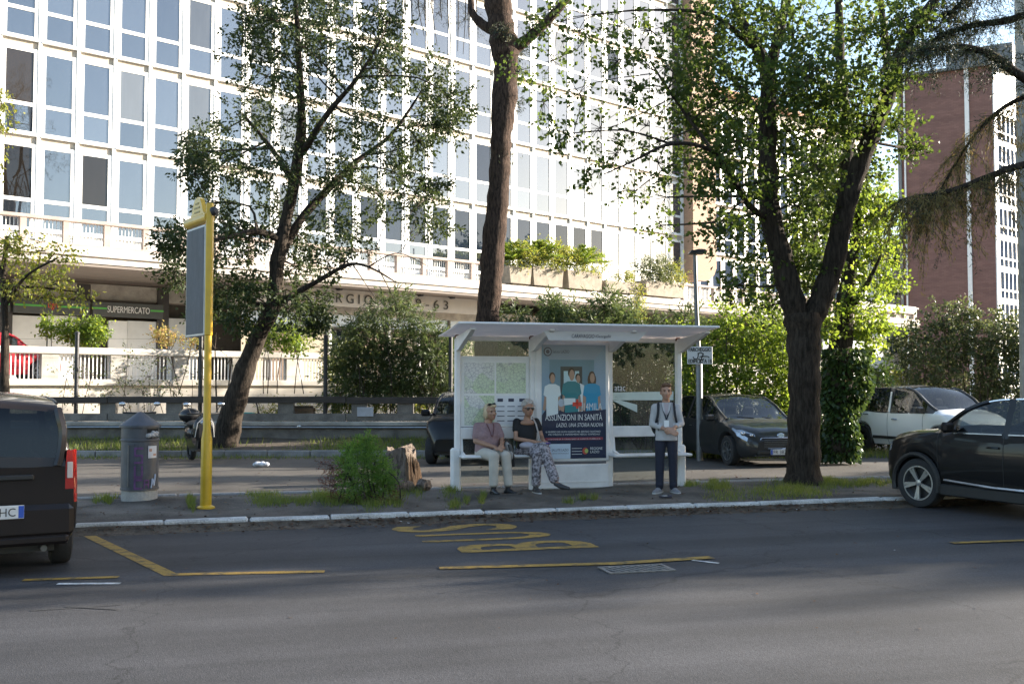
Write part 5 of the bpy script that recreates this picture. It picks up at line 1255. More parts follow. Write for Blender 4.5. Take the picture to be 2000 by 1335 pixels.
def on_drum(a0, z, r=.0): return (math.cos(a0) * (rB + r), math.sin(a0) * (rB + r), z)
def drum_patch(name, m, cells, r=.003, parent=lb):
    mb = MB()
    for (a0, z0, a1, z1) in cells:
        k = max(2, int(abs(a1 - a0) / .12) + 1); vs_ = []
        for i in range(k + 1):
            a = a0 + (a1 - a0) * i / k; vs_ += [on_drum(a, z0, r), on_drum(a, z1, r)]
        mb.add(vs_, [(2 * i, 2 * i + 2, 2 * i + 3, 2 * i + 1) for i in range(k)])
    return mb.build(name, m, parent)
va = math.atan2(-b.y, -b.x)   # towards the camera
drum_patch('opening', mat('pit_black', (.012, .012, .012), .9), [(va + .35, zc1 - .16, va + 1.15, zc1 - .03)])
mb = MB()
for k in range(9):
    a = va + random.uniform(.42, 1.0); mb.ell(on_drum(a, zc1 - .135 + random.random() * .05, -.005), (.045, .035, .035), 8, M=Matrix.Rotation(random.random() * 3, 3, 'X'))
tr = mb.build('trash', mat('trash_white', (.45, .43, .42), .7, var=.35, vscale=20), lb)
drum_patch('sticker', mat('sticker_paper', (.58, .58, .6), .6, var=.1), [(va + .42, zc1 - .44, va + .98, zc1 - .27)])
[drum_patch('sticker_print', mat('sticker_print', (.45, .25, .18), .6), [c_], .005) for c_ in ((va + .47, zc1 - .35, va + .64, zc1 - .31), (va + .72, zc1 - .41, va + .92, zc1 - .38))]
M_PURP = mat('spray_purple', (.135, .055, .15), .6, var=.25, vscale=12)
def seg_letters(ch, a0, z0, w_, h_, th=.03):
    segs = {'S': [(0, 1, 1, 1), (0, .5, 0, 1), (0, .5, 1, .5), (1, 0, 1, .5), (0, 0, 1, 0)], 'U': [(0, 0, 0, 1), (0, 0, 1, 0), (1, 0, 1, 1)], 'C': [(0, 0, 0, 1), (0, 1, 1, 1), (0, 0, 1, 0)], 'A': [(0, 0, 0, 1), (1, 0, 1, 1), (0, 1, 1, 1), (0, .45, 1, .45)]}[ch]
    return [(a0 + min(x0, x1) * w_ - th * 1.6, z0 + min(y0, y1) * h_ - th / 2, a0 + max(x0, x1) * w_ + th * 1.6, z0 + max(y0, y1) * h_ + th / 2) for x0, y0, x1, y1 in segs]
cells = seg_letters('S', va - .25, zc1 - .50, .36, .20) + seg_letters('U', va - .25, zc1 - .70, .36, .14) + seg_letters('C', va - .25, zc1 - .86, .34, .12) + seg_letters('A', va + .24, zc1 - .85, .22, .10, .02)
drum_patch('graffiti', M_PURP, cells, .004)
mb = MB(); gz = zc1 - .86
for (a0, z0, a1, z1) in ((.62, 0, .70, .13), (.70, .13, .80, .03), (.80, .03, .90, .19)): mb.tube([on_drum(va + a0, gz + z0, .003), on_drum(va + (a0 + a1) / 2, gz + (z0 + z1) / 2, .004), on_drum(va + a1, gz + z1, .003)], .011, 5)
mb.build('graffiti', mat('spray_white', (.5, .52, .6), .6), lb)
mb = MB(); mb.tube([on_drum(va - .62, zc1 - .26, .01), on_drum(va - .62, zc1 - .55, .01), on_drum(va - .62, zc0 + .06, .01)], .008, 6); mb.tube([on_drum(va - .62, zc1 - .25, .01), on_drum(va - .3, zc1 - .25, .01)], .007, 6); mb.build('door_edge', M_GREYMET, lb)

# ---------------------------------------------------------------- stump, roots, rubbish on the island
b = G(782, 945, .1)
st = thing('tree_stump', 'cut tree stump with splintered bark beside the small conifer', 'tree stump', (b.x, b.y, .08))
M_STUMP = bark('bark_stump', (.07, .055, .045), (.26, .21, .175), .3); M_SPLIT = bark('split_wood', (.09, .055, .035), (.22, .155, .105), .12)
mb = MB(); n = 22; prof = [(.33, 0), (.29, .12), (.255, .3), (.245, .5), (.235, .6)]
vs_ = []
for r_, z_ in prof:
    for k in range(n):
        a = 2 * math.pi * k / n; q = r_ * (1 + .08 * math.sin(a * 5 + 1) + .05 * math.sin(a * 9)); zz = z_ + (.06 * math.sin(a * 3) + .035 * random.uniform(-1, 1) if z_ > .55 else 0)
        vs_.append((q * math.cos(a), q * math.sin(a), zz))
mb.add(vs_, [(i * n + k, i * n + (k + 1) % n, (i + 1) * n + (k + 1) % n, (i + 1) * n + k) for i in range(len(prof) - 1) for k in range(n)] + [tuple((len(prof) - 1) * n + k for k in range(n))]); mb.build('bark', M_STUMP, st)
mb = MB()
for k in range(26):
    a = random.uniform(-1.15, .35); r_ = random.uniform(.25, .34); h_ = random.uniform(.25, .56)
    mb.tube([(r_ * 1.1 * math.cos(a), r_ * 1.1 * math.sin(a), 0), (r_ * math.cos(a), r_ * math.sin(a), h_ * .6), (r_ * .92 * math.cos(a), r_ * .92 * math.sin(a), h_)], [.035, .025, .008], 5)
mb.build('splinters', M_SPLIT, st)
for (px, py, lab, sx) in ((790, 962, 'grey rounded chunk of cut wood lying at the foot of the stump', .2), (828, 960, 'small broken root end right of the stump', .11)):
    b = G(px, py, .1); t = thing('wood_chunk', lab, 'wood', (b.x, b.y, .12), random.random())
    mb = MB(); mb.tube([(-sx, 0, .05), (-sx * .3, .02, .09), (sx * .6, 0, .07), (sx, -.02, .03)], [.07, .1, .09, .04], 10, wob=.15); mb.build('wood', M_STUMP, t, smooth=True)
b = G(513, 912, .105); t = thing('plastic_bag', 'crumpled white plastic bag lying on the lane', 'litter', (b.x, b.y, .11))
mb = MB()
for k in range(7): mb.ell((random.uniform(-.13, .13), random.uniform(-.08, .08), .05 + random.random() * .03), (random.uniform(.05, .1), .06, .045), 7, M=Matrix.Rotation(random.random() * 3, 3, 'Z'))
mb.build('bag', mat('bag_plastic', (.52, .53, .57), .4, var=.3, vscale=18), t)
b = G(1300, 974, .1); t = thing('crushed_packet', 'dark crushed packet with a white patch at the feet of the standing man', 'litter', (b.x, b.y, .12), .2)
mb = MB(); mb.box((0, 0, .015), (.18, .1, .03), bev=.01, rz=.1); mb.box((.07, .02, .02), (.06, .07, .035), bev=.01, rz=.5); mb.build('packet', mat('packet_dark', (.03, .03, .045), .4), t); MB().box((-.02, -.03, .032), (.06, .05, .004), rz=.3).build('patch', M_SCRAP, t)
b = G(942, 1007 + 0, .0); 
b = PT(475, 812, 27.2); t = thing('plant_crate', 'turquoise plastic crate behind the plank rail', 'crate', (b.x, 27.2, b.z - .1))
MB().box((0, 0, .1), (.55, .3, .2), bev=.02).build('crate', mat('turquoise', (.05, .30, .28), .5), t)
b = PT(588, 806, 27.3); t = thing('plant_box', 'brown wooden plant box with dark soil behind the plank rail', 'plant box', (b.x, 27.3, b.z - .2))
mb = MB()
for k in range(3): mb.box((0, 0, .06 + k * .11), (.7, .35, .1), bev=.01)
mb.build('slats', mat('box_wood', (.16, .10, .06), .8, var=.3), t); MB().box((0, 0, .36), (.6, .28, .06)).build('soil', M_SOIL, t)
b = PT(711, 804, 26.5); t = thing('paper_notice', 'small pale notice fixed to the rail post left of the shelter', 'notice', (b.x, 26.72, b.z))
MB().box((0, 0, 0), (.42, .02, .24), rx=.1).build('sheet', mat('notice_paper', (.42, .43, .48), .6, var=.15, vscale=5), t)

# ---------------------------------------------------------------- street lamp with parking sign, pole at the right edge
Yl = 22.6; b = PT(1366, 800, Yl)
la = thing('street_lamp', 'thin grey street lamp with flat dark head carrying the parking sign', 'street lamp', (b.x, Yl, .1))
zt = PT(1357, 494, Yl).z - .1; dxl = PT(1357, 494, Yl).x - b.x
mb = MB(); mb.lathe([(.075, 0), (.075, 2.2), (.055, 2.25)], 14); mb.tube([(0, 0, 2.2), (dxl * .6, 0, zt * .7), (dxl, 0, zt)], [.055, .05, .042], 12); mb.build('pole', M_GREYMET, la, smooth=True)
mb = MB(); mb.prism([(-.14, 0), (-.10, .06), (.06, .09), (.20, .08), (.26, .04), (.20, .0)], lambda x, z: (dxl + x, -.16, zt + z - .02), lambda x, z: (dxl + x, .16, zt + z - .02)); mb.build('lamp_head', M_DARKMET, la)
ps = thing('parking_sign', 'white parking sign with black letters and sprayed scrawl on the lamp pole', 'sign', (b.x, Yl - .11, PT(1366, 711, Yl).z))
pw_ = PT(1391, 700, Yl).x - PT(1342, 700, Yl).x; ph_ = PT(1366, 677, Yl).z - PT(1366, 711, Yl).z
MB().box((0, 0, ph_ / 2), (pw_, .02, ph_), bev=.006).build('plate', mat('plate_white', (.66, .67, .70), .4, var=.05), ps)
[word('PARCHEGGIO', M_LET, ps, (-pw_ * .45 + d_, -.014, ph_ * .72 + d_ * .5), (1, 0, 0), (0, 0, 1), pw_ * .89, ph_ * .22, .002 + d_ * .3) for d_ in (0, .006)]
[word('EDIFICIO A 1B', M_LET, ps, (-pw_ * .46 + d_, -.014, ph_ * .06 + d_ * .5), (1, 0, 0), (0, 0, 1), pw_ * .92, ph_ * .22, .002 + d_ * .3) for d_ in (0, .006)]
mb = MB()
for pts in (((-.28, .42), (-.22, .30), (-.10, .34), (-.06, .62)), ((-.10, .60), (.05, .66), (.12, .50), (-.02, .40)), ((.02, .44), (.3, .44), (.36, .36)), ((.14, .62), (.02, .20), (-.02, .08), (.06, .12)), ((-.06, .3), (.06, .24), (.16, .3))):
    mb.tube([(x * pw_, -.016, z * ph_) for x, z in smooth_path([(a, c, 0) for a, c in pts], 4)[:, :2]], .011, 5)
mb.build('scrawl', M_LET, ps)
b = G(1999, 960, .1); b = PT(2012, 900, 19.5)
t = thing('lamp_column', 'thick grey concrete lamp column cut by the right edge of the photo', 'street lamp', (b.x, b.y, .1)); mb = MB(); mb.lathe([(.17, 0), (.16, .4), (.10, 9.2)], 18); mb.build('column', M_CONC, t, smooth=True)
mb = MB(); mb.tube([(0, 0, 9.1), (-.1, -.3, 9.6), (-.5, -1.4, 9.9)], .05, 8); mb.build('arm', M_GREYMET, t, smooth=True); MB().box((-.6, -1.75, 9.9), (.3, .8, .14), rz=-.3, bev=.04).build('lamp_head', M_DARKMET, t)
# ---------------------------------------------------------------- cars
M_TYRE = mat('tyre', (.022, .022, .023), .85, var=.2, vscale=20, bump=.2, bscale=90)
M_RIM = mat('rim_alloy', (.42, .43, .45), .3, metal=.9, var=.08)
M_RIMD = mat('rim_dark', (.10, .10, .105), .4, metal=.7, var=.1)
M_CARGL = glass_mat('car_glass', (.42, .46, .46), .05, .012, (.5, .5, .5))
M_DKGL = glass_mat('car_glass_dark', (.16, .18, .18), .05)
M_TRIM = mat('car_trim', (.018, .018, .018), .55, var=.15, vscale=10)
M_CHROME = mat('chrome', (.6, .6, .62), .18, metal=1, var=.05)
M_LAMP = mat('lamp_clear', (.34, .36, .39), .12, metal=.55, var=.15, vscale=14, coat=.8)
M_TAIL = mat('lamp_red', (.34, .014, .012), .2, var=.15, vscale=8, coat=.8)
M_TAILW = mat('lamp_white', (.55, .48, .45), .25, var=.1, coat=.8)
M_SEAT = mat('car_seat', (.035, .035, .04), .9, var=.15)
M_PLATE = mat('number_plate', (.60, .61, .62), .4, var=.04); M_PBLUE = mat('plate_blue', (.02, .08, .42), .4, var=.05)
def paint(name, c, dust=.25, coat=.8):
    m, t, p = nodes_of(name); N, L = t.nodes, t.links
    tc = N.new('ShaderNodeTexCoord'); nz = N.new('ShaderNodeTexNoise'); nz.inputs['Scale'].default_value = 3; nz.inputs['Detail'].default_value = 7; L.new(tc.outputs['Object'], nz.inputs[0])
    g = N.new('ShaderNodeNewGeometry'); sx = N.new('ShaderNodeSeparateXYZ'); L.new(g.outputs['Normal'], sx.inputs[0])
    mr = N.new('ShaderNodeMapRange'); mr.inputs[1].default_value = .3; mr.inputs[2].default_value = .95; L.new(sx.outputs['Z'], mr.inputs[0])
    ad = N.new('ShaderNodeMath'); ad.operation = 'MULTIPLY_ADD'; ad.inputs[1].default_value = .6; ad.inputs[2].default_value = .25; L.new(mr.outputs[0], ad.inputs[0])
    ml = N.new('ShaderNodeMath'); ml.operation = 'MULTIPLY'; L.new(ad.outputs[0], ml.inputs[0]); L.new(nz.outputs[0], ml.inputs[1])
    m2 = N.new('ShaderNodeMath'); m2.operation = 'MULTIPLY'; m2.inputs[1].default_value = dust; L.new(ml.outputs[0], m2.inputs[0])
    mx = N.new('ShaderNodeMix'); mx.data_type = 'RGBA'; mx.inputs[6].default_value = tint(c, 1); mx.inputs[7].default_value = (.36, .33, .29, 1); L.new(m2.outputs[0], mx.inputs[0]); L.new(mx.outputs[2], p.inputs['Base Color'])
    p.inputs['Roughness'].default_value = .5; p.inputs['Metallic'].default_value = .1; p.inputs['Specular IOR Level'].default_value = .2
    r = N.new('ShaderNodeMapRange'); r.inputs[3].default_value = coat; r.inputs[4].default_value = coat * .5; L.new(m2.outputs[0], r.inputs[0]); L.new(r.outputs[0], p.inputs['Coat Weight']); p.inputs['Coat Roughness'].default_value = .05
    return m
P_BLACK = paint('paint_black', (.005, .005, .006), .02, .5); P_DGREY = paint('paint_dark_grey', (.016, .017, .019), .2, .7); P_WHITE = paint('paint_white', (.88, .88, .88), .08)
P_QUBO = paint('paint_brown_black', (.011, .0075, .007), .04, .5); P_RED = paint('paint_red', (.42, .02, .03), .1); P_ROOF = paint('paint_roof', (.02, .02, .022), .6)
def wheel_meshes(Rw, wd, spokes, rimm, rr=.66):
    mb = MB(); X = Matrix.Rotation(R(90), 4, 'X')
    mb.lathe([(Rw * rr, -wd / 2 + .01), (Rw * .86, -wd / 2), (Rw * .96, -wd / 2 + .012), (Rw, -wd / 2 + .045), (Rw, wd / 2 - .045), (Rw * .96, wd / 2 - .012), (Rw * .86, wd / 2), (Rw * rr, wd / 2 - .01)], 36, M=X, cap=False)
    ty = mb.mesh('tyre', M_TYRE, True, 35)
    mb = MB()
    for sg in (-1,):
        mb.lathe([(Rw * rr, -wd * .46), (Rw * (rr - .05), -wd * .46), (Rw * (rr - .08), -wd * .2), (Rw * (rr - .08), wd * .3)], 36, M=X, cap=False)
    back = MB(); back.lathe([(.0, -wd * .05), (Rw * rr, -wd * .05), (Rw * rr, 0)], 24, M=X); bk_ = back.mesh('brake', M_TRIM)
    n_sp = spokes
    for k in range(n_sp):
        a = 2 * math.pi * k / n_sp
        for da in (-.11, .11) if n_sp <= 6 else (0,):
            p0 = Vector((math.cos(a + da * .4) * Rw * .08, wd * .40, math.sin(a + da * .4) * Rw * .08)); p1 = Vector((math.cos(a + da) * Rw * (rr - .03), wd * .44, math.sin(a + da) * Rw * (rr - .03)))
            d = (p1 - p0).normalized(); sd = d.cross(Vector((0, 1, 0))) * Rw * .055
            vs_ = [p0 - sd * .8, p0 + sd * .8, p1 + sd, p1 - sd]; vs_ += [v - Vector((0, .03, 0)) for v in vs_]
            mb.add(vs_, [(0, 1, 2, 3), (0, 4, 5, 1), (1, 5, 6, 2), (2, 6, 7, 3), (3, 7, 4, 0)])
    mb.lathe([(Rw * .0 + .001, -wd * .45), (Rw * .13, -wd * .43), (Rw * .14, -wd * .3)], 16, M=X)
    return ty, mb.mesh('rim', rimm), bk_
def car(name, label, cat, origin, head, P, paintm, group=None, glassm=None, roofm=None, z=0.0):
    ang = math.atan2(head[1], head[0]); t = thing(name, label, cat, (origin[0], origin[1], z), ang, group); glassm = glassm or M_CARGL
    def prof(key, k=8):
        q = smooth_path(P[key], k) if len(P[key]) > 2 else np.array(P[key]); o = np.argsort(q[:, 0], kind='stable'); q = q[o]; return lambda x: np.interp(x, q[:, 0], q[:, 1])
    fT, fB, fW, fU = prof('top'), prof('belt'), prof('half'), prof('bot')
    x0, x1 = P['top'][0][0], P['top'][-1][0]
    ks = [x0, x1, *P['ws'], *P['rw']] + [v for s_ in P['side'] for v in s_] + [v for r_ in P.get('regions', []) for v in r_[2:4]]
    xs = sorted(set([round(v, 4) for v in ks if x0 <= v <= x1] + [round(v, 4) for v in np.arange(x0, x1, .045)] + [round(x0 + v, 4) for v in (.012, .03, .06, .09)] + [round(x1 - v, 4) for v in (.012, .03, .06, .09)]))
    xs = [x for i, x in enumerate(xs) if i == 0 or x - xs[i - 1] > .006 or x in ks]
    tum = P.get('tumble', .3); secs = []
    for x in xs:
        zt, zs_, w_, zb_ = float(fT(x)), float(fB(x)), float(fW(x)), float(fU(x))
        zs_ = min(zs_, zt - .015)
        for xw in (P['xr'], P['xf']):
            ra = P['Rw'] + .055; d = abs(x - xw)
            if d < ra: zb_ = max(zb_, P['Rw'] + math.sqrt(ra * ra - d * d))
        zb_ = min(zb_, zs_ - .06)
        c = min(1, max(0, (zt - zs_) / .35)); H_ = zs_ - zb_
        y5 = w_ * .95 - (zt - zs_) * tum - (1 - c) * .13 * w_; z5 = zs_ + (zt - zs_) * (.62 + .27 * c)
        secs.append([(w_ * .90, zb_), (w_ * .985, zb_ + .2 * H_), (w_, zb_ + .52 * H_), (w_ * .99, zs_ - .18 * H_), (w_ * .955, zs_), (y5, z5), (y5 * .62, zt - .022 * c - .012), (0, zt)])
    # faces sorted into named meshes
    buckets = {}
    def put(key, quad): buckets.setdefault(key, MB()).add(quad, [(0, 1, 2, 3)])
    for i in range(len(xs) - 1):
        xm_ = (xs[i] + xs[i + 1]) / 2
        for k in range(7):
            key = ('body', 0)
            if k >= 5 and P['ws'][0] < xm_ < P['ws'][1]: key = ('windscreen', 0)
            elif k >= 5 and P['rw'][0] < xm_ < P['rw'][1]: key = ('rear_window', 0)
            elif k == 4:
                for j, (a, b_) in enumerate(P['side']):
                    if a < xm_ < b_: key = ('side_window', j)
            if key[0] == 'body' and roofm and k >= 4 and P['rw'][0] < xm_ < P['ws'][1]: key = ('roof', 0)
            for j, r_ in enumerate(P.get('regions', [])):
                if r_[2] < xm_ < r_[3] and r_[4] <= k < r_[5]: key = (r_[0], 10 + j)
            for sg in (1, -1):
                a, b_, c_, d_ = secs[i][k], secs[i + 1][k], secs[i + 1][k + 1], secs[i][k + 1]
                q = [(xs[i], sg * a[0], a[1]), (xs[i + 1], sg * b_[0], b_[1]), (xs[i + 1], sg * c_[0], c_[1]), (xs[i], sg * d_[0], d_[1])]
                kk = key if key[0] in ('body', 'windscreen', 'rear_window', 'roof') else (key[0], key[1], sg)
                put(kk, q if sg < 0 else q[::-1])
    for i, fl_ in ((0, 1), (len(xs) - 1, 0)):
        loop = [(xs[i], y, z_) for y, z_ in secs[i]] + [(xs[i], -y, z_) for y, z_ in secs[i][-2::-1]]
        buckets[('body', 0)].add(loop, [tuple(range(len(loop)))[::(1 if fl_ else -1)]])
    regm = {r_[0]: r_[1] for r_ in P.get('regions', [])}
    def weld(mb):
        idx, vs_, mp_ = {}, [], []
        for v in mb.v:
            k = (round(v[0], 4), round(v[1], 4), round(v[2], 4))
            if k not in idx: idx[k] = len(vs_); vs_.append(v)
            mp_.append(idx[k])
        mb.v = vs_; nf, nm = [], []
        for f, m_ in zip(mb.f, mb.m):
            g = []
            for i in f:
                if mp_[i] not in g: g.append(mp_[i])
            if len(g) >= 3: nf.append(tuple(g)); nm.append(m_)
        mb.f, mb.m = nf, nm; return mb
    bo = None
    for key, mb in sorted(buckets.items(), key=lambda kv: kv[0][0] != 'body'):
        nm = key[0]; m_ = paintm if nm == 'body' else roofm if nm == 'roof' else regm[nm] if nm in regm else (M_DKGL if nm == 'side_window' and P.get('tint') else glassm)
        o = weld(mb).build(nm, m_, t, smooth=True, angle=32)
        if nm == 'body': bo = o
    # pillars, sills under the glass, seams, underbody
    def sec_at(x, k):
        j = min(range(len(xs)), key=lambda q: abs(xs[q] - x)); return xs[j], secs[j][k][0], secs[j][k][1]
    mb = MB()
    for sg in (1, -1):
        for (a, b_) in (P['ws'], P['rw']):
            pts = [(x, sg * (secs[i][5][0] + .0), secs[i][5][1]) for i, x in enumerate(xs) if a - .02 <= x <= b_ + .02]
            if len(pts) > 1: MB().tube(pts, P.get('pillar', .035), 6).build('pillar', roofm or paintm, t, smooth=True)
    for sg in (1, -1):
        for (a, b_) in P['side']:
            for k_, of in ((4, .004), (5, .003)):
                pts = [(x, sg * (secs[i][k_][0] + of), secs[i][k_][1]) for i, x in enumerate(xs) if a <= x <= b_]
                if len(pts) > 1: MB().tube(pts, .014, 5).build('window_trim', P.get('trimm', M_TRIM), t)
    mb = MB()
    for x in P['seams']:
        for sg in (1, -1):
            q = [sec_at(x, k) for k in range(5)]
            mb.tube([(a, sg * (y + .0005), z_) for a, y, z_ in q], .0045, 4)
    mb.build('door_seam', M_TRIM, t)
    mb = MB(); mb.box(((x0 + x1) / 2, 0, .38), (x1 - x0 - .35, P['half'][len(P['half']) // 2][1] * 1.5, .36)); mb.box(((x0 + x1) / 2, 0, .27), (x1 - x0 - .7, 1.1, .14))
    for xw in (P['xr'], P['xf']): mb.box((xw, 0, .55), (P['Rw'] * 1.9, P['half'][len(P['half']) // 2][1] * 1.55, .34))
    mb.build('underbody', M_TRIM, t)
    mb = MB()
    for (sx, sz) in P['seats']:
        for sy in (-.36, .36):
            mb.box((sx, sy, sz), (.16, .46, .62), ry=-.2, bev=.05); mb.box((sx - .1, sy, sz + .40), (.1, .26, .2), ry=-.1, bev=.04); mb.box((sx + .2, sy, sz - .3), (.5, .46, .14), bev=.04)
    mb.box((P['ws'][1] - .18, 0, float(fB(P['ws'][1])) - .09), (.4, 1.3, .16), bev=.04)
    mb.tube([(P['ws'][1] - .5 + .09 * math.cos(a), .36 + .17 * math.sin(a), float(fB(P['ws'][1])) - .04 + .13 * math.cos(a)) for a in np.linspace(0, 6.28, 17)], .014, 5)
    mb.build('interior', M_SEAT, t)
    # wheels
    ty, ri, bk_ = wheel_meshes(P['Rw'], P.get('tw', .2), P['spokes'], P.get('rimm', M_RIM), P.get('rr', .66))
    tr_ = P['half'][len(P['half']) // 2][1] - .115
    for xw, st_ in ((P['xr'], 0), (P['xf'], P.get('steer', 0))):
        for sg in (1, -1):
            w_ = place('wheel', ty, t, (xw, sg * tr_, P['Rw']), (0, random.random() if False else .2, (0 if sg > 0 else math.pi) + st_))
            place('rim', ri, w_); place('brake_disc', bk_, w_)
    # mirrors and handles
    xm_ = P['ws'][1] - P.get('mirror_back', .28)
    for sg in (1, -1):
        a, y, z_ = sec_at(xm_, 4)
        mb = MB(); mb.box((xm_, sg * (y + P.get('mirror_y', .13)), z_ + .08), (.11, .2, .14), bev=.035); mb.box((xm_, sg * (y + .03), z_ + .03), (.05, .12, .04)); mb.build('mirror', P.get('mirrorm', paintm), t)
        for xh in P['handles']:
            a, y, z_ = sec_at(xh, 3); mb = MB(); mb.tube([(xh - .09, sg * (y + .012), z_ - .02), (xh, sg * (y + .032), z_ - .015), (xh + .09, sg * (y + .012), z_ - .02)], .014, 6); mb.build('door_handle', P.get('handlem', paintm), t)
    return t, lambda x, k: sec_at(x, k)
def plate(t, x, z, txt, facing=1, w_=.52, pz=.11, y=0.0):
    mb = MB(); mb.box((x, y, z), (.012, w_, pz), bev=.004); p = mb.build('number_plate', M_PLATE, t)
    for sg in (-1, 1): MB().box((x + facing * .005, y + sg * (w_ / 2 - .024), z), (.006, .045, pz - .012)).build('plate_band', M_PBLUE, p)
    if txt: word(txt, M_LET, p, (x + facing * .0095, y - facing * w_ * (.38 if len(txt) > 4 else .0), z - .037), (0, facing, 0), (0, 0, 1), w_ * (.76 if len(txt) > 4 else .36), .074)
    return p
def vec(a): return (math.cos(R(a)), math.sin(R(a)))
def org(W_, head, lx, ly): return (W_.x - head[0] * lx + head[1] * ly, W_.y - head[1] * lx - head[0] * ly)
# --- small black van seen from behind at the left edge
P = dict(top=[(-1.97, 1.0), (-1.945, 1.16), (-1.90, 1.42), (-1.85, 1.55), (-1.74, 1.62), (-1.3, 1.665), (-.3, 1.69), (.35, 1.63), (1.05, 1.14), (1.5, 1.02), (1.85, .86), (1.95, .62)],
         belt=[(-1.97, .99), (-1.5, 1.02), (0, .98), (1.05, .98), (1.6, .88), (1.95, .6)], half=[(-1.97, .79), (-1.85, .835), (-1.2, .855), (0, .86), (1.2, .85), (1.7, .78), (1.95, .62)],
         bot=[(-1.97, .30), (-1.6, .24), (0, .22), (1.6, .22), (1.95, .3)], xr=-1.25, xf=1.26, Rw=.30, tw=.19, ws=(.40, 1.05), rw=(-1.955, -1.855), side=[(-1.68, -.75), (-.65, .15), (.22, .85)], seams=[-.7, .2, .95], seats=[(-.9, .75), (.1, .75)], spokes=7, handles=[-.55, .3], tumble=.25,
         regions=[('tail_light', M_TAIL, -1.966, -1.90, 2, 4)], tint=True, pillar=.04, mirror_y=.06)
h = vec(119); W_ = G(116, 1097); o_ = org(W_, h, -1.25, -.745)
q_, sa_ = car('small_van', 'black small van seen from behind at the left edge with red lights', 'van', o_, h, P, P_QUBO, glassm=M_DKGL)
mb = MB(); mb.box((-1.99, 0, .50), (.1, 1.58, .30), bev=.05); mb.box((-2.0, 0, .335), (.08, 1.5, .1), bev=.03); mb.build('bumper', P_QUBO, q_)
plate(q_, -2.05, .60, '7HC', -1, .50, .12, y=-.12)
for sg in (1, -1):
    mb = MB(); mb.prism([(0, .78), (-.015, 1.14), (-.065, 1.14), (-.075, 1.0), (-.075, .78)], lambda y, z_: (-1.972, sg * (.79 + y), z_), lambda y, z_: (-1.90, sg * (.825 + y * .8), z_)); tl_ = mb.build('tail_light', M_TAIL, q_)
    MB().box((-1.976, sg * .753, .955), (.012, .048, .15), bev=.004).build('reversing_light', M_TAILW, tl_)
mb = MB(); mb.box((-1.985, 0, .90), (.03, .9, .05), bev=.012); mb.build('boot_strip', M_TRIM, q_)
mb = MB(); mb.tube([(-1.965, -.05, 1.12), (-1.96, .2, 1.14), (-1.955, .42, 1.15)], .009, 5); mb.lathe([(.06, 0), (.05, .05)], 12, M=Matrix.Translation((-1.96, 0, 1.12)) @ Matrix.Rotation(R(-90), 4, 'Y')); mb.build('rear_wiper', M_TRIM, q_)
mb = MB(); mb.box((-1.99, .0, .985), (.01, .1, .03)); mb.build('badge', M_CHROME, q_)
mb = MB(); mb.tube([(-1.5, -.55, .25), (-1.9, -.55, .24)], .03, 8); mb.build('exhaust', M_GREYMET, q_)
# --- black crossover at the right edge, nose to the kerb
P = dict(top=[(-2.22, .92), (-2.12, 1.12), (-1.80, 1.47), (-1.2, 1.59), (-.35, 1.62), (.2, 1.575), (.62, 1.40), (1.0, 1.18), (1.4, 1.13), (1.85, 1.06), (2.08, .96), (2.17, .82), (2.2, .62)],
         belt=[(-2.22, .92), (-1.6, 1.14), (-.5, 1.10), (1.0, 1.08), (1.6, 1.0), (2.05, .86), (2.2, .60)], half=[(-2.22, .75), (-1.9, .88), (-1.2, .92), (0, .915), (1.3, .92), (1.8, .84), (2.08, .70), (2.2, .55)],
         bot=[(-2.22, .38), (-1.8, .27), (0, .24), (1.7, .24), (2.1, .30), (2.2, .36)], xr=-1.355, xf=1.32, Rw=.352, tw=.225, ws=(.22, 1.0), rw=(-2.1, -1.78), side=[(-1.62, -1.0), (-.92, -.22), (-.12, .66)], seams=[-1.0, -.17, .92], seats=[(-.95, .80), (-.05, .80)], spokes=5, handles=[-.85, -.0], tumble=.30,
         regions=[('headlight', M_LAMP, 1.93, 2.12, 3, 4)], trimm=M_CHROME, steer=.12, rr=.70, mirror_back=.34)
h = vec(114); W_ = G(1803, 990); o_ = org(W_, h, 1.32, .80)
q_, sa_ = car('crossover', 'glossy black crossover at the right edge with five spoke wheels', 'car', o_, h, P, P_BLACK)
for sg in (1, -1):
    mb = MB()
    for xw in (P['xr'], P['xf']):
        pts = [(xw + .415 * math.cos(a), sg * (.93), .352 + .415 * math.sin(a)) for a in np.linspace(-.25, math.pi + .25, 17)]; mb.tube(pts, .035, 6)
    mb.box((0, sg * .905, .30), (1.8, .05, .16), bev=.02); mb.build('arch_trim', M_TRIM, q_)
    mb = MB(); mb.tube([(.80, sg * .935, .44), (0, sg * .937, .40), (-.85, sg * .93, .40)], .022, 6); mb.build('sill_strip', M_CHROME, q_)
mb = MB(); mb.box((2.19, 0, .62), (.06, .8, .26), bev=.03); mb.build('grille', M_TRIM, q_)
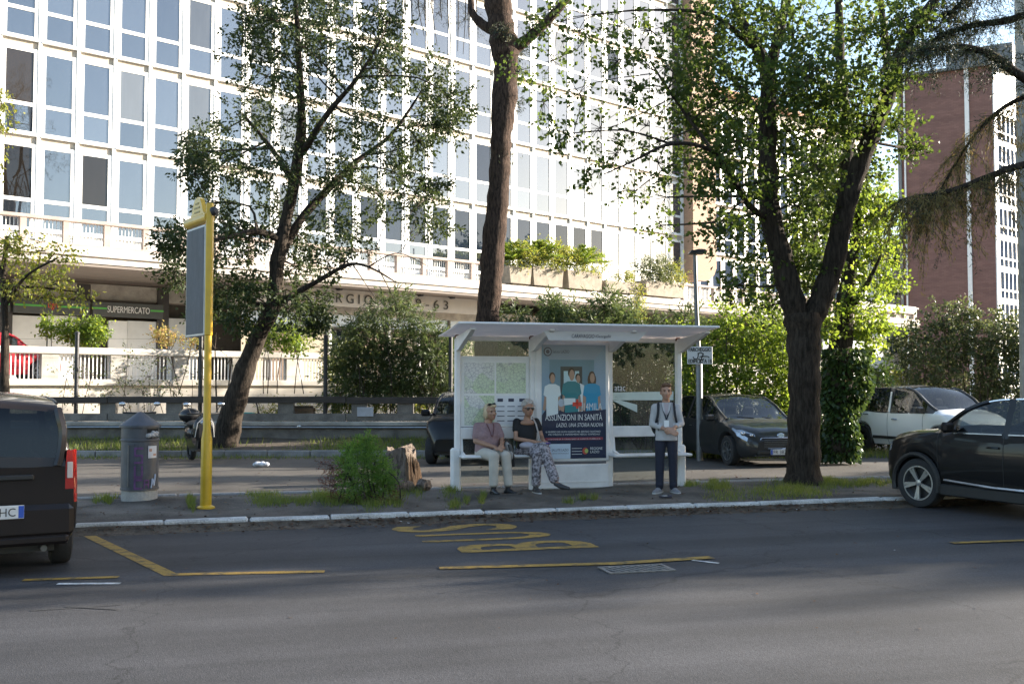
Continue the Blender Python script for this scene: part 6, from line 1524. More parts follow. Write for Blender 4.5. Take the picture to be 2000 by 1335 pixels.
# --- dark hatchback facing the street
P = dict(top=[(-2.0, .88), (-1.93, 1.05), (-1.72, 1.28), (-1.35, 1.43), (-.6, 1.475), (.05, 1.45), (.45, 1.27), (1.05, .96), (1.45, .86), (1.78, .77), (1.95, .66), (2.02, .54)],
         belt=[(-2.0, .86), (-1.5, .95), (-.5, .91), (1.05, .875), (1.6, .74), (2.02, .50)], half=[(-2.0, .70), (-1.8, .82), (-1.2, .865), (0, .87), (1.2, .865), (1.65, .80), (1.9, .68), (2.02, .52)],
         bot=[(-2.0, .34), (-1.7, .22), (0, .19), (1.6, .19), (1.9, .22), (2.02, .27)], xr=-1.22, xf=1.27, Rw=.305, tw=.195, ws=(.06, 1.03), rw=(-1.92, -1.5), side=[(-1.5, -.78), (-.68, -.02), (.02, .62)], seams=[-.72, .72], seats=[(-.85, .68), (.0, .68)], spokes=8, handles=[-.45], tumble=.34,
         regions=[('headlight', M_LAMP, 1.48, 1.88, 3, 4)], pillar=.03)
h = vec(284); W_ = G(1427, 908, .105); o_ = org(W_, h, 1.27, -.755)
q_, sa_ = car('hatchback', 'dark grey hatchback facing the street beside the bus shelter and tree', 'car', o_, h, P, P_DGREY, z=.105)
def front_face(q_, w1, zg, plate_txt, xf_=2.02, big=True):
    mb = MB(); mb.prism([(-w1, zg - .10), (-w1 * .8, zg - .16), (w1 * .8, zg - .16), (w1, zg - .10), (w1 * .86, zg + .04), (-w1 * .86, zg + .04)], lambda y, z_: (xf_ - .10 + .0, y, z_), lambda y, z_: (xf_ + .025 - .06 * abs(y) / w1, y, z_)); g_ = mb.build('grille', M_TRIM, q_)
    pts = [(-w1 * 1.02, zg - .09), (-w1 * .82, zg - .165), (0, zg - .17), (w1 * .82, zg - .165), (w1 * 1.02, zg - .09), (w1 * .9, zg + .045), (0, zg + .05), (-w1 * .9, zg + .045), (-w1 * 1.02, zg - .09)]
    mb = MB(); mb.tube([(xf_ + .028 - .06 * abs(y) / w1, y, z_) for y, z_ in pts], .011, 6); mb.build('grille_rim', M_CHROME, g_)
    mb = MB()
    for k in range(5): mb.tube([(xf_ + .012, -w1 * .8, zg - .14 + k * .036), (xf_ + .03, 0, zg - .14 + k * .036), (xf_ + .012, w1 * .8, zg - .14 + k * .036)], .006, 4)
    mb.build('grille_bars', M_GREYMET, g_)
    plate(q_, xf_ + .035, zg - .235, plate_txt, 1)
    mb = MB(); mb.box((xf_ - .02, 0, .30), (.09, 1.05, .09), bev=.02); mb.build('lower_intake', M_TRIM, q_)
    mb = MB(); mb.box((xf_ + .0, 0, .235), (.09, 1.2, .03), bev=.01); mb.build('splitter', P_DGREY, q_)
    mb = MB(); mb.lathe([(.055, 0), (.045, .012)], 16, M=Matrix.Translation((xf_ - .02, 0, zg + .09)) @ Matrix.Rotation(R(80), 4, 'Y'), sy=1.6); mb.build('badge', M_CHROME, q_)
front_face(q_, .48, .545, 'FR 382TB')
for sg in (1, -1):
    mb = MB(); pts = [(1.46, sg * .805, .735), (1.64, sg * .78, .70), (1.84, sg * .655, .64), (1.94, sg * .52, .61), (1.90, sg * .53, .66), (1.70, sg * .70, .74)]
    nrm = Vector((.5, sg * .75, .4)).normalized() * .02; mb.add([Vector(p) + nrm for p in pts] + [Vector(p) - nrm * 3 for p in pts], [tuple(range(6)) if sg < 0 else tuple(range(6))[::-1]] + [(i, (i + 1) % 6, 6 + (i + 1) % 6, 6 + i) for i in range(6)]); hl = mb.build('headlight', M_LAMP, q_)
    [MB().ell(c_, r_, 10).build('lens', M_CHROME, hl, smooth=True) for c_, r_ in (((1.78, sg * .725, .675), (.06, .05, .045)), ((1.90, sg * .60, .64), (.045, .045, .035)))]
    mb = MB(); mb.prism([(0, .42), (.16, .36), (.16, .27), (.02, .27)], lambda a, z_: (1.99 - a * .55, sg * (.50 + a), z_), lambda a, z_: (1.90 - a * .55, sg * (.50 + a), z_)); mb.build('fog_recess', M_TRIM, q_)
mb = MB()
for sg in (1, -1): mb.tube([(1.05, sg * .2 + .1, .965), (.95, sg * .2 - .25, .985)], .008, 4)
mb.build('wiper', M_TRIM, q_)
# --- white car with a dark roof
P = dict(top=[(-2.08, .95), (-2.02, 1.15), (-1.86, 1.48), (-1.6, 1.60), (-.8, 1.655), (.1, 1.65), (.5, 1.52), (1.12, 1.10), (1.5, 1.0), (1.82, .88), (1.98, .74), (2.07, .58)],
         belt=[(-2.08, .93), (-1.5, 1.04), (-.5, 1.0), (1.12, 1.0), (1.6, .86), (2.07, .56)], half=[(-2.08, .74), (-1.88, .84), (-1.2, .885), (0, .885), (1.2, .88), (1.65, .82), (1.9, .70), (2.07, .54)],
         bot=[(-2.08, .36), (-1.7, .25), (0, .22), (1.6, .22), (2.07, .3)], xr=-1.3, xf=1.31, Rw=.325, tw=.205, ws=(.12, 1.10), rw=(-2.02, -1.85), side=[(-1.72, -1.42), (-1.32, -.42), (-.28, .30), (.36, .85)], seams=[-1.32, -.35, .78], seats=[(-.85, .84), (.1, .84)], spokes=5, handles=[-1.12, -.12], tumble=.24,
         regions=[('tail_light', M_TAIL, -2.03, -1.85, 3, 4), ('headlight', M_LAMP, 1.58, 1.86, 3, 4)], mirrorm=P_ROOF, handlem=M_CHROME, rimm=M_RIMD)
h = vec(291); W_ = G(1690, 881, .105); o_ = org(W_, h, -1.3, -.77)
q_, sa_ = car('white_hatchback', 'white tall hatchback with dark roof parked before the tall hedge', 'car', o_, h, P, P_WHITE, z=.105, roofm=P_ROOF)
for sg in (1, -1):
    mb = MB(); mb.box((0, sg * .89, .40), (1.75, .035, .07), bev=.012); mb.build('side_moulding', M_TRIM, q_)
    for xw in (-1.3, 1.31):
        mb = MB(); mb.tube([(xw + .385 * math.cos(a), sg * .893, .325 + .385 * math.sin(a)) for a in np.linspace(-.2, math.pi + .2, 15)], .022, 6); mb.build('arch_trim', M_TRIM, q_)
    mb = MB(); mb.prism([(-.36, 1.01), (-.30, 1.01), (-.33, 1.50), (-.38, 1.50)], lambda x, z_: (x, sg * (.853 - (z_ - 1.0) * .24), z_), lambda x, z_: (x, sg * (.865 - (z_ - 1.0) * .24), z_)); mb.build('white_pillar', P_WHITE, q_)
# --- black rounded city car half hidden behind the shelter
P = dict(top=[(-1.35, .85), (-1.28, 1.15), (-1.0, 1.48), (-.5, 1.56), (.05, 1.53), (.45, 1.36), (.92, 1.05), (1.15, .92), (1.3, .75), (1.36, .55)], belt=[(-1.35, .83), (-.8, .98), (.9, .95), (1.36, .52)], half=[(-1.35, .66), (-1.1, .80), (-.5, .83), (.9, .82), (1.2, .72), (1.36, .55)],
         bot=[(-1.35, .35), (-1, .22), (1, .2), (1.36, .28)], xr=-.92, xf=.95, Rw=.29, tw=.19, ws=(.1, .90), rw=(-1.29, -1.0), side=[(-.85, -.2), (-.1, .5)], seams=[.65], seats=[(-.3, .75)], spokes=6, handles=[-.1], tumble=.3)
h = vec(262); W_ = G(842, 905, .105); o_ = org(W_, h, .95, -.72)
q_, sa_ = car('city_car', 'small glossy black city car half hidden by the left shelter post', 'car', o_, h, P, P_BLACK, z=.105)
# --- red van on the terrace
P = dict(top=[(-2.1, .9), (-2.02, 1.3), (-1.85, 1.52), (-.8, 1.58), (.3, 1.55), (1.0, 1.08), (1.5, .98), (1.9, .8), (2.0, .6)], belt=[(-2.1, .88), (0, .98), (1.0, .97), (2.0, .58)], half=[(-2.1, .75), (-1.6, .85), (0, .87), (1.3, .86), (1.8, .76), (2.0, .58)], bot=[(-2.1, .35), (0, .2), (2.0, .3)],
         xr=-1.25, xf=1.3, Rw=.31, tw=.2, ws=(.35, .98), rw=(-2.03, -1.86), side=[(-1.6, -.75), (-.65, .1), (.18, .6)], seams=[-.7, .15, .8], seats=[(-.8, .7), (.1, .7)], spokes=7, handles=[-.5, .3], tumble=.22, regions=[('headlight', M_LAMP, 1.6, 1.86, 3, 4)])
s_, _ = FL(52, 700, 4.6); o_ = FW(s_ - 1.2, 4.9); car('red_car', 'red car parked on the terrace behind the parapet bars', 'car', (o_.x, o_.y), (FDIR.x, FDIR.y), P, P_RED, z=1.9)

# ---------------------------------------------------------------- scooters
M_SCOOT = paint('paint_scooter', (.012, .012, .014), .1); M_SCSIL = mat('scooter_silver', (.4, .41, .43), .35, metal=.6, var=.1)
def scooter(label, pos, ang, topcase=False, shell=M_SCOOT):
    t = thing('scooter', label, 'scooter', pos, ang, 'scooters parked in the lane')
    ty, ri, bk_ = wheel_meshes(.24, .12, 6, M_SCSIL, .62)
    for x in (-.62, .66):
        w_ = place('wheel', ty, t, (x, 0, .24)); place('rim', ri, w_); place('brake_disc', bk_, w_)
    mb = MB(); pr = [(-.75, .50), (-.80, .72), (-.5, .78), (-.12, .70), (-.02, .42), (.28, .36), (.38, .50), (.44, .95), (.56, .98), (.62, .60), (.50, .30), (.1, .22), (-.3, .24)]
    mb.prism(pr, lambda x, z_: (x, -.13, z_), lambda x, z_: (x, .13, z_)); mb.ell((-.42, 0, .60), (.42, .2, .17), 14); mb.ell((.5, 0, .72), (.1, .24, .30), 14); mb.build('body', shell, t, smooth=True, angle=50)
    mb = MB(); mb.ell((-.35, 0, .80), (.42, .16, .09), 14); mb.build('seat', M_TRIM, t, smooth=True)
    mb = MB(); mb.tube([(.66, 0, .24), (.60, 0, .55), (.48, 0, .98)], .035, 8); mb.tube([(.40, -.34, 1.05), (.46, -.12, 1.04), (.46, .12, 1.04), (.40, .34, 1.05)], .02, 8); mb.build('fork_handlebar', M_TRIM, t)
    for sg in (1, -1):
        mb = MB(); mb.tube([(.42, sg * .26, 1.05), (.44, sg * .34, 1.20)], .009, 5); mb.build('mirror_stem', M_TRIM, t)
        mb = MB(); mb.ell((.44, sg * .36, 1.24), (.03, .075, .05), 10); mb.build('mirror', M_CHROME, t, smooth=True)
    mb = MB(); mb.ell((.58, 0, .86), (.06, .11, .07), 12); mb.build('headlight', M_LAMP, t, smooth=True)
    mb = MB(); mb.ell((.66, 0, .42), (.26, .085, .14), 12); mb.build('front_mudguard', shell, t, smooth=True)
    mb = MB(); mb.tube([(.55, -.2, .55), (.60, -.16, .85), (.58, 0, 1.0), (.60, .16, .85), (.55, .2, .55)], .011, 6); mb.build('shield_trim', M_SCSIL, t, smooth=True)
    if topcase:
        mb = MB(); mb.ell((-.85, 0, .98), (.22, .24, .17), 14); mb.build('top_case', M_SCOOT, t, smooth=True); mb = MB(); mb.box((-.8, 0, .80), (.3, .2, .04)); mb.build('rack', M_TRIM, t)
    return t
b = G(376, 905, .105); scooter('black scooter with silver trim standing behind the yellow pole', (b.x - .05, b.y + .55, .11), R(300), True)
b = PT(275, 850, 23.0); scooter('scooter mostly hidden behind the litter bin with handlebar showing', (b.x, 23.0, .11), R(286))
b = PT(1508, 850, 25.2); scooter('black scooter with round top case behind the dark hatchback', (b.x, 24.6, .11), R(60), True)
# ---------------------------------------------------------------- people
M_SKIN = mat('skin', (.42, .24, .165), .55, var=.1, vscale=14); M_SKINT = mat('skin_tanned', (.36, .20, .13), .55, var=.1, vscale=14)
def cap(p0, p1, r0, r1): return ('c', Vector(p0), Vector(p1), r0, r1)
def el(c, r, rot=None): return ('e', Vector(c), r, rot)
def loft(secs): return ('l', secs)          # torso sections (z, cx, cy, rx, ry), flat ends
def solid(name, prims, m, parent, voxel=.011, it=4, fac=.5, loc=None):
    mb = MB()
    for p in prims:
        if p[0] == 'c':
            d = p[2] - p[1]; L_ = max(d.length, 1e-4); q = d.to_track_quat('Z', 'Y').to_matrix().to_4x4(); M = Matrix.Translation(p[1]) @ q
            pr = [(max(1e-4, p[3] * math.cos(a)), p[3] * math.sin(a)) for a in np.linspace(-math.pi / 2, 0, 5)] + [(max(1e-4, p[4] * math.cos(a)), L_ + p[4] * math.sin(a)) for a in np.linspace(0, math.pi / 2, 5)]
            mb.lathe(pr, 14, M=M)
        elif p[0] == 'l':
            n = 22; q = smooth_path(p[1], 4); vs_ = [(r[1] + r[3] * math.copysign(abs(math.cos(a)) ** .85, math.cos(a)), r[2] + r[4] * math.copysign(abs(math.sin(a)) ** .85, math.sin(a)), r[0]) for r in q for a in np.linspace(0, 2 * math.pi, n, endpoint=False)]
            mb.add(vs_, [(i * n + k, i * n + (k + 1) % n, (i + 1) * n + (k + 1) % n, (i + 1) * n + k) for i in range(len(q) - 1) for k in range(n)] + [tuple(range(n))[::-1], tuple((len(q) - 1) * n + k for k in range(n))])
        else: mb.ell(p[1], p[2], 16, M=p[3])
    me = mb.mesh(name, m); o = bpy.data.objects.new(name, me); COL.objects.link(o)
    r = o.modifiers.new('r', 'REMESH'); r.mode = 'VOXEL'; r.voxel_size = voxel; r.use_smooth_shade = True
    s = o.modifiers.new('s', 'SMOOTH'); s.factor = fac; s.iterations = it
    dg = bpy.context.evaluated_depsgraph_get(); me2 = bpy.data.meshes.new_from_object(o.evaluated_get(dg)); me2.name = name
    o.modifiers.clear(); o.data = me2; bpy.data.meshes.remove(me); o.parent = parent
    if loc is not None: o.location = loc
    return o
def hand(w_, d, n, side, curl=.6, k=1.0):
    """palm and five bent fingers; d along the hand, n palm-facing normal, side towards the thumb"""
    d, n = Vector(d).normalized(), Vector(n).normalized(); s_ = d.cross(n).normalized() * side; w_ = Vector(w_); out = []
    out.append(cap(w_, w_ + d * .04 * k, .024 * k, .026 * k))
    for i in range(4): out.append(cap(w_ + d * .02 * k + s_ * (.024 - .016 * i) * k, w_ + d * .082 * k + s_ * (.033 - .022 * i) * k, .017 * k, .0125 * k))
    for i, L_ in enumerate((.070, .078, .072, .056)):
        b0 = w_ + d * .084 * k + s_ * (.033 - .022 * i) * k
        d1 = (d * math.cos(curl) + n * math.sin(curl)); d2 = (d * math.cos(curl * 2.2) + n * math.sin(curl * 2.2)); d3 = (d * math.cos(curl * 3) + n * math.sin(curl * 3))
        b1 = b0 + d1 * L_ * .45 * k; b2 = b1 + d2 * L_ * .32 * k; b3 = b2 + d3 * L_ * .22 * k
        out += [cap(b0, b1, .0098 * k, .0092 * k), cap(b1, b2, .0092 * k, .0085 * k), cap(b2, b3, .0085 * k, .0075 * k)]
    t0 = w_ + d * .022 * k + s_ * .024 * k; t1 = t0 + (d * .6 + s_ * .65 + n * .25).normalized() * .042 * k; t2 = t1 + (d * .85 + s_ * .15 + n * .4).normalized() * .034 * k
    out += [cap(t0, t1, .0135 * k, .0115 * k), cap(t1, t2, .0115 * k, .009 * k)]
    return out
def face_rot(yaw, pitch=0, roll=0): return Matrix.Rotation(yaw, 3, 'Z') @ Matrix.Rotation(pitch, 3, 'X') @ Matrix.Rotation(roll, 3, 'Y')
def head_prims(c, F, k=1.0):
    """skull, jaw, nose, ears, lips, brow; the face looks along -y of F"""
    c = Vector(c); f = lambda x, y, z: c + F @ Vector((x * k, y * k, z * k))
    E = lambda x, y, z, a, b_, d: ('e', f(x, y, z), (a * k, b_ * k, d * k), F)
    return [E(0, .008, .03, .074, .092, .085), E(0, -.02, -.025, .064, .070, .075), E(0, -.045, -.078, .036, .036, .026), E(0, -.03, -.055, .052, .052, .045),
            ('c', f(0, -.086, .018), f(0, -.103, -.022), .011 * k, .015 * k), E(.012, -.096, -.024, .009, .010, .008), E(-.012, -.096, -.024, .009, .010, .008), E(.074, .01, -.005, .012, .02, .032), E(-.074, .01, -.005, .012, .02, .032),
            E(0, -.082, -.052, .024, .012, .006), E(0, -.081, -.062, .020, .012, .007), E(.03, -.078, .034, .024, .010, .008), E(-.03, -.078, .034, .024, .010, .008), E(.038, -.06, -.018, .022, .02, .018), E(-.038, -.06, -.018, .022, .02, .018)], f
def face_bits(t, f, F, k, brow, lips, eyes=True):
    mb = MB()
    if eyes:
        for sx in (-1, 1): mb.ell(f(sx * .030, -.079, .014), (.0125 * k, .006 * k, .0065 * k), 10, M=F)
        mb.build('eyes', mat('eye_dark', (.05, .035, .03), .25), t)
    mb = MB()
    for sx in (-1, 1): mb.tube([f(sx * .016, -.090, .030), f(sx * .032, -.088, .036), f(sx * .048, -.074, .031)], .0045 * k, 5)
    mb.build('eyebrows', brow, t)
    mb = MB(); mb.ell(f(0, -.092, -.052), (.020 * k, .005 * k, .004 * k), 10, M=F); mb.ell(f(0, -.090, -.060), (.017 * k, .005 * k, .005 * k), 10, M=F); mb.build('lips', lips, t)
M_LIPS = mat('lips', (.36, .13, .11), .5)
M_BROWNHAIR = mat('hair_brown', (.12, .06, .03), .55, var=.35, vscale=50, stretch=(1, 1, .2)); M_BLONDE = mat('hair_blonde', (.50, .38, .24), .5, var=.25, vscale=50, stretch=(1, 1, .2)); M_GREYH = mat('hair_grey', (.42, .38, .35), .6, var=.3, vscale=60)
M_SHIRT = mat('shirt_pale_grey', (.46, .45, .455), .85, var=.08, vscale=8, bump=.3, bscale=26); M_TEE = mat('undershirt', (.42, .35, .36), .85, var=.06)
M_NAVYTR = mat('trousers_navy', (.018, .020, .035), .85, var=.2, vscale=8, bump=.3, bscale=24); M_SNEAK = mat('sneaker_grey', (.24, .235, .25), .7, var=.15, vscale=16); M_SOLE = mat('sole_white', (.5, .49, .47), .6)
M_PACK = mat('backpack_dark', (.02, .022, .028), .8, var=.2, vscale=10)
def shoe(ank, toe, m, parent, L_=.27, sole=None, name='shoe', low=.0):
    a, d = Vector(ank), Vector((toe[0], toe[1], 0)).normalized(); g = Vector((a.x, a.y, low))
    solid(name, [cap(g - d * .045 + Vector((0, 0, .042)), g + d * .06 + Vector((0, 0, .045)), .042, .044), cap(g + d * .05 + Vector((0, 0, .038)), g + d * (L_ - .10) + Vector((0, 0, .030)), .044, .030), cap(g - d * .02 + Vector((0, 0, .05)), a, .044, .042)], m, parent, .009, 2)
    mb = MB(); s_ = Vector((-d.y, d.x, 0)); pl_ = [(-.085, -.03), (-.09, .03), (.0, .043), (L_ - .13, .046), (L_ - .07, .025), (L_ - .07, -.025), (L_ - .13, -.044), (.0, -.040)][::-1]
    mb.prism(pl_, lambda x, y: g + d * x + s_ * y + Vector((0, 0, .001)), lambda x, y: g + d * x + s_ * y + Vector((0, 0, .022))); mb.build('sole', sole or m, parent)

# ---- standing young man
b = G(1302, 962, .11); man = thing('person', 'standing young man in pale shirt with backpack, lanyard and folded hands', 'person', (b.x, b.y, island_z(*St(b)) - .004), R(-6))
kz = 1.0
F = face_rot(R(4)); H, f = head_prims((0, -.02, 1.535), F, 1.10)
shL, shR, elL, elR = (.185, .02, 1.29), (-.185, .02, 1.30), (.222, -.01, 1.06), (-.208, -.01, 1.05)
hcL, hcR = (.085, -.20, .985), (.045, -.215, .955)
body = H + [cap((0, .01, 1.44), (0, .02, 1.32), .056, .066), cap(shL, elL, .04, .036), cap(elL, hcL, .036, .026), cap(shR, elR, .04, .036), cap(elR, hcR, .036, .026), cap((0, .02, 1.25), (0, .02, .98), .09, .09),
            cap((.085, .02, .88), (.10, .0, .50), .06, .05), cap((.10, 0, .50), (.105, .03, .10), .05, .035), cap((-.085, .02, .88), (-.10, .0, .50), .06, .05), cap((-.10, 0, .50), (-.105, .03, .10), .05, .035), el((0, .02, .93), (.13, .09, .1))]
body += hand(hcR, (.75, -.35, -.30), (.2, .75, -.3), 1, .55) + hand(hcL, (-.70, -.30, -.42), (-.2, .75, .0), -1, .6)
solid('body', body, M_SKIN, man, .0095, 3)
face_bits(man, f, F, 1.1, M_BROWNHAIR, M_LIPS)
solid('hair', [el(f(0, .022, .055), (.083, .092, .082), F), el(f(-.03, -.05, .098), (.05, .04, .028), F), el(f(.03, -.045, .10), (.05, .045, .03), F), el(f(0, .06, .0), (.074, .055, .07), F), el(f(.068, .0, .03), (.014, .03, .04), F), el(f(-.068, .0, .03), (.014, .03, .04), F)], M_BROWNHAIR, man, .010, 1)
solid('shirt', [loft([(.80, 0, .01, .172, .118), (.86, 0, .01, .170, .116), (1.0, 0, .01, .160, .112), (1.15, 0, .012, .172, .118), (1.24, 0, .015, .180, .118), (1.31, 0, .02, .165, .095), (1.38, 0, .02, .095, .072)]), cap((-.12, .02, 1.305), (.12, .02, 1.295), .068, .068),
                cap((-.165, .02, 1.30), elR, .066, .054), cap(elR, tuple(Vector(elR).lerp(Vector(hcR), .45)), .056, .044), cap((.165, .02, 1.29), elL, .066, .054), cap(elL, tuple(Vector(elL).lerp(Vector(hcL), .45)), .056, .044)], M_SHIRT, man, .011, 4)
mb = MB(); mb.prism([(-.05, 1.36), (.0, 1.18), (.05, 1.36)], lambda x, z: (x, -.085 - (1.36 - z) * .22, z), lambda x, z: (x, -.10 - (1.36 - z) * .22, z)); mb.build('undershirt', M_TEE, man)
mb = MB()
for sx in (-1, 1): mb.prism([(sx * .045, 1.385), (sx * .075, 1.375), (sx * .05, 1.26), (sx * .012, 1.19)], lambda x, z: (x, -.07 - (1.385 - z) * .25, z), lambda x, z: (x, -.095 - (1.385 - z) * .25, z))
mb.build('collar', M_SHIRT, man)
solid('trousers', [el((0, .02, .87), (.165, .115, .11)), cap((.085, .02, .86), (.10, .0, .50), .095, .072), cap((.10, 0, .50), (.105, .03, .10), .072, .062), cap((-.085, .02, .86), (-.10, .0, .50), .095, .072), cap((-.10, 0, .50), (-.105, .03, .10), .072, .062),
                   el((.105, .02, .13), (.066, .07, .05)), el((-.105, .02, .13), (.066, .07, .05))], M_NAVYTR, man, .012, 4)
shoe((.11, .03, .10), (.35, -.95), M_SNEAK, man, .29, M_SOLE); shoe((-.11, .03, .10), (-.42, -.9), M_SNEAK, man, .29, M_SOLE)
mb = MB()
for sx in (-1, 1): mb.tube([(sx * .07, .06, 1.40), (sx * .07, -.05, 1.37), (sx * .05, -.108, 1.27), (0, -.120, 1.12)], .010, 5)
mb.build('lanyard', mat('lanyard_dark', (.025, .03, .045), .7), man)
MB().box((0, -.124, 1.06), (.075, .006, .10)).build('name_badge', M_SIGNW, man)
bpk = thing('backpack', 'dark backpack with straps worn by the standing man', 'backpack', tuple(man.location), R(-6))
solid('bag', [el((-.04, .22, 1.18), (.17, .10, .22)), el((-.06, .23, 1.0), (.165, .11, .16)), el((-.15, .17, 1.05), (.08, .09, .17))], M_PACK, bpk, .015, 3)
mb = MB()
for sx in (-1, 1):
    mb.tube(smooth_path([(sx * .10, .13, 1.30), (sx * .115, .03, 1.375), (sx * .12, -.07, 1.32), (sx * .13, -.108, 1.20), (sx * .155, -.07, 1.08), (sx * .165, .08, 1.0)], 4), .019, 6)
mb.build('strap', M_PACK, bpk, smooth=True)
mb = MB(); mb.tube([(-.13, -.105, 1.12), (-.125, -.115, .95)], .008, 5); mb.build('strap_end', M_PACK, bpk)

# ---- seated women: hips on the bench
def seated(name_label, px_feet, yaw, seat_dy): pass
bz = .56
gb = S(*St(G(960, 962, .11)), .11)
sx_, st_ = St(Vector((pl.x, pl.y, 0)))
def bench_pt(px, back=-.22):
    return Vector((pl.x, pl.y, 0)) + SD * shx(px, back) + TN * back
HZ = shz(960, 889, -.25) + .10                    # seat height above z=0 (world)
# woman in mauve blouse
hp = bench_pt(951); g0 = .115
w1 = thing('person', 'seated blonde woman in mauve blouse, cream trousers and black shoes', 'person', (hp.x, hp.y, g0), R(18))
sz = HZ - g0 - .035
M_MAUVE = mat('blouse_mauve', (.26, .165, .17), .8, var=.12, vscale=30, bump=.25, bscale=30); M_CREAM = mat('trousers_cream', (.47, .43, .37), .85, var=.08, vscale=8, bump=.3, bscale=22); M_BLKSH = mat('shoe_black', (.015, .015, .017), .35, var=.2)
hipR, hipL = (-.09, .0, sz + .08), (.09, .0, sz + .08); knR, knL = (-.02, -.44, sz + .05), (.17, -.42, sz + .05); anR, anL = (-.03, -.46, .09), (.20, -.46, .09)
F = face_rot(R(16), R(0), R(-4)); H, f = head_prims((.045, -.035, sz + .695), F, 1.13)
shR, shL = (-.15, .02, sz + .475), (.165, .0, sz + .475); elR, elL = (-.195, -.06, sz + .26), (.215, -.10, sz + .27); wrR, wrL = (.02, -.30, sz + .185), (.14, -.32, sz + .20)
body = H + [cap((.04, .0, sz + .60), (.01, .01, sz + .50), .058, .07), cap(shR, elR, .05, .042), cap(elR, wrR, .042, .028), cap(shL, elL, .05, .042), cap(elL, wrL, .042, .028), cap((0, 0, sz + .42), (0, 0, sz + .12), .10, .11),
            cap(hipR, knR, .07, .06), cap(knR, anR, .055, .036), cap(hipL, knL, .07, .06), cap(knL, anL, .055, .036)]
body += hand(wrR, (.75, -.45, -.30), (.1, .1, -1), -1, .4) + hand(wrL, (-.35, -.75, -.2), (-.1, .1, -1), 1, .5)
solid('body', body, M_SKINT, w1, .0095, 3)
face_bits(w1, f, F, 1.13, M_BLONDE, M_LIPS)
solid('hair', [el(f(0, .025, .05), (.088, .096, .088), F), el(f(.0, .07, -.03), (.082, .06, .09), F), el(f(-.066, .015, -.02), (.025, .05, .08), F), el(f(.066, .02, -.02), (.025, .05, .08), F), el(f(.02, -.055, .085), (.06, .04, .028), F)], M_BLONDE, w1, .010, 1)
mb = MB()
for s_ in (-1, 1): mb.ell(f(s_ * .034, -.052, .112), (.031, .018, .022), 12, M=F @ Matrix.Rotation(R(35), 3, 'X'))
mb.tube([f(-.07, -.03, .10), f(0, -.062, .112), f(.07, -.03, .10)], .006, 5); mb.tube([f(.07, -.03, .10), f(.085, .06, .06)], .005, 5); mb.build('sunglasses', M_TRIM, w1, smooth=True)
solid('blouse', [loft([(sz + .03, 0, .0, .185, .150), (sz + .12, 0, -.01, .190, .155), (sz + .24, 0, -.02, .182, .155), (sz + .36, .0, -.01, .180, .140), (sz + .45, .0, .0, .165, .105), (sz + .53, .01, .0, .095, .072)]), cap((-.11, .01, sz + .48), (.12, .0, sz + .48), .068, .068), el((.06, -.10, sz + .34), (.085, .07, .075)), el((-.07, -.10, sz + .34), (.085, .07, .075)), cap((-.14, .02, sz + .475), tuple(Vector(shR).lerp(Vector(elR), .68)), .072, .066), cap((.155, 0, sz + .475), tuple(Vector(shL).lerp(Vector(elL), .68)), .072, .064)], M_MAUVE, w1, .012, 4)
solid('trousers', [el((0, .02, sz + .06), (.19, .15, .10)), cap(hipR, knR, .105, .084), cap(knR, (anR[0], anR[1], .17), .082, .070), cap(hipL, knL, .105, .084), cap(knL, (anL[0], anL[1], .17), .082, .070), el((anR[0], anR[1], .15), (.072, .075, .04)), el((anL[0], anL[1], .15), (.072, .075, .04))], M_CREAM, w1, .012, 4)
shoe((anR[0], anR[1], .12), (.15, -1), M_BLKSH, w1, .25); shoe((anL[0], anL[1], .12), (.45, -.9), M_BLKSH, w1, .25)
mb = MB(); mb.tube(smooth_path([(-.03, -.07, sz + .53), (.0, -.13, sz + .44), (.03, -.185, sz + .33), (.07, -.13, sz + .44), (.09, -.06, sz + .52)], 4), .006, 5); mb.build('necklace', mat('necklace_red', (.12, .03, .03), .5), w1)
bg = thing('handbag', 'grey and black handbag lying beside the woman in mauve', 'handbag', (hp.x, hp.y, g0), R(18))
solid('bag', [el((.27, -.20, sz + .14), (.06, .15, .12)), el((.28, -.30, sz + .05), (.05, .10, .10))], mat('bag_grey', (.32, .30, .28), .7, var=.2), bg, .012, 2)
mb = MB(); mb.tube([(.26, -.32, sz + .22), (.30, -.36, sz + .05), (.31, -.35, sz - .12)], .03, 8); mb.tube([(.2, -.1, sz + .22), (.24, -.2, sz + .30), (.28, -.3, sz + .22)], .012, 6); mb.build('strap', M_BLKSH, bg)
# woman in black top with sunglasses, legs crossed
hp = bench_pt(1028); 
w2 = thing('person', 'seated grey haired woman in black top with sunglasses and crossed legs', 'person', (hp.x, hp.y, g0), R(14))
M_BLKTOP = mat('top_black', (.012, .012, .014), .85, var=.2, vscale=10); M_PATT = mat('trousers_patterned', (.17, .15, .17), .85, var=.55, vscale=26, lo=.42, hi=.58, col2=(.40, .36, .38))
hipR, hipL = (-.085, .0, sz + .08), (.085, .0, sz + .08); knR, knL = (.16, -.40, sz + .17), (.06, -.40, sz + .06); anR, anL = (.30, -.60, .17), (.04, -.42, .09)
F = face_rot(R(6), R(2)); H, f = head_prims((.02, -.04, sz + .74), F, 1.09)
shR, shL = (-.165, .02, sz + .53), (.18, .02, sz + .53); elR, elL = (-.19, -.08, sz + .29), (.235, -.05, sz + .30); wrR, wrL = (.12, -.30, sz + .24), (.20, -.32, sz + .25)
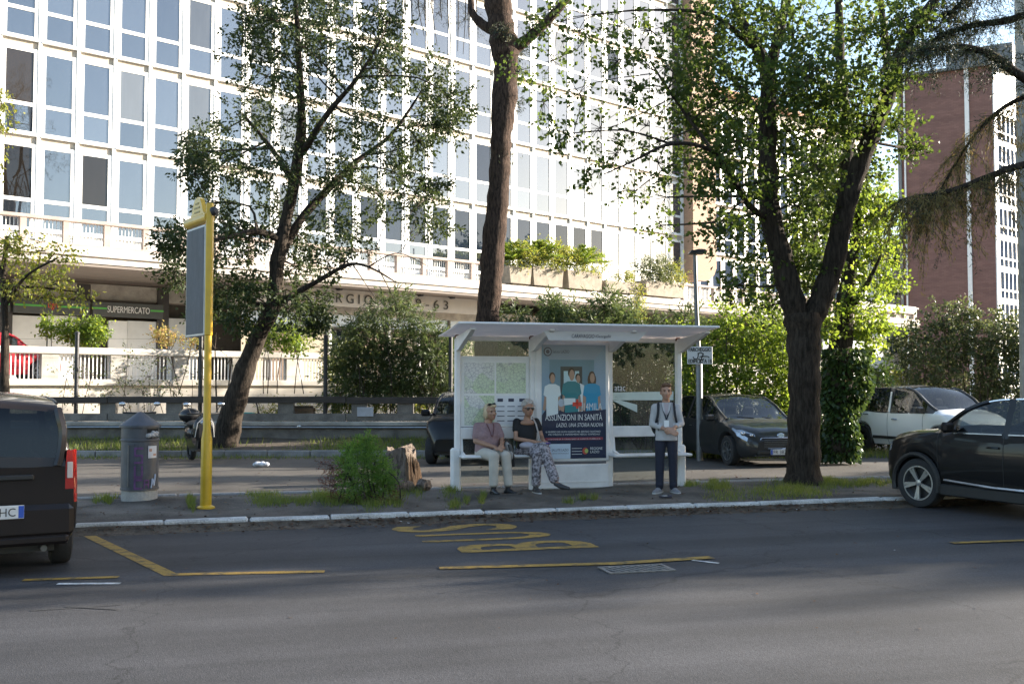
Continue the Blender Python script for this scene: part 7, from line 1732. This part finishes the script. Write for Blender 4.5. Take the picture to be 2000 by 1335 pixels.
body = H + [cap((.02, .0, sz + .65), (.01, .01, sz + .55), .048, .062), cap(shR, elR, .042, .035), cap(elR, wrR, .036, .024), cap(shL, elL, .042, .035), cap(elL, wrL, .036, .024), cap((0, .01, sz + .45), (0, .01, sz + .12), .075, .08), el((.01, -.015, sz + .53), (.12, .066, .05)),
            cap(hipR, knR, .06, .055), cap(knR, anR, .05, .033), cap(hipL, knL, .06, .055), cap(knL, anL, .05, .033), cap(anR, (.37, -.70, .12), .034, .028)]
body += hand(wrR, (.80, -.35, -.15), (.1, .1, -1), -1, .6) + hand(wrL, (.1, -.85, -.05), (-.1, .1, -1), 1, .8)
solid('body', body, M_SKINT, w2, .0095, 3)
face_bits(w2, f, F, 1.09, M_GREYH, M_LIPS, False)
mb = MB(); hr = [el(f(0, .02, .06), (.084, .094, .084), F), el(f(0, .065, .0), (.080, .055, .08), F)]
for k in range(34):
    a, e_ = random.uniform(0, 6.28), random.uniform(-.1, 1.4); q = (math.cos(a) * math.cos(e_) * .086, .02 + math.sin(a) * math.cos(e_) * .094, .055 + math.sin(e_) * .088)
    if q[1] > -.045 or q[2] > .09: hr.append(el(f(*q), (.022, .022, .020)))
solid('hair', hr, M_GREYH, w2, .0085, 1)
mb = MB()
for s_ in (-1, 1): mb.ell(f(s_ * .034, -.088, .012), (.029, .010, .024), 12, M=F)
mb.tube([f(-.066, -.06, .022), f(-.034, -.095, .024), f(.034, -.095, .024), f(.066, -.06, .022)], .005, 5)
for s_ in (-1, 1): mb.tube([f(s_ * .066, -.06, .022), f(s_ * .078, .02, .016)], .004, 5)
mb.build('sunglasses', mat('lens_brown', (.03, .016, .012), .12, coat=.6), w2, smooth=True)
solid('top', [loft([(sz + .03, 0, .0, .160, .125), (sz + .12, 0, -.005, .158, .125), (sz + .24, 0, -.01, .145, .115), (sz + .36, 0, -.01, .160, .118), (sz + .46, 0, .0, .150, .095), (sz + .50, 0, .01, .14, .075)]), cap((-.11, .025, sz + .525), (.12, .025, sz + .525), .055, .055), cap((-.15, .02, sz + .545), tuple(Vector(shR).lerp(Vector(elR), .42)), .062, .056), cap((.16, .02, sz + .545), tuple(Vector(shL).lerp(Vector(elL), .42)), .062, .056)], M_BLKTOP, w2, .011, 3)
solid('trousers', [el((0, .02, sz + .06), (.17, .14, .09)), cap(hipR, knR, .098, .085), cap(knR, (.28, -.57, .23), .088, .082), cap(hipL, knL, .095, .08), cap(knL, (anL[0], anL[1], .16), .078, .072), el((anL[0], anL[1], .14), (.075, .075, .04))], M_PATT, w2, .012, 4)
M_SHGR = mat('shoe_greyblack', (.05, .045, .045), .5, var=.3, vscale=30)
shoe((anL[0], anL[1], .11), (.12, -1), M_SHGR, w2, .24, M_SOLE)
solid('shoe', [cap((.30, -.60, .155), (.36, -.69, .12), .038, .04), cap((.36, -.69, .118), (.44, -.80, .10), .04, .026)], M_SHGR, w2, .009, 2)
mb = MB(); mb.tube([(.10, .02, sz + .62), (.125, -.10, sz + .52), (.155, -.135, sz + .38), (.19, -.14, sz + .20)], .012, 6); mb.build('bag_strap', mat('strap_pale', (.42, .38, .36), .7), w2)
sb_ = thing('shoulder_bag', 'pale grey shoulder bag on the lap of the woman in black', 'handbag', (hp.x, hp.y, g0), R(14))
solid('bag', [el((-.02, -.20, sz + .19), (.15, .09, .06)), el((.10, -.27, sz + .18), (.10, .06, .04))], mat('bag_lilac', (.36, .34, .38), .7, var=.2), sb_, .012, 2)
fl_ = thing('small_bouquet', 'small pale and violet bunch held by the woman in black', 'flowers', (hp.x, hp.y, g0), R(14))
mb = MB()
for k in range(16): mb.ell((.22 + random.gauss(0, .025), -.42 + random.gauss(0, .025), sz + .23 - (k % 4) * .035), (.022, .02, .02), 7)
mb.build('blossoms', [mat('blossom_violet', (.10, .07, .2), .7, var=.5, vscale=30)], fl_)
